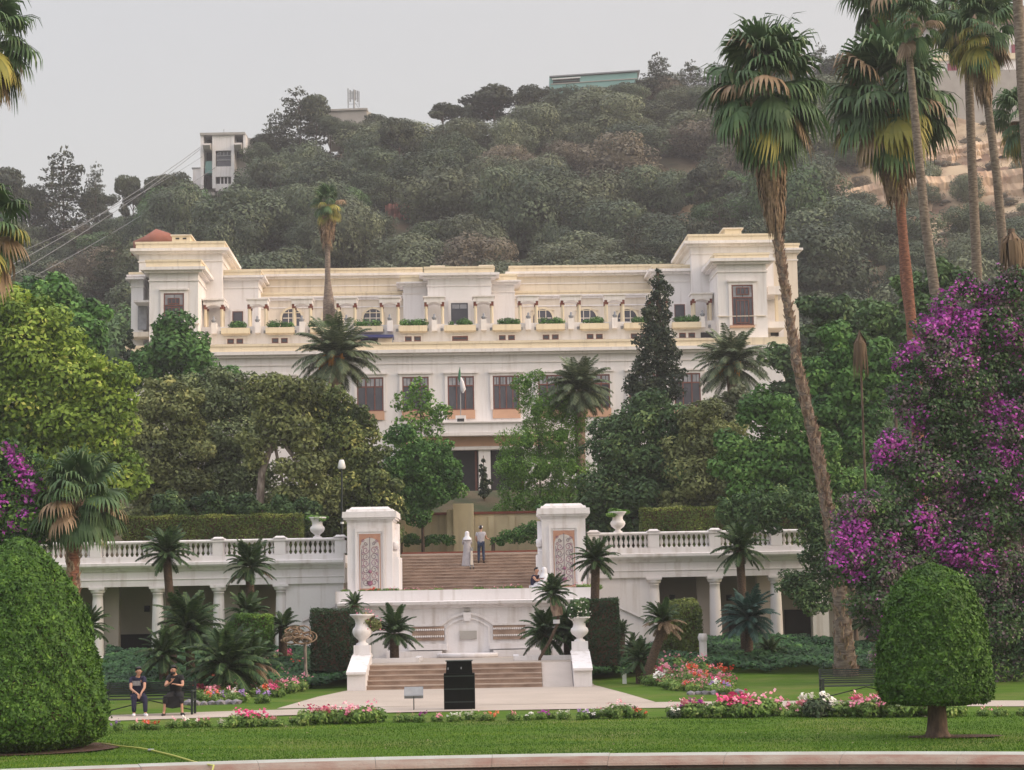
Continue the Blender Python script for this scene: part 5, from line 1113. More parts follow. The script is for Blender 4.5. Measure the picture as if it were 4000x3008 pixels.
# bougainvillea spilling in on the left
org = Vector((X(60, 2300, 62), 62, 0)); bt = thing('bougainvillea', 'green bougainvillea with arching magenta spray above the cone topiary', 'bougainvillea', org)
lb = [(40, 1800, 70), (100, 1870, 80), (30, 1930, 110), (130, 1960, 70), (70, 2050, 110), (150, 2080, 60), (20, 2150, 90), (-40, 1850, 100), (-60, 2300, 150), (60, 2350, 130)]
L3 = [tuple(np.array(pl(u, v, r, 62)) - np.array([org.x, org.y, 0, 0, 0, 0])) for u, v, r in lb]
MG2 = [(40, 1755, 22), (60, 1780, 24), (80, 1805, 26), (100, 1835, 28), (115, 1865, 28), (125, 1895, 26), (120, 1950, 26), (20, 1960, 28), (105, 2015, 22), (15, 1985, 20), (60, 2060, 22), (150, 1920, 14)]
MC = np.array([[at(u, v, 62).x - org.x, at(u, v, 62).z, r / pxm(62), .95] for u, v, r in MG2])
place('foliage', cloud('foliage', sub(L3, 6, 9, .42), 16000, .07, [L['bougleaf'], L['bright'], L['magenta']], seed=6, core=.8, jitter=.7, asp=.6, mi=lambda P, k, rg: bougmi(P, k, rg), low=True, spread=.4), bt)
m = MB(); m.tube([(0, 0, -.1), (.2, 0, 2.5), (0, 0, 4.5)], [.12, .09, .05], 6); m.build('stem', M['bark'], bt)

# ivy banks and ground cover: nobody could count the leaves
def bank(name, label, poly_uv, n, size, leaf, seed, hfn=None, lift=.25):
    pts = [on_z(u, v, zz) for u, v, zz in poly_uv]; xs_ = [p.x for p in pts]; ys_ = [p.y for p in pts]; rg = np.random.default_rng(seed)
    x = rg.uniform(min(xs_), max(xs_), n * 2); y = rg.uniform(min(ys_), max(ys_), n * 2); ins = np.zeros(len(x), bool); j = len(pts) - 1
    for i in range(len(pts)):
        c = ((ys_[i] > y) != (ys_[j] > y)) & (x < (xs_[j] - xs_[i]) * (y - ys_[i]) / (ys_[j] - ys_[i] + 1e-9) + xs_[i]); ins ^= c; j = i
    x, y = x[ins][:n], y[ins][:n]; bumpf = .12 * np.sin(x * 2.1 + seed) * np.sin(y * 1.7) + .06 * np.sin(x * 5.3) * np.sin(y * 4.1)
    P = np.stack([x, y, H(x, y) + lift + bumpf + rg.uniform(-.14, .06, len(x))], 1); N = unit(np.stack([rg.normal(0, .5, len(x)), rg.normal(-.5, .5, len(x)), np.ones(len(x))], 1))
    tt = np.clip(rg.random(len(x)) * .7 + .3 * np.sin(x * 1.3) * np.sin(y * 2), 0, 1)
    return tag(place(name, quadmesh(name, leaves(P, N, size * (.6 + .8 * rg.random(len(x))), rg), leaf, tt)), label, 'ground cover', kind='stuff')
bank('ivy_groundcover', 'dark ivy bank on the left in front of the gallery', [(380, 2712, 0), (800, 2705, 0), (1230, 2694, 0), (1372, 2688, 0), (1375, 2560, .85), (1100, 2565, .85), (500, 2580, .85), (420, 2600, .6)], 34000, .085, L['ivy'], 1, lift=.36)
bank('ivy_groundcover', 'dark ivy bank on the right in front of the gallery', [(2312, 2668, 0), (2500, 2660, 0), (2800, 2652, 0), (3480, 2645, 0), (3800, 2650, 0), (3800, 2540, .85), (2900, 2520, .85), (2320, 2530, .85)], 42000, .085, L['ivy'], 2, lift=.36)

# ------------------------------------------------------------------ palms and cycads
def ribbon(pts, ws, side):
    """quads along pts with widths ws"""
    out = []
    for i in range(len(pts) - 1):
        out.append([pts[i] - side * ws[i], pts[i] + side * ws[i], pts[i + 1] + side * ws[i + 1], pts[i + 1] - side * ws[i + 1]])
    return out
def fan_frond(el, plen, bl, seed, droop, nseg=22, arc=118, leaf=None):
    rr = random.Random(seed); Q = []; T = []
    el = math.radians(el); pts = []; p = Vector((0, 0, 0)); a = el + .15
    for i in range(6):
        pts.append(p.copy()); p = p + Vector((math.cos(a), 0, math.sin(a))) * plen / 5; a -= .3 * droop / 5 + .02
    f = Vector((math.cos(a), 0, math.sin(a))); s = Vector((0, 1, 0)); n = f.cross(s) * -1
    Q += ribbon(pts, [.035, .028, .024, .02, .018, .016], s); T += [.75] * 5
    hub = pts[-1]; down = Vector((0, 0, -1))
    for i in range(nseg):
        th = math.radians(-arc + 2 * arc * i / (nseg - 1)) + rr.uniform(-.03, .03); d = f * math.cos(th) + s * math.sin(th) + n * (.22 + .1 * rr.random()) * abs(math.sin(th))
        d.normalize(); sd = (d.cross(n)).normalized(); ln = bl * (1 - .22 * abs(th) / math.radians(arc)) * rr.uniform(.9, 1.1)
        dd = rr.uniform(.7, 1.25) * droop
        p1 = hub + d * ln * .30; p2 = p1 + (d + down * .25 * dd).normalized() * ln * .25; p3 = p2 + (d * .8 + down * .9 * dd).normalized() * ln * .25; p4 = p3 + (d * .35 + down * 1.4 * dd).normalized() * ln * .32
        Q += ribbon([hub, p1, p2, p3, p4], [.012, .052 * bl, .058 * bl, .036 * bl, .004], sd); t = rr.uniform(.1, .8); T += [t, t, min(1, t + .1), min(1, t + .2)]
    V = np.array([[tuple(q) for q in r] for r in Q]); return quadmesh('frond', V, leaf or L['fan'], np.array(T))
def feather_frond(el, ln, leafl, bend, seed, leaf, pairs=24, w=.022, vee=.35, start=.12):
    rr = random.Random(seed); Q = []; T = []; a = math.radians(el); p = Vector((0, 0, 0)); n = 10; pts = [p.copy()]; dirs = []
    for i in range(n):
        d = Vector((math.cos(a), 0, math.sin(a))); dirs.append(d); p = p + d * ln / n; pts.append(p.copy()); a -= math.radians(bend) / n * (.5 + 1.1 * i / n)
    s = Vector((0, 1, 0)); Q += ribbon(pts, [.022 * (1 - .08 * i) for i in range(n + 1)], s); T += [.9] * n
    for i in range(pairs):
        t = start + (1 - start) * (i + .5) / pairs; k = min(n - 1, int(t * n)); q = pts[k].lerp(pts[k + 1], t * n - k); d = dirs[k]; up = d.cross(s) * -1
        L_ = leafl * (math.sin(math.pi * (.12 + .83 * t)) ** .6)
        for sg in (-1, 1):
            ld = (d * (.55 + .3 * t) + s * sg + up * vee * rr.uniform(.5, 1.3)).normalized(); e_ = (ld + Vector((0, 0, -.35))).normalized(); m_ = q + ld * L_ * .55; tip = m_ + e_ * L_ * .5
            wv = (d * w); Q.append([q - wv * .6, q + wv * .6, m_ + wv, m_ - wv]); Q.append([m_ - wv, m_ + wv, tip + wv * .1, tip - wv * .1]); tt = rr.uniform(0, .85); T += [tt, min(1, tt + .1)]
    return quadmesh('frond', np.array([[tuple(x) for x in r] for r in Q]), leaf, np.array(T))
FAN = {}
for i, (el, dr) in enumerate([(78, .25), (60, .4), (42, .55), (22, .8), (2, 1.0), (-20, 1.2), (-45, 1.3), (-65, 1.0)]):
    FAN[i] = [fan_frond(el, 1.05, 1.0, 200 + i * 3 + k, dr) for k in range(2)]
def palm_trunk(t, pts, rad, mat, boots=0, seed=0, nring=0):
    q = MB(); q.tube(pts, rad, 14); q.build('trunk', mat, t)
    if boots:
        rr = random.Random(seed); q = MB(); tot = len(pts) - 1
        for i in range(boots):
            s = rr.random() * tot; k = min(tot - 1, int(s)); p = Vector(pts[k]).lerp(Vector(pts[k + 1]), s - k); r = rad[k] + (rad[k + 1] - rad[k]) * (s - k); a = rr.uniform(0, 6.28)
            d = Vector((math.cos(a), math.sin(a), 0)); sd = Vector((-math.sin(a), math.cos(a), 0)); w = .055 + rr.random() * .045; h = rr.uniform(.1, .2); o = rr.uniform(.03, .11)
            b = p + d * r * .92
            q.add([b - sd * w, b + sd * w, b + d * o + sd * w * .5 + Vector((0, 0, h)), b + d * o - sd * w * .5 + Vector((0, 0, h)), b + Vector((0, 0, -.06)) + d * .03], [(0, 1, 2, 3), (1, 0, 4), (0, 3, 4), (1, 4, 2)], 0)
        o_ = q.build('leaf_bases', M['boot'], t); o_['kind'] = 'stuff'
def fan_palm(label, Y, path, wid, crown, cr, nf, mat='palmbark', skirt=None, yellow=.08, dead=.12, seed=0, group=None, boots=0, toground=True, fmin=0, low=8):
    rr = random.Random(seed); pw = [at(u, v, Y) for u, v in path]; c = at(*crown, Y)
    if toground:
        z0 = Hz(pw[0].x, Y)
        if pw[0].z > z0 + .1: pw = [Vector((pw[0].x, Y, z0 - .05))] + pw; wid = [wid[0]] + wid
    base = pw[0]; t = thing('fan_palm', label, 'palm tree', base, group=group)
    pts = [p - base for p in pw] + [c - base]; rad = [w / pxm(Y) / 2 for w in wid]; rad.append(rad[-1])
    palm_trunk(t, pts, rad, M[mat], boots, seed)
    cc = c - base; sc_ = cr / 1.95
    for i in range(nf):
        f = (i + .5) / nf; lv = min(low - 1, fmin + int((f ** .85) * (8 - fmin))); me = rr.choice(FAN[lv]); a = i * 2.39996 + rr.uniform(-.6, .6)
        s = sc_ * rr.uniform(.95, 1.28)
        o = place('frond', me, t, cc + Vector((0, 0, .22 * sc_ * (1 - 2.4 * f))), (rr.uniform(-.22, .22), rr.uniform(-.22, .22), a), (s, s * rr.uniform(.7, 1.1), s)); x = rr.random()
        if lv >= 6: x *= .55
        if x < dead * (1 if lv > 3 else .25): override(o, L['fandead'])
        elif x < (dead + yellow) and lv > 3: override(o, L['fanyellow'])
    if skirt:
        us, v0, v1, w0, w1, nn_ = skirt   # hanging thatch of dead leaves round the stem
        q = MB()
        p0, p1 = at(us[0], v0, Y) - base, at(us[1], v1, Y) - base; r0, r1 = w0 / pxm(Y) / 2, w1 / pxm(Y) / 2
        for i in range(nn_):
            s = rr.random() ** 1.0; a = rr.uniform(0, 6.28); L_ = rr.uniform(.5, 1.3) * max(.5, (p0 - p1).length * .32); q0 = p0.lerp(p1, s * .86); r = r0 + (r1 - r0) * s; d = Vector((math.cos(a), math.sin(a), 0)); sd = Vector((-math.sin(a), math.cos(a), 0)); w = rr.uniform(.02, .055)
            a0 = q0 + d * r * .72; a1 = q0 + d * r * rr.uniform(.85, 1.05) - Vector((0, 0, L_ * .5)); a2 = q0 + d * r * rr.uniform(.7, 1.0) - Vector((0, 0, L_))
            q.add([a0 - sd * w, a0 + sd * w, a1 + sd * w, a1 - sd * w, a2], [(0, 1, 2, 3), (3, 2, 4)])
        q.lathe([(r1 * .7, p1.z + .3), (r1 * .8, p1.z + (p0.z - p1.z) * .4), (r0 * .75, p0.z)], (p0.x, p0.y, 0), 12)
        q.build('dead_thatch', M['deadfrond'], t)
    return t, c
def gpx(pts): return [(u * 1.809, v * 1.809) for u, v in pts]
fan_palm('tallest fan palm with curved scaly trunk leaning over the right gallery', 68, gpx([(1826, 1445), (1816, 1300), (1800, 1180), (1780, 1060), (1765, 980), (1745, 890), (1724, 800), (1707, 700), (1692, 600), (1680, 520)]), [92, 58, 50, 48, 45, 42, 38, 34, 31, 34], (2990, 350), 2.35, 84, mat='palmbark', skirt=((3005, 3035), 600, 895, 145, 68, 380), yellow=.05, dead=.16, seed=1, boots=900)
fan_palm('second fan palm with red brown trunk and yellowed lower fronds', 78, [(3575, 1500), (3560, 1265), (3545, 1080), (3530, 950), (3515, 780)], [44, 42, 40, 38, 40], (3480, 400), 2.75, 92, mat='palmred', skirt=((3480, 3512), 560, 800, 140, 80, 300), yellow=.2, dead=.18, seed=2)
fan_palm('fan palm whose crown is cut by the top of the view, behind the second palm', 83, [(3590, 1500), (3530, 1100), (3515, 700), (3495, 300)], [30, 28, 28, 34], (3480, -30), 2.25, 52, mat='palmred', skirt=((3475, 3492), 60, 270, 90, 50, 160), yellow=.05, dead=.25, seed=3)
fan_palm('slender grey trunked palm crossing in front of the second palm', 74, [(3690, 1500), (3650, 1130), (3612, 850), (3578, 500), (3550, 200)], [46, 42, 38, 34, 28], (3575, 95), 1.25, 26, seed=4, yellow=.1, dead=.05)
fan_palm('tall grey trunked palm with drooping crown, third from the right edge', 85, [(3830, 1500), (3815, 1030), (3795, 600), (3785, 300)], [42, 40, 36, 34], (3785, 60), 2.1, 50, seed=5, yellow=.2, dead=.15, skirt=((3785, 3787), 120, 300, 70, 44, 60))
fan_palm('palm with brown thatch below its crown, second from the right edge', 81, [(3960, 1500), (3922, 1000), (3895, 700), (3860, 420)], [40, 38, 34, 32], (3835, 130), 1.9, 46, seed=6, yellow=.3, dead=.2, skirt=((3832, 3845), 190, 400, 110, 60, 200))
fan_palm('grey palm trunk at the right edge of the view', 69, [(4060, 1500), (4030, 900), (3990, 300), (3975, 0)], [44, 42, 40, 40], (3970, -330), 2.0, 30, seed=7)
fan_palm('small crowned fan palm at the right edge', 92, [(4040, 1500), (4030, 800), (4010, 600)], [34, 32, 30], (3995, 470), 1.75, 42, seed=8, yellow=.1)
fan_palm('fan palm leaning in at the upper left corner', 70, [(-120, 2900), (-110, 1500), (-90, 500)], [50, 40, 36], (-60, 150), 2.25, 56, seed=9, yellow=.25, dead=.2)
fan_palm('lower fan palm drooping at the left edge', 61, [(-120, 2500), (-110, 1500), (-95, 1100)], [50, 44, 40], (-75, 900), 1.75, 46, seed=10, yellow=.35, dead=.2, fmin=2)
fan_palm('small fan palm standing on the mansion terrace', 139, [(1287, 1268), (1284, 1180), (1280, 1090), (1280, 960)], [54, 44, 22, 20], (1278, 800), 1.35, 50, mat='palmbark', seed=11, skirt=((1278, 1279), 850, 970, 84, 40, 160), yellow=.3, dead=.15, toground=False)
fan_palm('stocky fan palm between the cone topiary and the left gallery', 62, [(285, 2700), (285, 2350), (285, 2150), (290, 2050)], [56, 52, 48, 44], (300, 1960), 1.62, 58, mat='palmred', seed=12, yellow=.1, dead=.12, boots=240, low=6)
# dead palm stumps
def dead_palm(label, Y, u, v0, v1, w, seed, tr_=1.0):
    p0, p1 = at(u, v0, Y), at(u, v1, Y); z0 = Hz(p0.x, Y); t = thing('dead_palm', label, 'dead palm', (p0.x, Y, z0)); rr = random.Random(seed)
    q = MB(); q.tube([(0, 0, -.1), (0, 0, (p1.z - z0)), (0, 0, p0.z - z0)], [.2 * tr_, .17 * tr_, .12 * tr_], 9); q.build('trunk', M['bark'], t); q = MB(); r = w / pxm(Y) / 2
    for i in range(90):
        a = rr.uniform(0, 6.28); d = Vector((math.cos(a), math.sin(a), 0)); sd = Vector((-d.y, d.x, 0)); zt = p0.z - z0 - rr.random() * .3; ln = rr.uniform(.6, 1) * (p0.z - p1.z)
        q.add([(Vector((0, 0, zt)) - sd * .03), Vector((0, 0, zt)) + sd * .03, d * r * .8 + sd * .05 + Vector((0, 0, zt - ln * .3)), d * r * .8 - sd * .05 + Vector((0, 0, zt - ln * .3)), d * r * rr.uniform(.8, 1.1) + Vector((0, 0, zt - ln))], [(0, 1, 2, 3), (3, 2, 4)])
    q.build('dead_thatch', L['fandead'], t)
dead_palm('dead grey palm head draped over the bougainvillea top', 66, 3950, 895, 1085, 110, 1)
dead_palm('hanging brown dead palm thatch among the right trees', 80, 3357, 1290, 1480, 60, 2, .28)
# date palms before the mansion
DF = [[feather_frond(el, 2.3, .46, bd, 300 + i * 2 + k, L['date'], pairs=30, w=.034) for k in range(2)] for i, (el, bd) in enumerate([(80, 50), (62, 75), (44, 85), (24, 85), (4, 70), (-22, 45)])]
def date_palm(label, Y, u, v, vb, r, seed, fruit):
    c = at(u, v, Y); z0 = Hz(c.x, Y); t = thing('date_palm', label, 'palm tree', (c.x, Y, z0)); rr = random.Random(seed); h = c.z - z0
    q = MB(); q.tube([(0, 0, -.1), (0, 0, h * .5), (0, 0, h - .5), (0, 0, h)], [.30, .26, .30, .2], 12); q.build('trunk', M['boot'], t)
    s0 = r / 2.3 * 1.3
    for i in range(84):
        f = (i + .5) / 84; lv = min(5, int(f ** .9 * 6)); s = s0 * rr.uniform(.85, 1.1); place('frond', rr.choice(DF[lv]), t, (0, 0, h), (rr.uniform(-.1, .1), rr.uniform(-.1, .1), i * 2.4 + rr.uniform(-.3, .3)), s)
    for i in range(fruit):
        a = rr.uniform(3.6, 5.8); d = Vector((math.cos(a), math.sin(a), 0)); q = MB()
        for k in range(26):
            p = d * rr.uniform(.7, 1.1) + Vector((rr.uniform(-.16, .16), rr.uniform(-.16, .16), h + rr.uniform(-.5, .15))); q.tube([Vector((0, 0, h + .1)), p, p + Vector((rr.uniform(-.05, .05), 0, -.3))], [.012, .03, .028], 4)
        q.build('fruit_bunch', L['orangefruit'], t)
date_palm('date palm with orange fruit in front of the mansion left half', 106, 1312, 1400, 0, 2.0, 1, 4)
date_palm('date palm without fruit between the bamboo and the dark conifer', 104, 2262, 1530, 0, 1.65, 2, 0)
date_palm('date palm with orange fruit stalks right of the dark conifer', 107, 2858, 1430, 0, 1.85, 3, 2)
# cycads
def cycset(leaf): return [[feather_frond(el, 1.0, .20, bd, 400 + i * 2 + k, leaf, pairs=26, w=.021, vee=.35, start=.08) for k in range(2)] for i, (el, bd) in enumerate([(84, 45), (68, 65), (50, 78), (30, 75), (8, 60), (-18, 45)])]
CYS = {'g': cycset(L['cycad']), 'b': cycset(L['cycadblue'])}
def cycad(label, Y, u, v, rpx, trunk=None, seed=0, nf=54, kind='g', z0=None, dead=0, tw=.16):
    """crown centre at (u, v); trunk: pixel path from the ground up"""
    c = at(u, v, Y); r = rpx / pxm(Y); rr = random.Random(seed)
    tr = [at(a, b, Y) for a, b in trunk] if trunk else [Vector((c.x, Y, Hz(c.x, Y) if z0 is None else z0))]
    base = tr[0]; zg = Hz(base.x, Y) if z0 is None else z0
    if base.z > zg: tr = [Vector((base.x, Y, zg - .03))] + tr; base = tr[0]
    t = thing('cycad', label, 'cycad', base)
    pts = [p - base for p in tr] + [c - base]
    if (pts[-1] - pts[0]).length < .1: pts[-1] = pts[0] + Vector((0, 0, .12))
    q = MB(); q.tube(pts, [tw * (1.05 if i == 0 else 1) for i in range(len(pts))], 12); q.build('trunk', M['cyctrunk'], t)
    for i in range(nf):
        f = (i + .5) / nf; lv = min(5, int(f * 6)); s = r * rr.uniform(.78, 1.15)
        o = place('frond', rr.choice(CYS[kind][lv]), t, c - base, (rr.uniform(-.2, .2), rr.uniform(-.2, .2), i * 2.4 + rr.uniform(-.5, .5)), (s, s * rr.uniform(.8, 1.1), s))
        if dead and lv > 3 and rr.random() < dead: override(o, L['fandead'])
    return t
cycad('tall trunked cycad standing before the left gallery columns', 72, 652, 2165, 118, [(675, 2520), (668, 2400), (655, 2230)], 1, 57)
cycad('tall trunked cycad between the gallery and the left staircase pillar', 73, 976, 2215, 112, [(980, 2520), (980, 2400), (976, 2280)], 2, 57, dead=.2)
cycad('trunked cycad in front of the right tiled pillar', 70, 2326, 2190, 98, [(2322, 2400), (2324, 2330), (2326, 2250)], 3, 60)
cycad('trunked cycad before the middle column of the right gallery', 72.5, 2892, 2150, 112, [(2910, 2520), (2900, 2330), (2893, 2210)], 4, 60)
t = cycad('small headed cycad on a thin leaning pale stem by the fountain', 68.2, 2158, 2318, 90, [(2108, 2572), (2150, 2500), (2176, 2440), (2182, 2400)], 5, 51, z0=.8, tw=.055)
q = MB(); b = Vector(t.location); p0, p1 = at(2180, 2405, 68.2) - b, at(2165, 2330, 68.2) - b; q.tube([p0, p0.lerp(p1, .4), p1], [.17, .22, .16], 10); q.build('brown_head', M['boot'], t)
q = MB(); p2 = at(2174, 2436, 68.2) - b; q.tube([p2, p2 + Vector((0, 0, .14))], .12, 8); q.build('white_band', M['whitecloth'], t)
cycad('cycad at the left end of the fountain platform', 69.6, 1540, 2475, 112, None, 6, 51, z0=.9)
cycad('dense cycad at the right end of the fountain platform', 70, 2130, 2480, 118, None, 7, 66, z0=.9)
cycad('second dense cycad beside the ramp end of the platform', 70.3, 2218, 2470, 100, None, 8, 54, z0=.9)
cycad('leaning cycad with some browned fronds before the round topped hedge', 66, 2592, 2430, 100, [(2530, 2625), (2560, 2540), (2585, 2470)], 9, 54, dead=.7)
cycad('large blue green cycad before the right gallery', 71, 2925, 2420, 130, [(2925, 2560), (2925, 2480)], 10, 69, kind='b')
cycad('low dark cycad beside the leaning cycad', 66.5, 2500, 2580, 90, None, 11, 42)
cycad('small cycad beside the right hand gallery column', 72, 3010, 2560, 85, None, 12, 39)
cycad('very large cycad left of the cube hedge', 68, 735, 2460, 160, [(745, 2600), (740, 2520)], 13, 72)
cycad('broad foreground cycad above the left flower bed', 63, 880, 2610, 185, None, 14, 75, dead=.12)
cycad('cycad at the back of the left flower bed', 65, 985, 2590, 120, None, 15, 51, dead=.3)
cycad('cycad filling the gap below the cube hedge', 67, 640, 2560, 120, None, 16, 51)
cycad('cycad half hidden behind the cone topiary', 60, 345, 2450, 95, [(340, 2560), (342, 2500)], 17, 51)
cycad('cycad under the trunk of the second tall cycad', 71.5, 965, 2400, 105, None, 18, 45)
cycad('small cycad in front of the left gallery wall', 72, 1105, 2455, 85, None, 19, 39)
cycad('young cycad leaf tuft above the left dark hedge', 70.5, 1385, 2365, 60, [(1385, 2480), (1385, 2400)], 20, 27)
cycad('young cycad between the slope wall and the dark right hedge', 72, 2425, 2475, 62, [(2425, 2560), (2425, 2500)], 21, 27)
cycad('low cycad on the bank beside the ramp wall', 70, 2470, 2530, 60, None, 22, 30)
cycad('dark cycad behind the leaning palm trunk', 74, 3400, 2430, 110, [(3400, 2560), (3400, 2480)], 23, 51)

# ------------------------------------------------------------------ flowers
FL = {}
def flower_plant(kind, petals, leaf, seed, n=420, nb=34, h=.30, w=.34, ls=.036, ps=.030):
    rg = np.random.default_rng(seed); lb = [(rg.uniform(-.5, .5) * w, rg.uniform(-.5, .5) * w, h * .45, w * .42, w * .42, h * .45) for _ in range(6)]
    fo = cloud('foliage', lb, n, ls, leaf, seed=seed, core=.7, low=True)
    C = np.array([(rg.uniform(-.7, .7) * w, rg.uniform(-.7, .7) * w, h * rg.uniform(.65, 1.15)) for _ in range(max(3, nb // 8))])
    P = C[rg.integers(len(C), size=nb * 2)] + rg.normal(0, .032, (nb * 2, 3)); N = unit(np.stack([rg.normal(0, .6, nb * 2), rg.normal(-.7, .5, nb * 2), np.ones(nb * 2)], 1))
    bl = quadmesh('blossoms', leaves(P, N, ps * (.7 + .6 * rg.random(nb * 2)), rg, .85), petals); return fo, bl
KINDS = {'pink': ('pink', 'flleaf', 'pale pink'), 'hot': ('hotpink', 'flleaf', 'hot pink'), 'white': ('whitefl', 'flleaf', 'white'), 'red': ('redfl', 'flleaf', 'red'), 'violet': ('violetfl', 'flleaf', 'violet'), 'mag': ('magfl', 'flleaf', 'magenta'), 'whitedark': ('whitefl', 'flleafdark', 'white')}
for k, (p, lf, d) in KINDS.items(): FL[k] = [flower_plant(k, L[p], L[lf], 500 + 7 * i + len(k)) for i in range(2)]
FL['leafy'] = [flower_plant('leafy', L['pink'], L['flleaf'], 600 + i, nb=8) for i in range(2)]
def plant(kind, x, y, z, s, label, group, cat='flower'):
    fo, bl = R.choice(FL[kind]); t = thing('flowering_plant', label, cat, (x, y, z), R.uniform(0, 6.28), group); place('foliage', fo, t, None, None, s); place('blossoms', bl, t, None, None, s); return t
# border row in front of the path
seqs = [(430, 'pink'), (480, 'violet'), (560, 'leafy'), (600, 'red'), (640, 'red'), (690, 'mag'), (740, 'white'), (800, 'pink'), (880, 'white'), (945, 'hot'), (985, 'hot'), (1030, 'pink'), (1080, 'pink'), (1145, 'violet'), (1220, 'hot'), (1260, 'pink'), (1320, 'pink'), (1370, 'leafy'), (1420, 'leafy'), (1540, 'violet'), (1590, 'mag'), (1625, 'mag'), (1680, 'pink'), (1740, 'white'), (1770, 'white'), (1810, 'white'), (1860, 'pink'), (1900, 'red'), (1990, 'pink'), (2040, 'white'), (2090, 'mag'), (2130, 'mag'), (2170, 'white'), (2240, 'violet'), (2280, 'whitedark'), (2320, 'white'), (2380, 'leafy'), (2440, 'hot'), (2480, 'red'), (2600, 'whitedark'), (2650, 'mag'), (2690, 'pink'), (2750, 'red'), (2790, 'hot'), (2850, 'hot'), (2890, 'hot'), (2940, 'leafy'), (2985, 'pink'), (3040, 'mag'), (3090, 'pink'), (3130, 'whitedark'), (3175, 'violet'), (3260, 'hot'), (3320, 'pink'), (3370, 'pink'), (3410, 'pink'), (3450, 'white'), (3500, 'leafy'), (3560, 'leafy'), (3620, 'leafy'), (3750, 'leafy'), (3800, 'leafy'), (3900, 'red'), (3960, 'red'), (4000, 'leafy')]
tall = {945: 1.25, 985: 1.3, 1220: 1.5, 1260: 1.4, 1320: 1.5, 1370: 1.8, 1420: 1.7, 2790: 1.7, 2850: 1.7, 2890: 1.5, 2940: 1.7, 3130: 2.0, 3260: 1.5, 3320: 2.0, 3370: 2.1, 3410: 1.8, 2380: 1.4, 2650: 1.5, 2690: 1.4, 3090: 1.4, 3450: 1.5, 3500: 1.5, 3560: 1.6, 3620: 1.5}
nears = [(500, 'under the bench'), (900, 'between the bench and the left flower bed'), (1300, 'before the left lawn wedge'), (1650, 'below the lectern sign'), (1800, 'at the foot of the black cabinet'), (2150, 'right of the black cabinet'), (2600, 'where the court narrows to the path'), (3000, 'below the right flower bed'), (3350, 'in front of the right bench'), (3900, 'beside the dome topiary')]
for i, (u, k) in enumerate(seqs):
    for j in range(2 if u in tall else 1):
        uu = u + (j - .5) * 26 * (u in tall) + R.uniform(-8, 8); x = (uu - 2000) / FPX * 47.6; y = pathy(x, 48.0) + R.uniform(-.35, .35); s = tall.get(u, .78) * R.uniform(.72, .95)
        nr = min(nears, key=lambda q: abs(q[0] - u))[1]; kk = k if R.random() < .85 else 'leafy'
        colr = KINDS[kk][2] if kk in KINDS else 'mostly green'
        plant(kk, x, y, Hz(x, y) + .0, s, f'{colr} flowering plant in the border {nr}', f'{colr} border plants {nr}')
def bed(uv, n, seed, side, zb=0):
    pts = [on_z(u, v, zb) for u, v in uv]; xs_ = [p.x for p in pts]; ys_ = [p.y for p in pts]; rr = random.Random(seed); k = 0; placed = []
    while k < n:
        x, y = rr.uniform(min(xs_), max(xs_)), rr.uniform(min(ys_), max(ys_)); ins = False; j = len(pts) - 1
        for i in range(len(pts)):
            if (ys_[i] > y) != (ys_[j] > y) and x < (xs_[j] - xs_[i]) * (y - ys_[i]) / (ys_[j] - ys_[i] + 1e-9) + xs_[i]: ins = not ins
            j = i
        if not ins or min([9] + [math.hypot(x - a, y - b) for a, b in placed]) < .42: k += .02; continue
        placed.append((x, y)); k += 1; kind = rr.choice(['pink', 'hot', 'leafy', 'leafy', 'red', 'leafy', 'pink', 'leafy', 'leafy', 'white']); ff = (y - min(ys_)) / (max(ys_) - min(ys_)); s = .95 + .65 * ff
        if ff < .1: kind = rr.choice(['violet', 'leafy'])
        colr = KINDS[kind][2] if kind in KINDS else 'mostly green'
        depth = 'front' if ff < .33 else 'middle' if ff < .66 else 'back'
        plant(kind, x, y, Hz(x, y), s * rr.uniform(.85, 1.1), f'{colr} geranium in the {depth} of the flower bed {side}', f'{colr} geraniums in the {depth} of the bed {side}')
bed([(775, 2745), (880, 2755), (1010, 2752), (1100, 2725), (1200, 2690), (1195, 2665), (1000, 2660), (850, 2670), (770, 2715)], 62, 1, 'below the foreground cycad')
bed([(2520, 2665), (2560, 2690), (2700, 2715), (2850, 2712), (2865, 2675), (2840, 2655), (2700, 2645), (2560, 2645)], 52, 2, 'beside the right lawn')
# cover of flowers on the planter parapet
for i in range(34):
    u = 1325 + i * 30.5 + R.uniform(-8, 8); x = X(u, 2300, 75); kk = 'red' if (i in (4, 5, 14)) else 'leafy'
    if R.random() < .25: continue
    plant(kk, x, 75.05 + R.uniform(-.1, .15), 3.28, R.uniform(.45, .75) * (1.4 if u > 2250 else 1), f'{"red" if kk == "red" else "low green"} plant along the planter parapet ' + ('below the left pillar' if u < 1560 else 'below the upper stairs' if u < 2110 else 'below the right pillar'), f'{"red" if kk == "red" else "green"} planter plants ' + ('by the left pillar' if u < 1560 else 'below the stairs' if u < 2110 else 'by the right pillar'), 'plant')
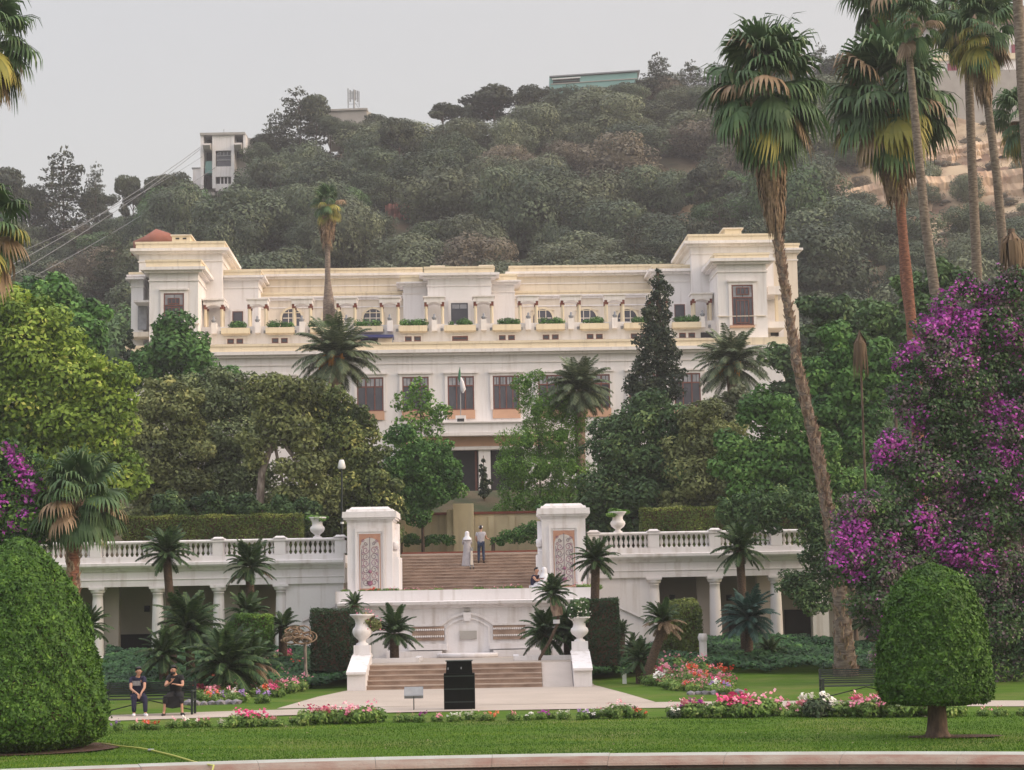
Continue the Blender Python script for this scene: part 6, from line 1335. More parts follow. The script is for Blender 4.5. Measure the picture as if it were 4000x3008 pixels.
# urn plants
def tuft(label, x, y, z, w, h, leaf, n, size, seed, fl=None, drop=0):
    rg = np.random.default_rng(seed); lb = [(rg.uniform(-.6, .6) * w, rg.uniform(-.4, .4) * w, h * rg.uniform(.1, .6) - drop * rg.random(), w * .4, w * .4, h * .35) for _ in range(10)]
    t = thing('urn_plant', label, 'plant', (x, y, z)); place('foliage', cloud('foliage', lb, n, size, leaf, seed=seed, core=.6, low=True, spread=.5, jitter=.8), t)
    if fl: rg2 = np.random.default_rng(seed + 1); q = np.array(lb)[rg2.integers(10, size=90)][:, :3] + rg2.normal(0, w * .3, (90, 3)) * [1, .6, 1] + [0, -w * .25, 0]; place('blossoms', quadmesh('blossoms', leaves(q, unit(rg2.normal(size=(90, 3)) + [0, -1, .5]), .035, rg2, .9), fl), t)
tuft('yellow green fern spilling from the left balustrade urn', ux1, YG - .12, 6.45, .48, .2, L['bright'], 1500, .05, 1, drop=.12); tuft('yellow green fern spilling from the right balustrade urn', ux2, YG - .12, 6.45, .52, .24, L['bright'], 1800, .05, 2, drop=.12)
tuft('pink flowered creeper hanging over the left newel urn', nx1 + .35, 67.2, 2.45, .38, .3, L['olive'], 1800, .05, 3, L['pink'], drop=.55); tuft('white flowered creeper bunched over the right newel urn', nx2 - .1, 67.1, 2.30, .46, .7, L['darkgreen'], 2600, .05, 4, L['whitefl'], drop=.1)
# coiled bare shrub
bp_ = at(1200, 2600, 67); t = thing('contorted_shrub', 'bare shrub with coiled tangled brown branches beside the cube hedge', 'shrub', (bp_.x, 67, Hz(bp_.x, 67))); rr = random.Random(5)
zt = at(1165, 2490, 67).z - Hz(bp_.x, 67)
q = MB(); q.tube([(0, 0, -.05), (.02, 0, .3), (-.05, 0, .65), (-.08, 0, zt)], [.05, .045, .05, .06], 8); q.build('trunk', M['barkgrey'], t)
q = MB(); cxx = at(1165, 2470, 67).x - bp_.x
for i in range(16):
    c = Vector((cxx + rr.uniform(-.25, .35), rr.uniform(-.25, .25), zt + rr.uniform(-.1, .25))); r = rr.uniform(.12, .28); a0 = rr.uniform(0, 6.28); tl = rr.uniform(.5, 1.2)
    q.tube([c + Vector((r * math.cos(a0 + k * .5), r * .8 * math.sin(k * .35 + i), r * tl * .7 * math.sin(a0 + k * .5))) for k in range(12)], .028, 5)
for s in (-.45, -.3, .35): q.tube([(cxx + s * .3, 0, zt), (cxx + s, -.1, zt - .05), (cxx + s * 1.3, -.1, zt - .12)], [.06, .07, .05], 6)
q.build('coiled_branches', M['deadfrond'], t)

# ------------------------------------------------------------------ furniture and fittings
def bench(label, u0, u1, vb, Y):
    x0, x1 = X(u0, vb, Y), X(u1, vb, Y); xc_ = (x0 + x1) / 2; w = (x1 - x0) / 2; t = thing('park_bench', label, 'bench', (xc_, Y, .0)); 
    for s in (-1, 1):
        q = MB(); q.box(s * w - .03, s * w + .03, -.28, -.22, 0, .62); q.box(s * w - .03, s * w + .03, .22, .28, 0, .9, ty=.0); q.box(s * w - .028, s * w + .028, -.22, .22, .38, .43); q.box(s * w - .032, s * w + .032, -.32, .24, .62, .66); q.build('side_frame', M['iron'], t)
    for k in range(5): q = MB(); q.box(-w + .03, w - .03, -.24 + k * .095, -.24 + k * .095 + .07, .432, .455); q.build('seat_slat', M['iron'], t)
    for k in range(7): q = MB(); q.box(-w + .03, w - .03, .20 + k * .012, .225 + k * .012, .50 + k * .058, .54 + k * .058); q.build('back_slat', M['iron'], t)
    q = MB(); q.tube([(-w, 0, .12), (0, .02, .40)], .015, 6); q.tube([(w, 0, .12), (0, .02, .40)], .015, 6); q.build('cross_brace', M['iron'], t)
    return xc_, w
bx1, bw1 = bench('dark iron bench with two seated men, left of the court', 414, 756, 2785, 52.9)
bx2, bw2 = bench('empty dark iron bench behind the dome topiary', 3212, 3560, 2738, 53.3)
xb0 = X(1794, 2700, 52.8); t = thing('black_cabinet', 'tall matt black cabinet seen from behind on the court edge', 'cabinet', (xb0, 52.8, 0))
q = MB(); q.box(-.42, .42, 0, .55, 0, .985); q.build('lower_body', M['black'], t)
q = MB(); q.box(-.36, .36, .04, .5, .987, 1.31, tx=.02, ty=.02); q.build('upper_body', M['black'], t)
q = MB(); q.box(-.37, .37, .03, .51, 1.311, 1.335); q.build('lid', M['iron'], t)
for x_, z_ in ((-.3, 1.12), (.06, 1.13)): q = MB(); q.box(x_ - .015, x_ + .015, .02, .055, z_ - .03, z_ + .03); q.build('catch', M['steel'], t)
for z_ in (.2, .55, .9): q = MB(); q.box(-.425, .425, -.012, -.002, z_, z_ + .03); q.build('rib', M['iron'], t)
xs0 = X(1616, 2700, 53); t = thing('lectern_sign', 'small grey metal information lectern on a thin post left of the black cabinet', 'sign', (xs0, 53, 0))
q = MB(); q.tube([(0, 0, 0), (0, 0, .42)], .014, 6); q.build('post', M['iron'], t)
q = MB(); q.box(-.26, .26, -.12, .12, 0, .022); q.v = [(x, y * .72, z + .50 + y * .95) for x, y, z in q.v]; q.build('sign_board', M['steel'], t)
q = MB(); q.box(-.24, .24, -.10, .10, .0225, .026); q.v = [(x, y * .72, z + .50 + y * .95) for x, y, z in q.v]; q.build('sign_face', M['aerial'], t)
q = MB(); q.box(-.26, .26, -.01, .01, .32, .43); q.build('sign_back_flap', M['steel'], t)
# white marker post and spot lights
mk = on_z(2418, 2655, .0); t = thing('marker_post', 'short white marker post in the ivy beside the right pedestal', 'post', (mk.x, 66.5, 0)); q = MB(); q.box(-.07, .07, -.04, .04, 0, .34); q.build('post_body', M['lampwhite'], t); q = MB(); q.box(-.075, .075, -.045, .045, .341, .36); q.build('post_cap', M['white'], t)
p_ = at(2745, 2490, 71); t = thing('pedestal_fragment', 'small worn white stone pedestal beside the round topped hedge', 'pedestal', (p_.x, 71, .5)); q = MB(); q.box(-.13, .13, -.12, .12, 0, p_.z - .62 + .0); q.build('stone_block', M['white'], t); q = MB(); q.lathe([(.16, p_.z - .62), (.19, p_.z - .5), (.14, p_.z - .36)], n=10); q.build('stone_cap', M['white'], t)
# hose on the lawn
hp = [(400, 2905), (470, 2915), (545, 2922), (590, 2930), (680, 2952), (760, 2976), (800, 2985)]
pts = [on_z(u, v, .035) for u, v in hp] ; e_ = on_z(835, 2990, .09); pts += [e_, Vector((e_.x + .08, e_.y - .8, .0)), Vector((e_.x + .12, e_.y - 1.15, -.4))]
hs = thing('garden_hose', 'yellow green hose lying over the lawn and pond kerb', 'hose', pts[0]); q = MB(); q.tube([p - pts[0] for p in pts], .018, 7); q.build('hose_pipe', M['hose'], hs)
q = MB(); c_ = pts[3] - pts[0]; q.tube([c_ - Vector((.06, 0, 0)), c_ + Vector((.06, -.01, 0))], .028, 8); q.build('coupling', M['steel'], hs)
# bedding stones
for u, v, k in ((830, 2752, 'left'), (2790, 2712, 'right')):
    p_ = on_z(u, v, 0)
    for i in range(7): 
        s = R.uniform(.14, .24); o = place('border_stone', None) if False else None
        q = MB(); q.add([tuple(Vector(a) * s * R.uniform(.85, 1.1)) for a in ICO1V], [tuple(f) for f in ICO1F]); q.v = [(a, b, c * .55) for a, b, c in q.v]
        tag(q.build('border_stone', M['pebble'], None, (p_.x + (i - 3) * .24, p_.y + R.uniform(-.15, .15) - .1, .04)), f'grey rounded stone edging the {"flower bed below the foreground cycad" if k == "left" else "flower bed beside the right lawn"}', 'stone', f'grey stones edging the {k} flower bed')
# fallen leaves
rr = random.Random(9)
q = MB()
for i in range(70):
    x, y = rr.uniform(-12, 12), rr.uniform(37.5, 46.5); s = rr.uniform(.02, .05); a = rr.uniform(0, 6.28); z = .045
    q.add([(x + s * math.cos(a), y + s * math.sin(a), z), (x - s * .4 * math.sin(a), y + s * .4 * math.cos(a), z + .012), (x - s * math.cos(a), y - s * math.sin(a), z), (x + s * .4 * math.sin(a), y - s * .4 * math.cos(a), z + .008)], [(0, 1, 2, 3)])
tag(q.build('fallen_leaves', M['tread']), 'pale fallen leaves scattered over the lawn', 'leaves', kind='stuff')

# ------------------------------------------------------------------ buildings and fittings on the hill
YT = 292.0
def tw(nm, mat, u0, u1, v0, v1, D0, D1, parent, org, ur=870): q = MB(); x0, x1 = X(u0, 640, YT), X(u1, 640, YT); q.box(x0, x1, YT + D0, YT + D1, at(ur, v1, YT).z, at(ur, v0, YT).z); return part(q, nm, mat, parent, org)
bx0 = X(860, 760, YT); o_ = (bx0, YT, at(870, 770, YT).z); t = thing('cable_car_tower', 'grey concrete cable car tower on the left of the ridge', 'tower', o_)
tw('back_wall', M['concrete'], 783, 975, 522, 770, 3.2, 7.5, t, o_)
tw('roof_slab', M['concrete'], 782, 958, 519, 528, -.3, 7.5, t, o_)
tw('front_pier', M['mwhite'], 783, 795, 528, 735, 0, 3.2, t, o_); tw('front_pier', M['mwhite'], 829, 842, 528, 735, 0, 3.2, t, o_); tw('front_pier', M['mwhite'], 903, 915, 528, 720, 0, 3.2, t, o_); tw('front_pier', M['mwhite'], 950, 960, 528, 600, 0, 3.2, t, o_)
tw('head_wall', M['mwhite'], 842.2, 902.8, 528, 588, .05, 3.2, t, o_); tw('middle_wall', M['white'], 842.2, 902.8, 650, 690, .05, 3.2, t, o_); tw('lower_wall', M['white'], 842.2, 915, 718, 745, .02, 3.2, t, o_)
for u0, u1 in ((795.3, 828.7), (915.3, 949.7)):
    tw('cable_opening', M['dark'], u0, u1, 530, 720 if u0 < 800 else 600, 2.9, 3.19, t, o_)
    q = MB(); xc_ = X((u0 + u1) / 2, 560, YT); z_ = at(870, 575, YT).z; q.extrude_x([(YT - 1.6, z_), (YT - 1.0, z_ - .5), (YT + 1.5, z_ - .4), (YT + 1.5, z_ + .5), (YT - .3, z_ + .6)], xc_ - .55, xc_ + .55); part(q, 'cable_saddle', M['concrete'], t, o_)
w_ = tw('window', M['glass'], 845, 900, 590, 648, .4, .5, t, o_)
for v in (605, 622): tw('window_bar', M['aerial'], 845, 900, v, v + 3, .3, .39, w_, o_)
for u in (858, 872, 886): tw('window_bar', M['aerial'], u, u + 2, 590.5, 604, .28, .38, w_, o_)
w_ = tw('window', M['dark'], 845, 900, 690.5, 717.5, .4, .5, t, o_)
for u in (858, 872, 886): tw('window_bar', M['white'], u, u + 4, 691, 717, .3, .39, w_, o_)
tw('side_block', M['white'], 752, 795, 655, 752, .3, 5, t, o_); tw('side_block_roof', M['aerial'], 748, 800, 651, 655, .2, 5.1, t, o_); tw('base_slab', M['concrete'], 748, 850, 752.5, 764, -.3, 5, t, o_); tw('footing', M['concrete'], 756, 800, 764.5, 800, .5, 5, t, o_)
q = MB(); x_ = X(867, 520, YT); z_ = at(870, 519, YT).z; q.tube([(x_, YT + 2, z_), (x_, YT + 2, z_ + 1.1)], .05, 5); q.tube([(x_ - .3, YT + 2, z_ + .5), (x_ + .3, YT + 2, z_ + .5)], .04, 5); part(q, 'aerial', M['aerial'], t, o_)
q = MB(); q.box(X(798, 700, YT), X(827, 700, YT), YT + .6, YT + 2.4, at(870, 672, YT).z, at(870, 625, YT).z, tx=.1); tag(part(q, 'cable_car_cabin', M['teal'], None, (0, 0, 0)), 'small cable car cabin docked inside the concrete tower', 'cable car')
for i, (ua, va, ub, vb) in enumerate([(781, 576, 268, 892), (781, 584, 300, 905), (790, 612, 330, 850), (840, 655, 230, 1010)]):
    a, b = at(ua, va, YT), at(ub - 300, vb + (vb - va) * 300 / (ua - ub), 215); m = a.lerp(b, .5) - Vector((0, 0, 1.5)); q = MB(); pts = [a.lerp(m, k / 8).lerp(m.lerp(b, k / 8), k / 8) for k in range(9)]
    tg = thing('cable', ['uppermost cable running down from the concrete tower', 'second cable running down from the concrete tower', 'thin third cable below the tower', 'lowest cable crossing the wooded slope'][i], 'cable', a, group='cables of the cable car'); q.tube([p - a for p in pts], .045 if i != 2 else .03, 5); q.build('cable_strand', M['cable'], tg)
def hb(name, label, cat, parts, Y):
    o_ = None; t = None
    for nm, mat, u0, u1, v0, v1, d0, d1, sl in parts:
        q = MB(); um = (u0 + u1) / 2; x0, x1 = X(u0, v0, Y), X(u1, v0, Y); za, zb = at(u0, v0, Y).z, at(u0, v1, Y).z
        if o_ is None: o_ = (x0, Y, zb); t = thing(name, label, cat, o_)
        q.box(0, x1 - x0, d0, d1, 0, za - zb); q.v = [(x + x0, y + Y, z + zb + sl * x) for x, y, z in q.v]; part(q, nm, M[mat], t, o_)
    return t, o_
ta, oa = hb('antenna_building', 'flat grey concrete building under the rooftop antennas', 'building', [('wall', 'concrete', 1278, 1432, 436, 560, 0, 6, .02), ('roof_slab', 'concrete', 1272, 1436, 429, 436, -.3, 6.2, .02), ('side_wall', 'cream', 1432.5, 1448, 437, 520, .3, 6, .0), ('window', 'dark', 1279, 1298, 455, 480, -.1, -.02, .0)], 303)
hb('teal_building', 'long pale teal building on the crest of the hill', 'building', [('wall', 'teal', 2150, 2490, 305, 450, 0, 10, .05), ('roof_edge', 'steel', 2146, 2500, 298, 303, -.3, 10.2, .05), ('floor_line', 'concrete', 2152, 2490, 328, 331, -.12, -.02, .05), ('ribbon_window', 'dark', 2160, 2265, 313, 318, -.14, -.03, .05), ('window', 'dark', 2160, 2265, 321, 326, -.14, -.03, .05), ('window_frame', 'lampwhite', 2156, 2268, 308, 312, -.16, -.03, .05), ('corner_post', 'teal', 2146, 2150, 305, 400, -.2, 3, 0)], 306)
hb('hilltop_house', 'brown roofed house with yellow band and magenta shutters at the upper right', 'building', [('wall', 'mwhite', 3620, 4100, 110, 284, 0, 12, .02), ('roof', 'brownroof', 3600, 4110, 50, 108, -1.2, 13, .03), ('yellow_band', 'yellow', 3640, 4090, 218, 240, -.3, -.02, .01), ('shutter', 'magwall', 3850, 3895, 245, 275, -.2, -.02, 0), ('shutter', 'magwall', 3950, 3975, 175, 212, -.2, -.02, 0), ('shutter', 'magwall', 3700, 3740, 250, 280, -.2, -.02, 0), ('window', 'dark', 3780, 3820, 175, 210, -.2, -.02, 0), ('balcony', 'lampwhite', 3630, 3720, 125, 150, -1, -.02, 0), ('retaining_wall', 'concrete', 3600, 4100, 285, 520, -1.0, 12, .0)], 292)
YM = 305.0; b0 = at(1383, 425, YM); t = thing('antenna_mast', 'cluster of telecom antennas on the flat grey building', 'antenna', b0)
q = MB(); q.tube([(0, 0, -.5), (0, 0, 3.2)], .16, 8); q.build('mast', M['aerial'], t)
for i, (dx, z0, z1, r) in enumerate([(-.95, .2, 3.4, .09), (-.6, 1.2, 3.1, .13), (-.3, 1.6, 2.9, .10), (.25, 1.4, 3.1, .13), (.6, 1.1, 3.0, .12), (.85, .3, 2.9, .07)]):
    q = MB(); q.box(dx - r, dx + r, -.1, .1, z0, z1); q.build('antenna_panel', M['aerial'], t)
q = MB()
for z in (.8, 1.7, 2.6): q.tube([(-1, 0, z), (.9, 0, z)], .04, 5)
q.tube([(.2, 0, 1), (.9, 0, -.2)], .05, 5); q.build('cross_arms', M['aerial'], t)
# retaining terraces and bare banks
def rockwall(label, pts, h, Y, mat='rock', seed=0, name='retaining_wall'):
    rr = random.Random(seed); P3 = []
    for u, v in pts: P3.append(at(u, v, Y))
    o_ = P3[0]; t = thing(name, label, 'wall', o_); q = MB(); n_ = 90; top, bot = [], []
    L_ = []
    for i in range(n_ + 1):
        s = i / n_ * (len(P3) - 1); k = min(len(P3) - 2, int(s)); p = P3[k].lerp(P3[k + 1], s - k) - o_; L_.append((p.x, p.y + .5 * math.sin(i * .35) + rr.uniform(-.12, .12), p.z + rr.uniform(-.08, .08)))
    vs = []
    for j in range(6):
        for (x, y, z) in L_: vs.append((x, y + rr.uniform(-.14, .14) - j * .25 - (.4 if j % 2 else 0), z - h * j / 5 + (rr.uniform(-.12, .12) if j else 0)))
    vs += [(x, y + 4, z) for x, y, z in L_]; m_ = n_ + 1
    fs = [(j * m_ + i, j * m_ + i + 1, (j + 1) * m_ + i + 1, (j + 1) * m_ + i) for j in range(5) for i in range(n_)] + [(i, i + 1, 6 * m_ + i + 1, 6 * m_ + i) for i in range(n_)]
    q.add(vs, fs); q.build('rock_face', M[mat], t)
def Yfor(u, v):
    for Y in range(160, 300):
        p = at(u, v, Y)
        if Hz(p.x, Y) >= p.z: return Y
    return 298
rockwall('long ochre rock terrace on the bare right slope', [(3180, 775), (3350, 730), (3500, 690), (3650, 690), (3850, 668), (4050, 655)], 5.2, Yfor(3600, 760) - 1.5, seed=1)
rockwall('upper ochre rock terrace under the hilltop house', [(3560, 590), (3700, 575), (3850, 548), (4050, 530)], 3.0, Yfor(3800, 590) - 1, seed=2)
rockwall('low ochre rock terrace behind the mansion right tower', [(2790, 885), (2900, 868), (2960, 860), (3100, 880), (3250, 875)], 3.2, Yfor(3000, 900) - 2, seed=3)
rockwall('red soil scar on the slope behind the mid palm', [(1505, 800), (1560, 790), (1605, 775)], 4.0, Yfor(1550, 820) - 4, 'redsoil', 4, name='soil_bank')
eb = at(605, 958, 166); q = MB(); q.add([(a * 2.1 * (1 + .12 * math.sin(9 * c + b * 5)), b * 2.2, (c * (1 + .22 * math.sin(5 * a + 1)) + a * .35) * 1.15) for a, b, c in ICOV], [tuple(f) for f in ICOF], 0, True)
t = thing('soil_bank', 'red earth bank behind the mansion left chimney', 'bank', eb); q.build('earth_mound', M['redsoil'], t)
# curved street lamps on the slope
for i, (u, v0, v1, lab) in enumerate([(3368, 822, 930, 'curved street lamp on the bare right slope'), (2368, 785, 830, 'small curved street lamp on the middle slope')]):
    Y = Yfor(u, v1) - 2; b = at(u, v1, Y); h = at(u, v0, Y).z - b.z; t = thing('street_lamp', lab, 'street lamp', b)
    q = MB(); q.tube([(0, 0, -.3), (0, 0, h * .7), (-.3, 0, h * .92), (-.9, 0, h)], [.12, .1, .09, .07], 6); q.build('pole', M['aerial'], t); q = MB(); q.box(-1.5, -.85, -.12, .12, h - .08, h + .08); q.build('lamp_head', M['lampwhite'], t)

# ------------------------------------------------------------------ people
def skin(name, J, E, mat, parent, sub=1):
    """J: name -> (x, y, z, r); E: edges between names; one continuous body"""
    ks = list(J); ix = {k: i for i, k in enumerate(ks)}; me = bpy.data.meshes.new(name); me.from_pydata([J[k][:3] for k in ks], [(ix[a], ix[b]) for a, b in E], [])
    o = bpy.data.objects.new(name, me); COL.objects.link(o); o.modifiers.new('skin', 'SKIN'); 
    if not me.skin_vertices: me.skin_vertices_add() if hasattr(me, 'skin_vertices_add') else None
    sv = me.skin_vertices[0].data if len(me.skin_vertices) else None
    if sv is None:
        bpy.context.view_layer.objects.active = o; bpy.ops.mesh.customdata_skin_add(); sv = me.skin_vertices[0].data
    for k in ks: sv[ix[k]].radius = (J[k][3], J[k][3] if len(J[k]) < 5 else J[k][4]); sv[ix[k]].use_root = (ix[k] == 0)
    sd = o.modifiers.new('sub', 'SUBSURF'); sd.levels = sub; sd.render_levels = sub
    dg = bpy.context.evaluated_depsgraph_get(); m2 = bpy.data.meshes.new_from_object(o.evaluated_get(dg)); bpy.data.objects.remove(o)
    m2.name = name; m2.materials.clear(); m2.materials.append(mat)
    for p in m2.polygons: p.use_smooth = True
    return place(name, m2, parent)
def V3(*a): return Vector(a)
def hand(J, E, side, w, d, s=1.0, curl=.4):
    """palm and five unequal bent fingers; w wrist position, d pointing direction"""
    w, d = Vector(w), Vector(d).normalized(); sx = d.cross(Vector((0, 0, 1))); sx = sx.normalized() if sx.length > .2 else Vector((1, 0, 0)); dn = d.cross(sx).normalized()
    if dn.z > 0: dn = -dn
    p = w + d * .055 * s; J[side + 'palm'] = (*p, .026 * s, .016 * s); E.append((side + 'wrist', side + 'palm'))
    for i, (o, l) in enumerate([(-.03, .058), (-.010, .068), (.010, .064), (.028, .05)]):
        a = p + d * .035 * s + sx * o * s; b = a + (d + dn * curl * .5) * l * .5 * s; c = b + (d + dn * curl * 1.5).normalized() * l * .5 * s
        for nm, q, r in (('a', a, .011), ('b', b, .009), ('c', c, .007)): J[f'{side}f{i}{nm}'] = (*q, r * s)
        E += [(side + 'palm', f'{side}f{i}a'), (f'{side}f{i}a', f'{side}f{i}b'), (f'{side}f{i}b', f'{side}f{i}c')]
    a = w + d * .03 * s - sx * .03 * s; b = a + (d * .7 - sx * .6).normalized() * .03 * s; c = b + (d - sx * .1).normalized() * .026 * s
    for nm, q, r in (('a', a, .012), ('b', b, .010), ('c', c, .008)): J[f'{side}t{nm}'] = (*q, r * s)
    E += [(side + 'wrist', side + 'ta'), (side + 'ta', side + 'tb'), (side + 'tb', side + 'tc')]
def figure(label, loc, rz, P, skinmat='skin', clothes=(), hair=None, headturn=0.0, scarf=None, cap=None, beard=False, sc_=1.0):
    """P: joint positions; builds the body, face, hair, then clothes as lists of (name, material, joints, edges)"""
    t = thing('person', label, 'person', loc, rz); t.scale = (sc_,) * 3
    J, E = {}, []
    J['pelvis'] = (*P['pelvis'], .125, .10); J['waist'] = (*P['waist'], .12, .09); J['chest'] = (*P['chest'], .145, .10); J['neckb'] = (*P['neckb'], .065); J['neck'] = (*P['neck'], .05); h = Vector(P['head'])
    J['jaw'] = (h.x, h.y, h.z - .055, .062, .068); J['head'] = (*h, .078, .092); J['crown'] = (h.x, h.y, h.z + .065, .065, .075)
    E += [('pelvis', 'waist'), ('waist', 'chest'), ('chest', 'neckb'), ('neckb', 'neck'), ('neck', 'jaw'), ('jaw', 'head'), ('head', 'crown')]
    for s, sg in (('l', 1), ('r', -1)):
        J[s + 'sho'] = (*P[s + 'sho'], .058); J[s + 'elb'] = (*P[s + 'elb'], .040); J[s + 'wrist'] = (*P[s + 'wrist'], .025, .02); E += [('chest', s + 'sho'), (s + 'sho', s + 'elb'), (s + 'elb', s + 'wrist')]
        hand(J, E, s, P[s + 'wrist'], Vector(P[s + 'wrist']) - Vector(P[s + 'elb']) if s + 'hd' not in P else P[s + 'hd'])
        J[s + 'hip'] = (*P[s + 'hip'], .088); J[s + 'knee'] = (*P[s + 'knee'], .058); J[s + 'calf'] = (*(Vector(P[s + 'knee']).lerp(Vector(P[s + 'ank']), .35) + V3(0, .012, 0)), .054); J[s + 'ank'] = (*P[s + 'ank'], .036); J[s + 'toe'] = (*P[s + 'toe'], .032, .025)
        E += [('pelvis', s + 'hip'), (s + 'hip', s + 'knee'), (s + 'knee', s + 'calf'), (s + 'calf', s + 'ank'), (s + 'ank', s + 'toe')]
    body = skin('body', J, E, M[skinmat], t)
    f = Vector((math.sin(headturn), -math.cos(headturn), 0)); r_ = Vector((-f.y, f.x, 0))
    q = MB(); q.tube([h + f * .085 + V3(0, 0, .02), h + f * .112 - V3(0, 0, .022), h + f * .09 - V3(0, 0, .03)], [.008, .014, .010], 6); q.build('nose', M[skinmat], t)
    for s in (-1, 1):
        q = MB(); q.lathe([(.002, -.007), (.009, 0), (.002, .007)], h + f * .083 + r_ * .032 * s + V3(0, 0, .018), 8); q.build('eye', M['hair'], t)
        q = MB(); q.tube([h + r_ * .083 * s + V3(0, 0, .02), h + r_ * .09 * s, h + r_ * .083 * s - V3(0, 0, .025)], [.01, .014, .008], 6); q.build('ear', M[skinmat], t)
    q = MB(); q.tube([h + f * .088 - r_ * .022 - V3(0, 0, .052), h + f * .094 - V3(0, 0, .054), h + f * .088 + r_ * .022 - V3(0, 0, .052)], .006, 5); q.build('mouth', M['magwall'], t)
    def shell(name, mat, rad, off, zmin, back=0.0, cut=.0):
        vs = ICOV * np.array(rad); keep = []; cen = np.array(h + off)
        pts = vs + cen; q = MB(); fv = np.array(f)
        fs = [tuple(fc) for fc in ICOF if all((vs[i][2] > zmin or (vs[i] @ fv) < back) and not ((vs[i] @ fv) > cut and vs[i][2] < zmin) for i in fc)]
        q.add([tuple(p) for p in pts], fs, 0, True); q.build(name, mat, t)
    if hair: shell('hair', M[hair], (.094, .108, .112), V3(0, 0, .036) - f * .010, .012, .0, .02)
    if beard: shell('beard', M['hair'], (.068, .078, .045), V3(0, 0, -.075) + f * .012, -.2, .5, 9)
    if cap:
        shell('cap', M[cap], (.102, .112, .10), V3(0, 0, .04), .0, -.02, .0)
    if scarf:
        q = MB(); q.lathe([(.02, .135), (.07, .12), (.105, .07), (.118, .0), (.112, -.08), (.13, -.14), (.19, -.22), (.22, -.30)], h, 16); q.v = [(x - f.x * .02, y - f.y * .02 - (.0), z) for x, y, z in q.v]
        q.build('headscarf', M[scarf], t)
    for nm, mat, JJ, EE in clothes: skin(nm, JJ, EE, M[mat], t)
    return t, J
def top(P, r=1.12, sleeve=.55, long=False):
    """shirt joints over the body"""
    J = {'waist': (*P['waist'], .15 * r, .12 * r), 'pelvis': (*(Vector(P['pelvis']) + V3(0, 0, .04)), .15 * r, .125 * r), 'chest': (*(Vector(P['chest']) + V3(0, 0, .03)), .175 * r, .14 * r), 'collar': (*(Vector(P['neckb']).lerp(Vector(P['chest']), .3)), .12, .10), 'neckb': (*(Vector(P['neckb']) - V3(0, 0, .01)), .075)}
    E = [('waist', 'pelvis'), ('waist', 'chest'), ('chest', 'collar'), ('collar', 'neckb')]
    for s in 'lr':
        e = Vector(P[s + 'sho']).lerp(Vector(P[s + 'elb']), sleeve if not long else 1.0); J[s + 'sho'] = (*P[s + 'sho'], .085); J[s + 'e'] = (*e, .066 if not long else .058); E += [('chest', s + 'sho'), (s + 'sho', s + 'e')]
        if long: J[s + 'w'] = (*Vector(P[s + 'elb']).lerp(Vector(P[s + 'wrist']), .92), .045); E.append((s + 'e', s + 'w'))
    return J, E
def legs(P, end=1.0, r=1.25):
    J = {'pelvis': (*P['pelvis'], .155, .13)}; E = []
    for s in 'lr':
        J[s + 'hip'] = (*P[s + 'hip'], .10 * r * .95); J[s + 'knee'] = (*P[s + 'knee'], .066 * r); E += [('pelvis', s + 'hip'), (s + 'hip', s + 'knee')]
        a = Vector(P[s + 'knee']).lerp(Vector(P[s + 'ank']), end); J[s + 'ank'] = (*a, .052 * r); E.append((s + 'knee', s + 'ank'))
    return J, E
def shoes(t, P, mat):
    for s in 'lr':
        a, b = Vector(P[s + 'ank']), Vector(P[s + 'toe']); q = MB(); d = (b - a); d.z = 0; d.normalize()
        q.tube([V3(a.x, a.y, .05) - d * .06, V3(a.x, a.y, .055), V3(b.x, b.y, .04), V3(b.x, b.y, .035) + d * .05], [.04, .05, .045, .02], 8); q.build('shoe', M[mat], t)
# two men on the bench
P = dict(pelvis=(0, .05, .54), waist=(0, .0, .70), chest=(.02, -.08, .90), neckb=(.04, -.14, 1.06), neck=(.05, -.17, 1.11), head=(.07, -.21, 1.20), lsho=(.20, -.10, 1.0), rsho=(-.16, -.10, 1.0), lelb=(.25, -.34, .76), relb=(-.12, -.36, .74), lwrist=(.18, -.50, .62), rwrist=(.10, -.54, .62), lhd=(-.3, -.4, -.8), rhd=(.35, -.3, -.8),
         lhip=(.10, .0, .50), rhip=(-.10, .0, .50), lknee=(.28, -.42, .50), rknee=(-.02, -.42, .50), lank=(.30, -.46, .09), rank=(-.02, -.40, .09), ltoe=(.36, -.60, .05), rtoe=(.0, -.56, .05))
t, J = figure('man in navy shirt and trousers leaning on his knees on the bench', (X(540, 2780, 52.9), 52.82, .0), 0, P, clothes=[('shirt', 'navy', *top(P)), ('trousers', 'navy', *legs(P))], hair='hair', headturn=.7)
shoes(t, P, 'whitecloth'); q = MB(); q.box(-.10, .12, -.245, -.235, .82, .95); q.v = [(x, y + (z - .88) * -.35 + .015, z) for x, y, z in q.v]; q.build('shirt_print', M['print'], t)
P = dict(pelvis=(0, .05, .54), waist=(0, .02, .71), chest=(0, -.02, .92), neckb=(-.01, -.06, 1.08), neck=(-.02, -.08, 1.13), head=(-.04, -.12, 1.22), lsho=(.18, -.04, 1.02), rsho=(-.18, -.04, 1.02), lelb=(.24, -.26, .80), relb=(-.24, -.24, .80), lwrist=(.10, -.42, .84), rwrist=(-.06, -.40, .90), lhd=(-.6, -.5, .2), rhd=(.5, -.2, .7),
         lhip=(.10, .0, .50), rhip=(-.10, .0, .50), lknee=(.22, -.44, .50), rknee=(-.18, -.44, .50), lank=(.26, -.46, .09), rank=(-.24, -.44, .09), ltoe=(.32, -.60, .04), rtoe=(-.24, -.60, .04))
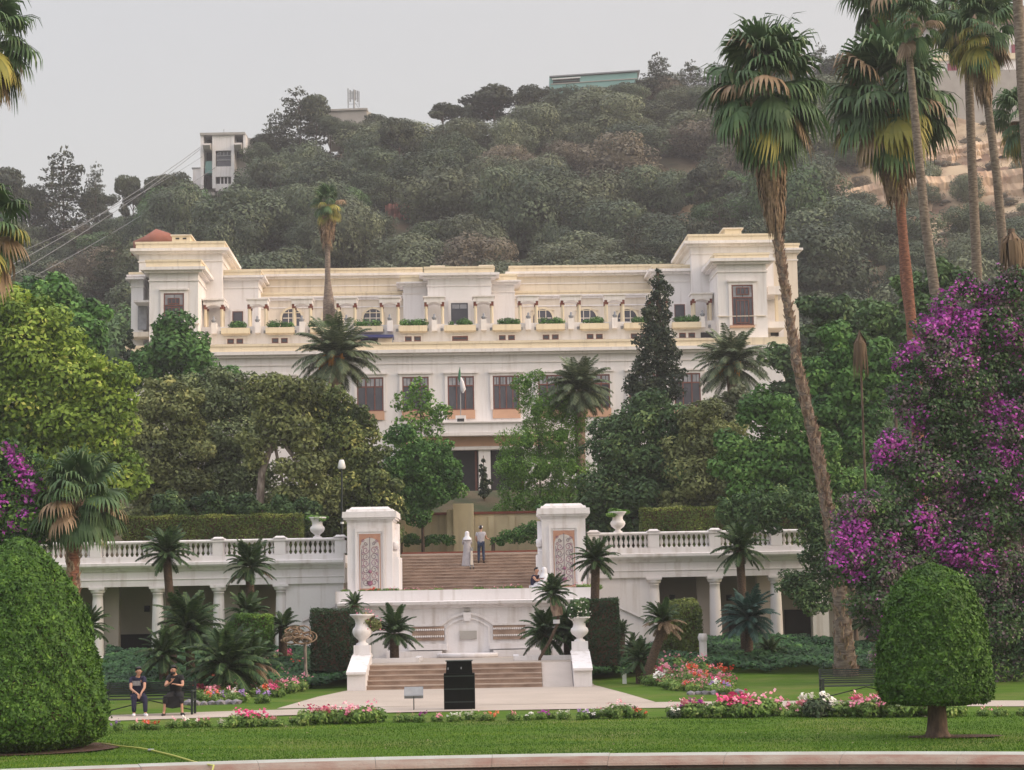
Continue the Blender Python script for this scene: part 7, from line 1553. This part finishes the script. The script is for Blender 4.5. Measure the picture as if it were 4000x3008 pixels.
t, J = figure('bearded man in black gesturing with both hands on the bench', (X(688, 2780, 52.9), 52.82, .0), 0, P, clothes=[('shirt', 'blackcloth', *top(P)), ('long_shorts', 'blackcloth', *legs(P, .45, 1.5))], hair='hair', headturn=-.55, beard=True)
q = MB(); q.add([(-.24, -.50, .52), (.28, -.50, .52), (.26, -.47, .24), (-.2, -.46, .24), (0, -.5, .2)], [(0, 1, 2, 4, 3)]); q.build('cloth_drape', M['blackcloth'], t); shoes(t, P, 'hair')
# couple standing on the upper stairs
def stairz(y): return 3.3 + (int((y - 80) / .36) + 1) * .1375
P = dict(pelvis=(0, 0, .92), waist=(0, .0, 1.08), chest=(0, .01, 1.28), neckb=(0, .0, 1.45), neck=(0, 0, 1.50), head=(0, -.01, 1.63), lsho=(.18, 0, 1.39), rsho=(-.18, 0, 1.39), lelb=(.24, .02, 1.12), relb=(-.25, -.06, 1.14), lwrist=(.20, -.16, 1.02), rwrist=(-.34, -.20, 1.12), lhip=(.09, 0, .9), rhip=(-.09, 0, .9), lknee=(.11, .0, .49), rknee=(-.10, -.02, .49), lank=(.12, .04, .09), rank=(-.12, .02, .09), ltoe=(.14, -.11, .04), rtoe=(-.13, -.13, .04))
y_ = 83.05; t, J = figure('man in white cap, grey shirt and jeans standing on the upper stairs', (X(1880, 2180, y_), y_, stairz(y_)), math.radians(175), P, clothes=[('shirt', 'greycloth', *top(P)), ('trousers', 'jeans', *legs(P, 1.0, 1.1))], hair='hair', cap='whitecloth', headturn=.0, sc_=.93)
shoes(t, P, 'hair')
y_ = 82.7; P2 = dict(P); P2.update(lelb=(.22, -.08, 1.14), lwrist=(.10, -.26, 1.10), relb=(-.22, -.08, 1.14), rwrist=(-.1, -.26, 1.10))
t, J = figure('woman in pale headscarf and long grey dress on the upper stairs', (X(1826, 2190, y_), y_, stairz(y_)), math.radians(190), P2, clothes=[('dress_top', 'greycloth', *top(P2, 1.1, long=True))], scarf='whitecloth', sc_=.86)
q = MB(); q.lathe([(.30, .03), (.27, .3), (.22, .7), (.19, 1.0), (.165, 1.15)], (0, 0, 0), 18); q.v = [(x, y * .8, z) for x, y, z in q.v]; q.build('dress_skirt', M['greycloth'], t); shoes(t, P2, 'whitecloth')
# folded pushchair between them
t = thing('pushchair', 'folded pale pushchair held between the standing couple', 'pushchair', (X(1842, 2190, 82.5), 82.5, stairz(82.5)))
q = MB(); q.tube([(-.05, 0, .06), (.05, .1, .95)], .02, 6); q.tube([(.08, 0, .06), (-.02, .1, .95)], .02, 6); q.build('frame', M['steel'], t); q = MB(); q.box(-.05, .07, -.03, .09, .2, .8, tx=.02); q.build('folded_seat', M['cream'], t)
for x_ in (-.06, .09): q = MB(); q.lathe([(.06, -.012), (.06, .012)], (0, 0, 0), 10); q.v = [(x_ + z, y - .0, x + .062) for x, y, z in q.v]; q.build('wheel', M['hair'], t)
# couple seated at the foot of the upper stairs
P = dict(pelvis=(0, .05, .1), waist=(0, .0, .26), chest=(.0, -.06, .46), neckb=(0, -.10, .62), neck=(0, -.11, .67), head=(.0, -.12, .79), lsho=(.17, -.06, .56), rsho=(-.17, -.06, .56), lelb=(.2, -.26, .38), relb=(-.2, -.26, .38), lwrist=(.05, -.4, .4), rwrist=(-.05, -.38, .42), lhd=(-.6, -.3, .3), rhd=(.6, -.2, .3),
         lhip=(.10, .0, .08), rhip=(-.10, .0, .08), lknee=(.16, -.40, .30), rknee=(-.16, -.40, .30), lank=(.16, -.52, -.06), rank=(-.16, -.52, -.06), ltoe=(.17, -.64, -.10), rtoe=(-.17, -.64, -.10))
y_ = 77.0; t, J = figure('dark haired seated person with white sleeves at the foot of the right pillar', (X(2088, 2280, y_), y_, 3.30), .9, P, clothes=[('shirt', 'navy', *top(P, 1.0, .2)), ('trousers', 'whitecloth', *legs(P, 1.0, 1.1))], hair='hair')
t, J = figure('seated woman in white headscarf and pale violet robe at the foot of the right pillar', (X(2134, 2280, y_), y_, 3.30), -.9, P, clothes=[('robe_top', 'whitecloth', *top(P, 1.2, long=True)), ('robe_skirt', 'whitecloth', *legs(P, 1.0, 1.45))], scarf='whitecloth')

# ------------------------------------------------------------------ haze over the far slope
def haze():
    m = bpy.data.materials.new('haze'); m.use_nodes = True; n = m.node_tree.nodes; n.clear(); o = n.new('ShaderNodeOutputMaterial'); v = n.new('ShaderNodeVolumePrincipled')
    v.inputs['Density'].default_value = HAZE; v.inputs['Color'].default_value = (.93, .92, .95, 1); v.inputs['Anisotropy'].default_value = .2; m.node_tree.links.new(v.outputs[0], o.inputs['Volume'])
    q = MB(); q.box(-150, 150, -25, 330, -2.5, 108); o_ = q.build('haze', m); tag(o_, 'thin pale haze that softens the far hill', kind='stuff')
    m.cycles.homogeneous_volume = True if hasattr(m, 'cycles') and hasattr(m.cycles, 'homogeneous_volume') else False
HAZE = 0.00042
haze()
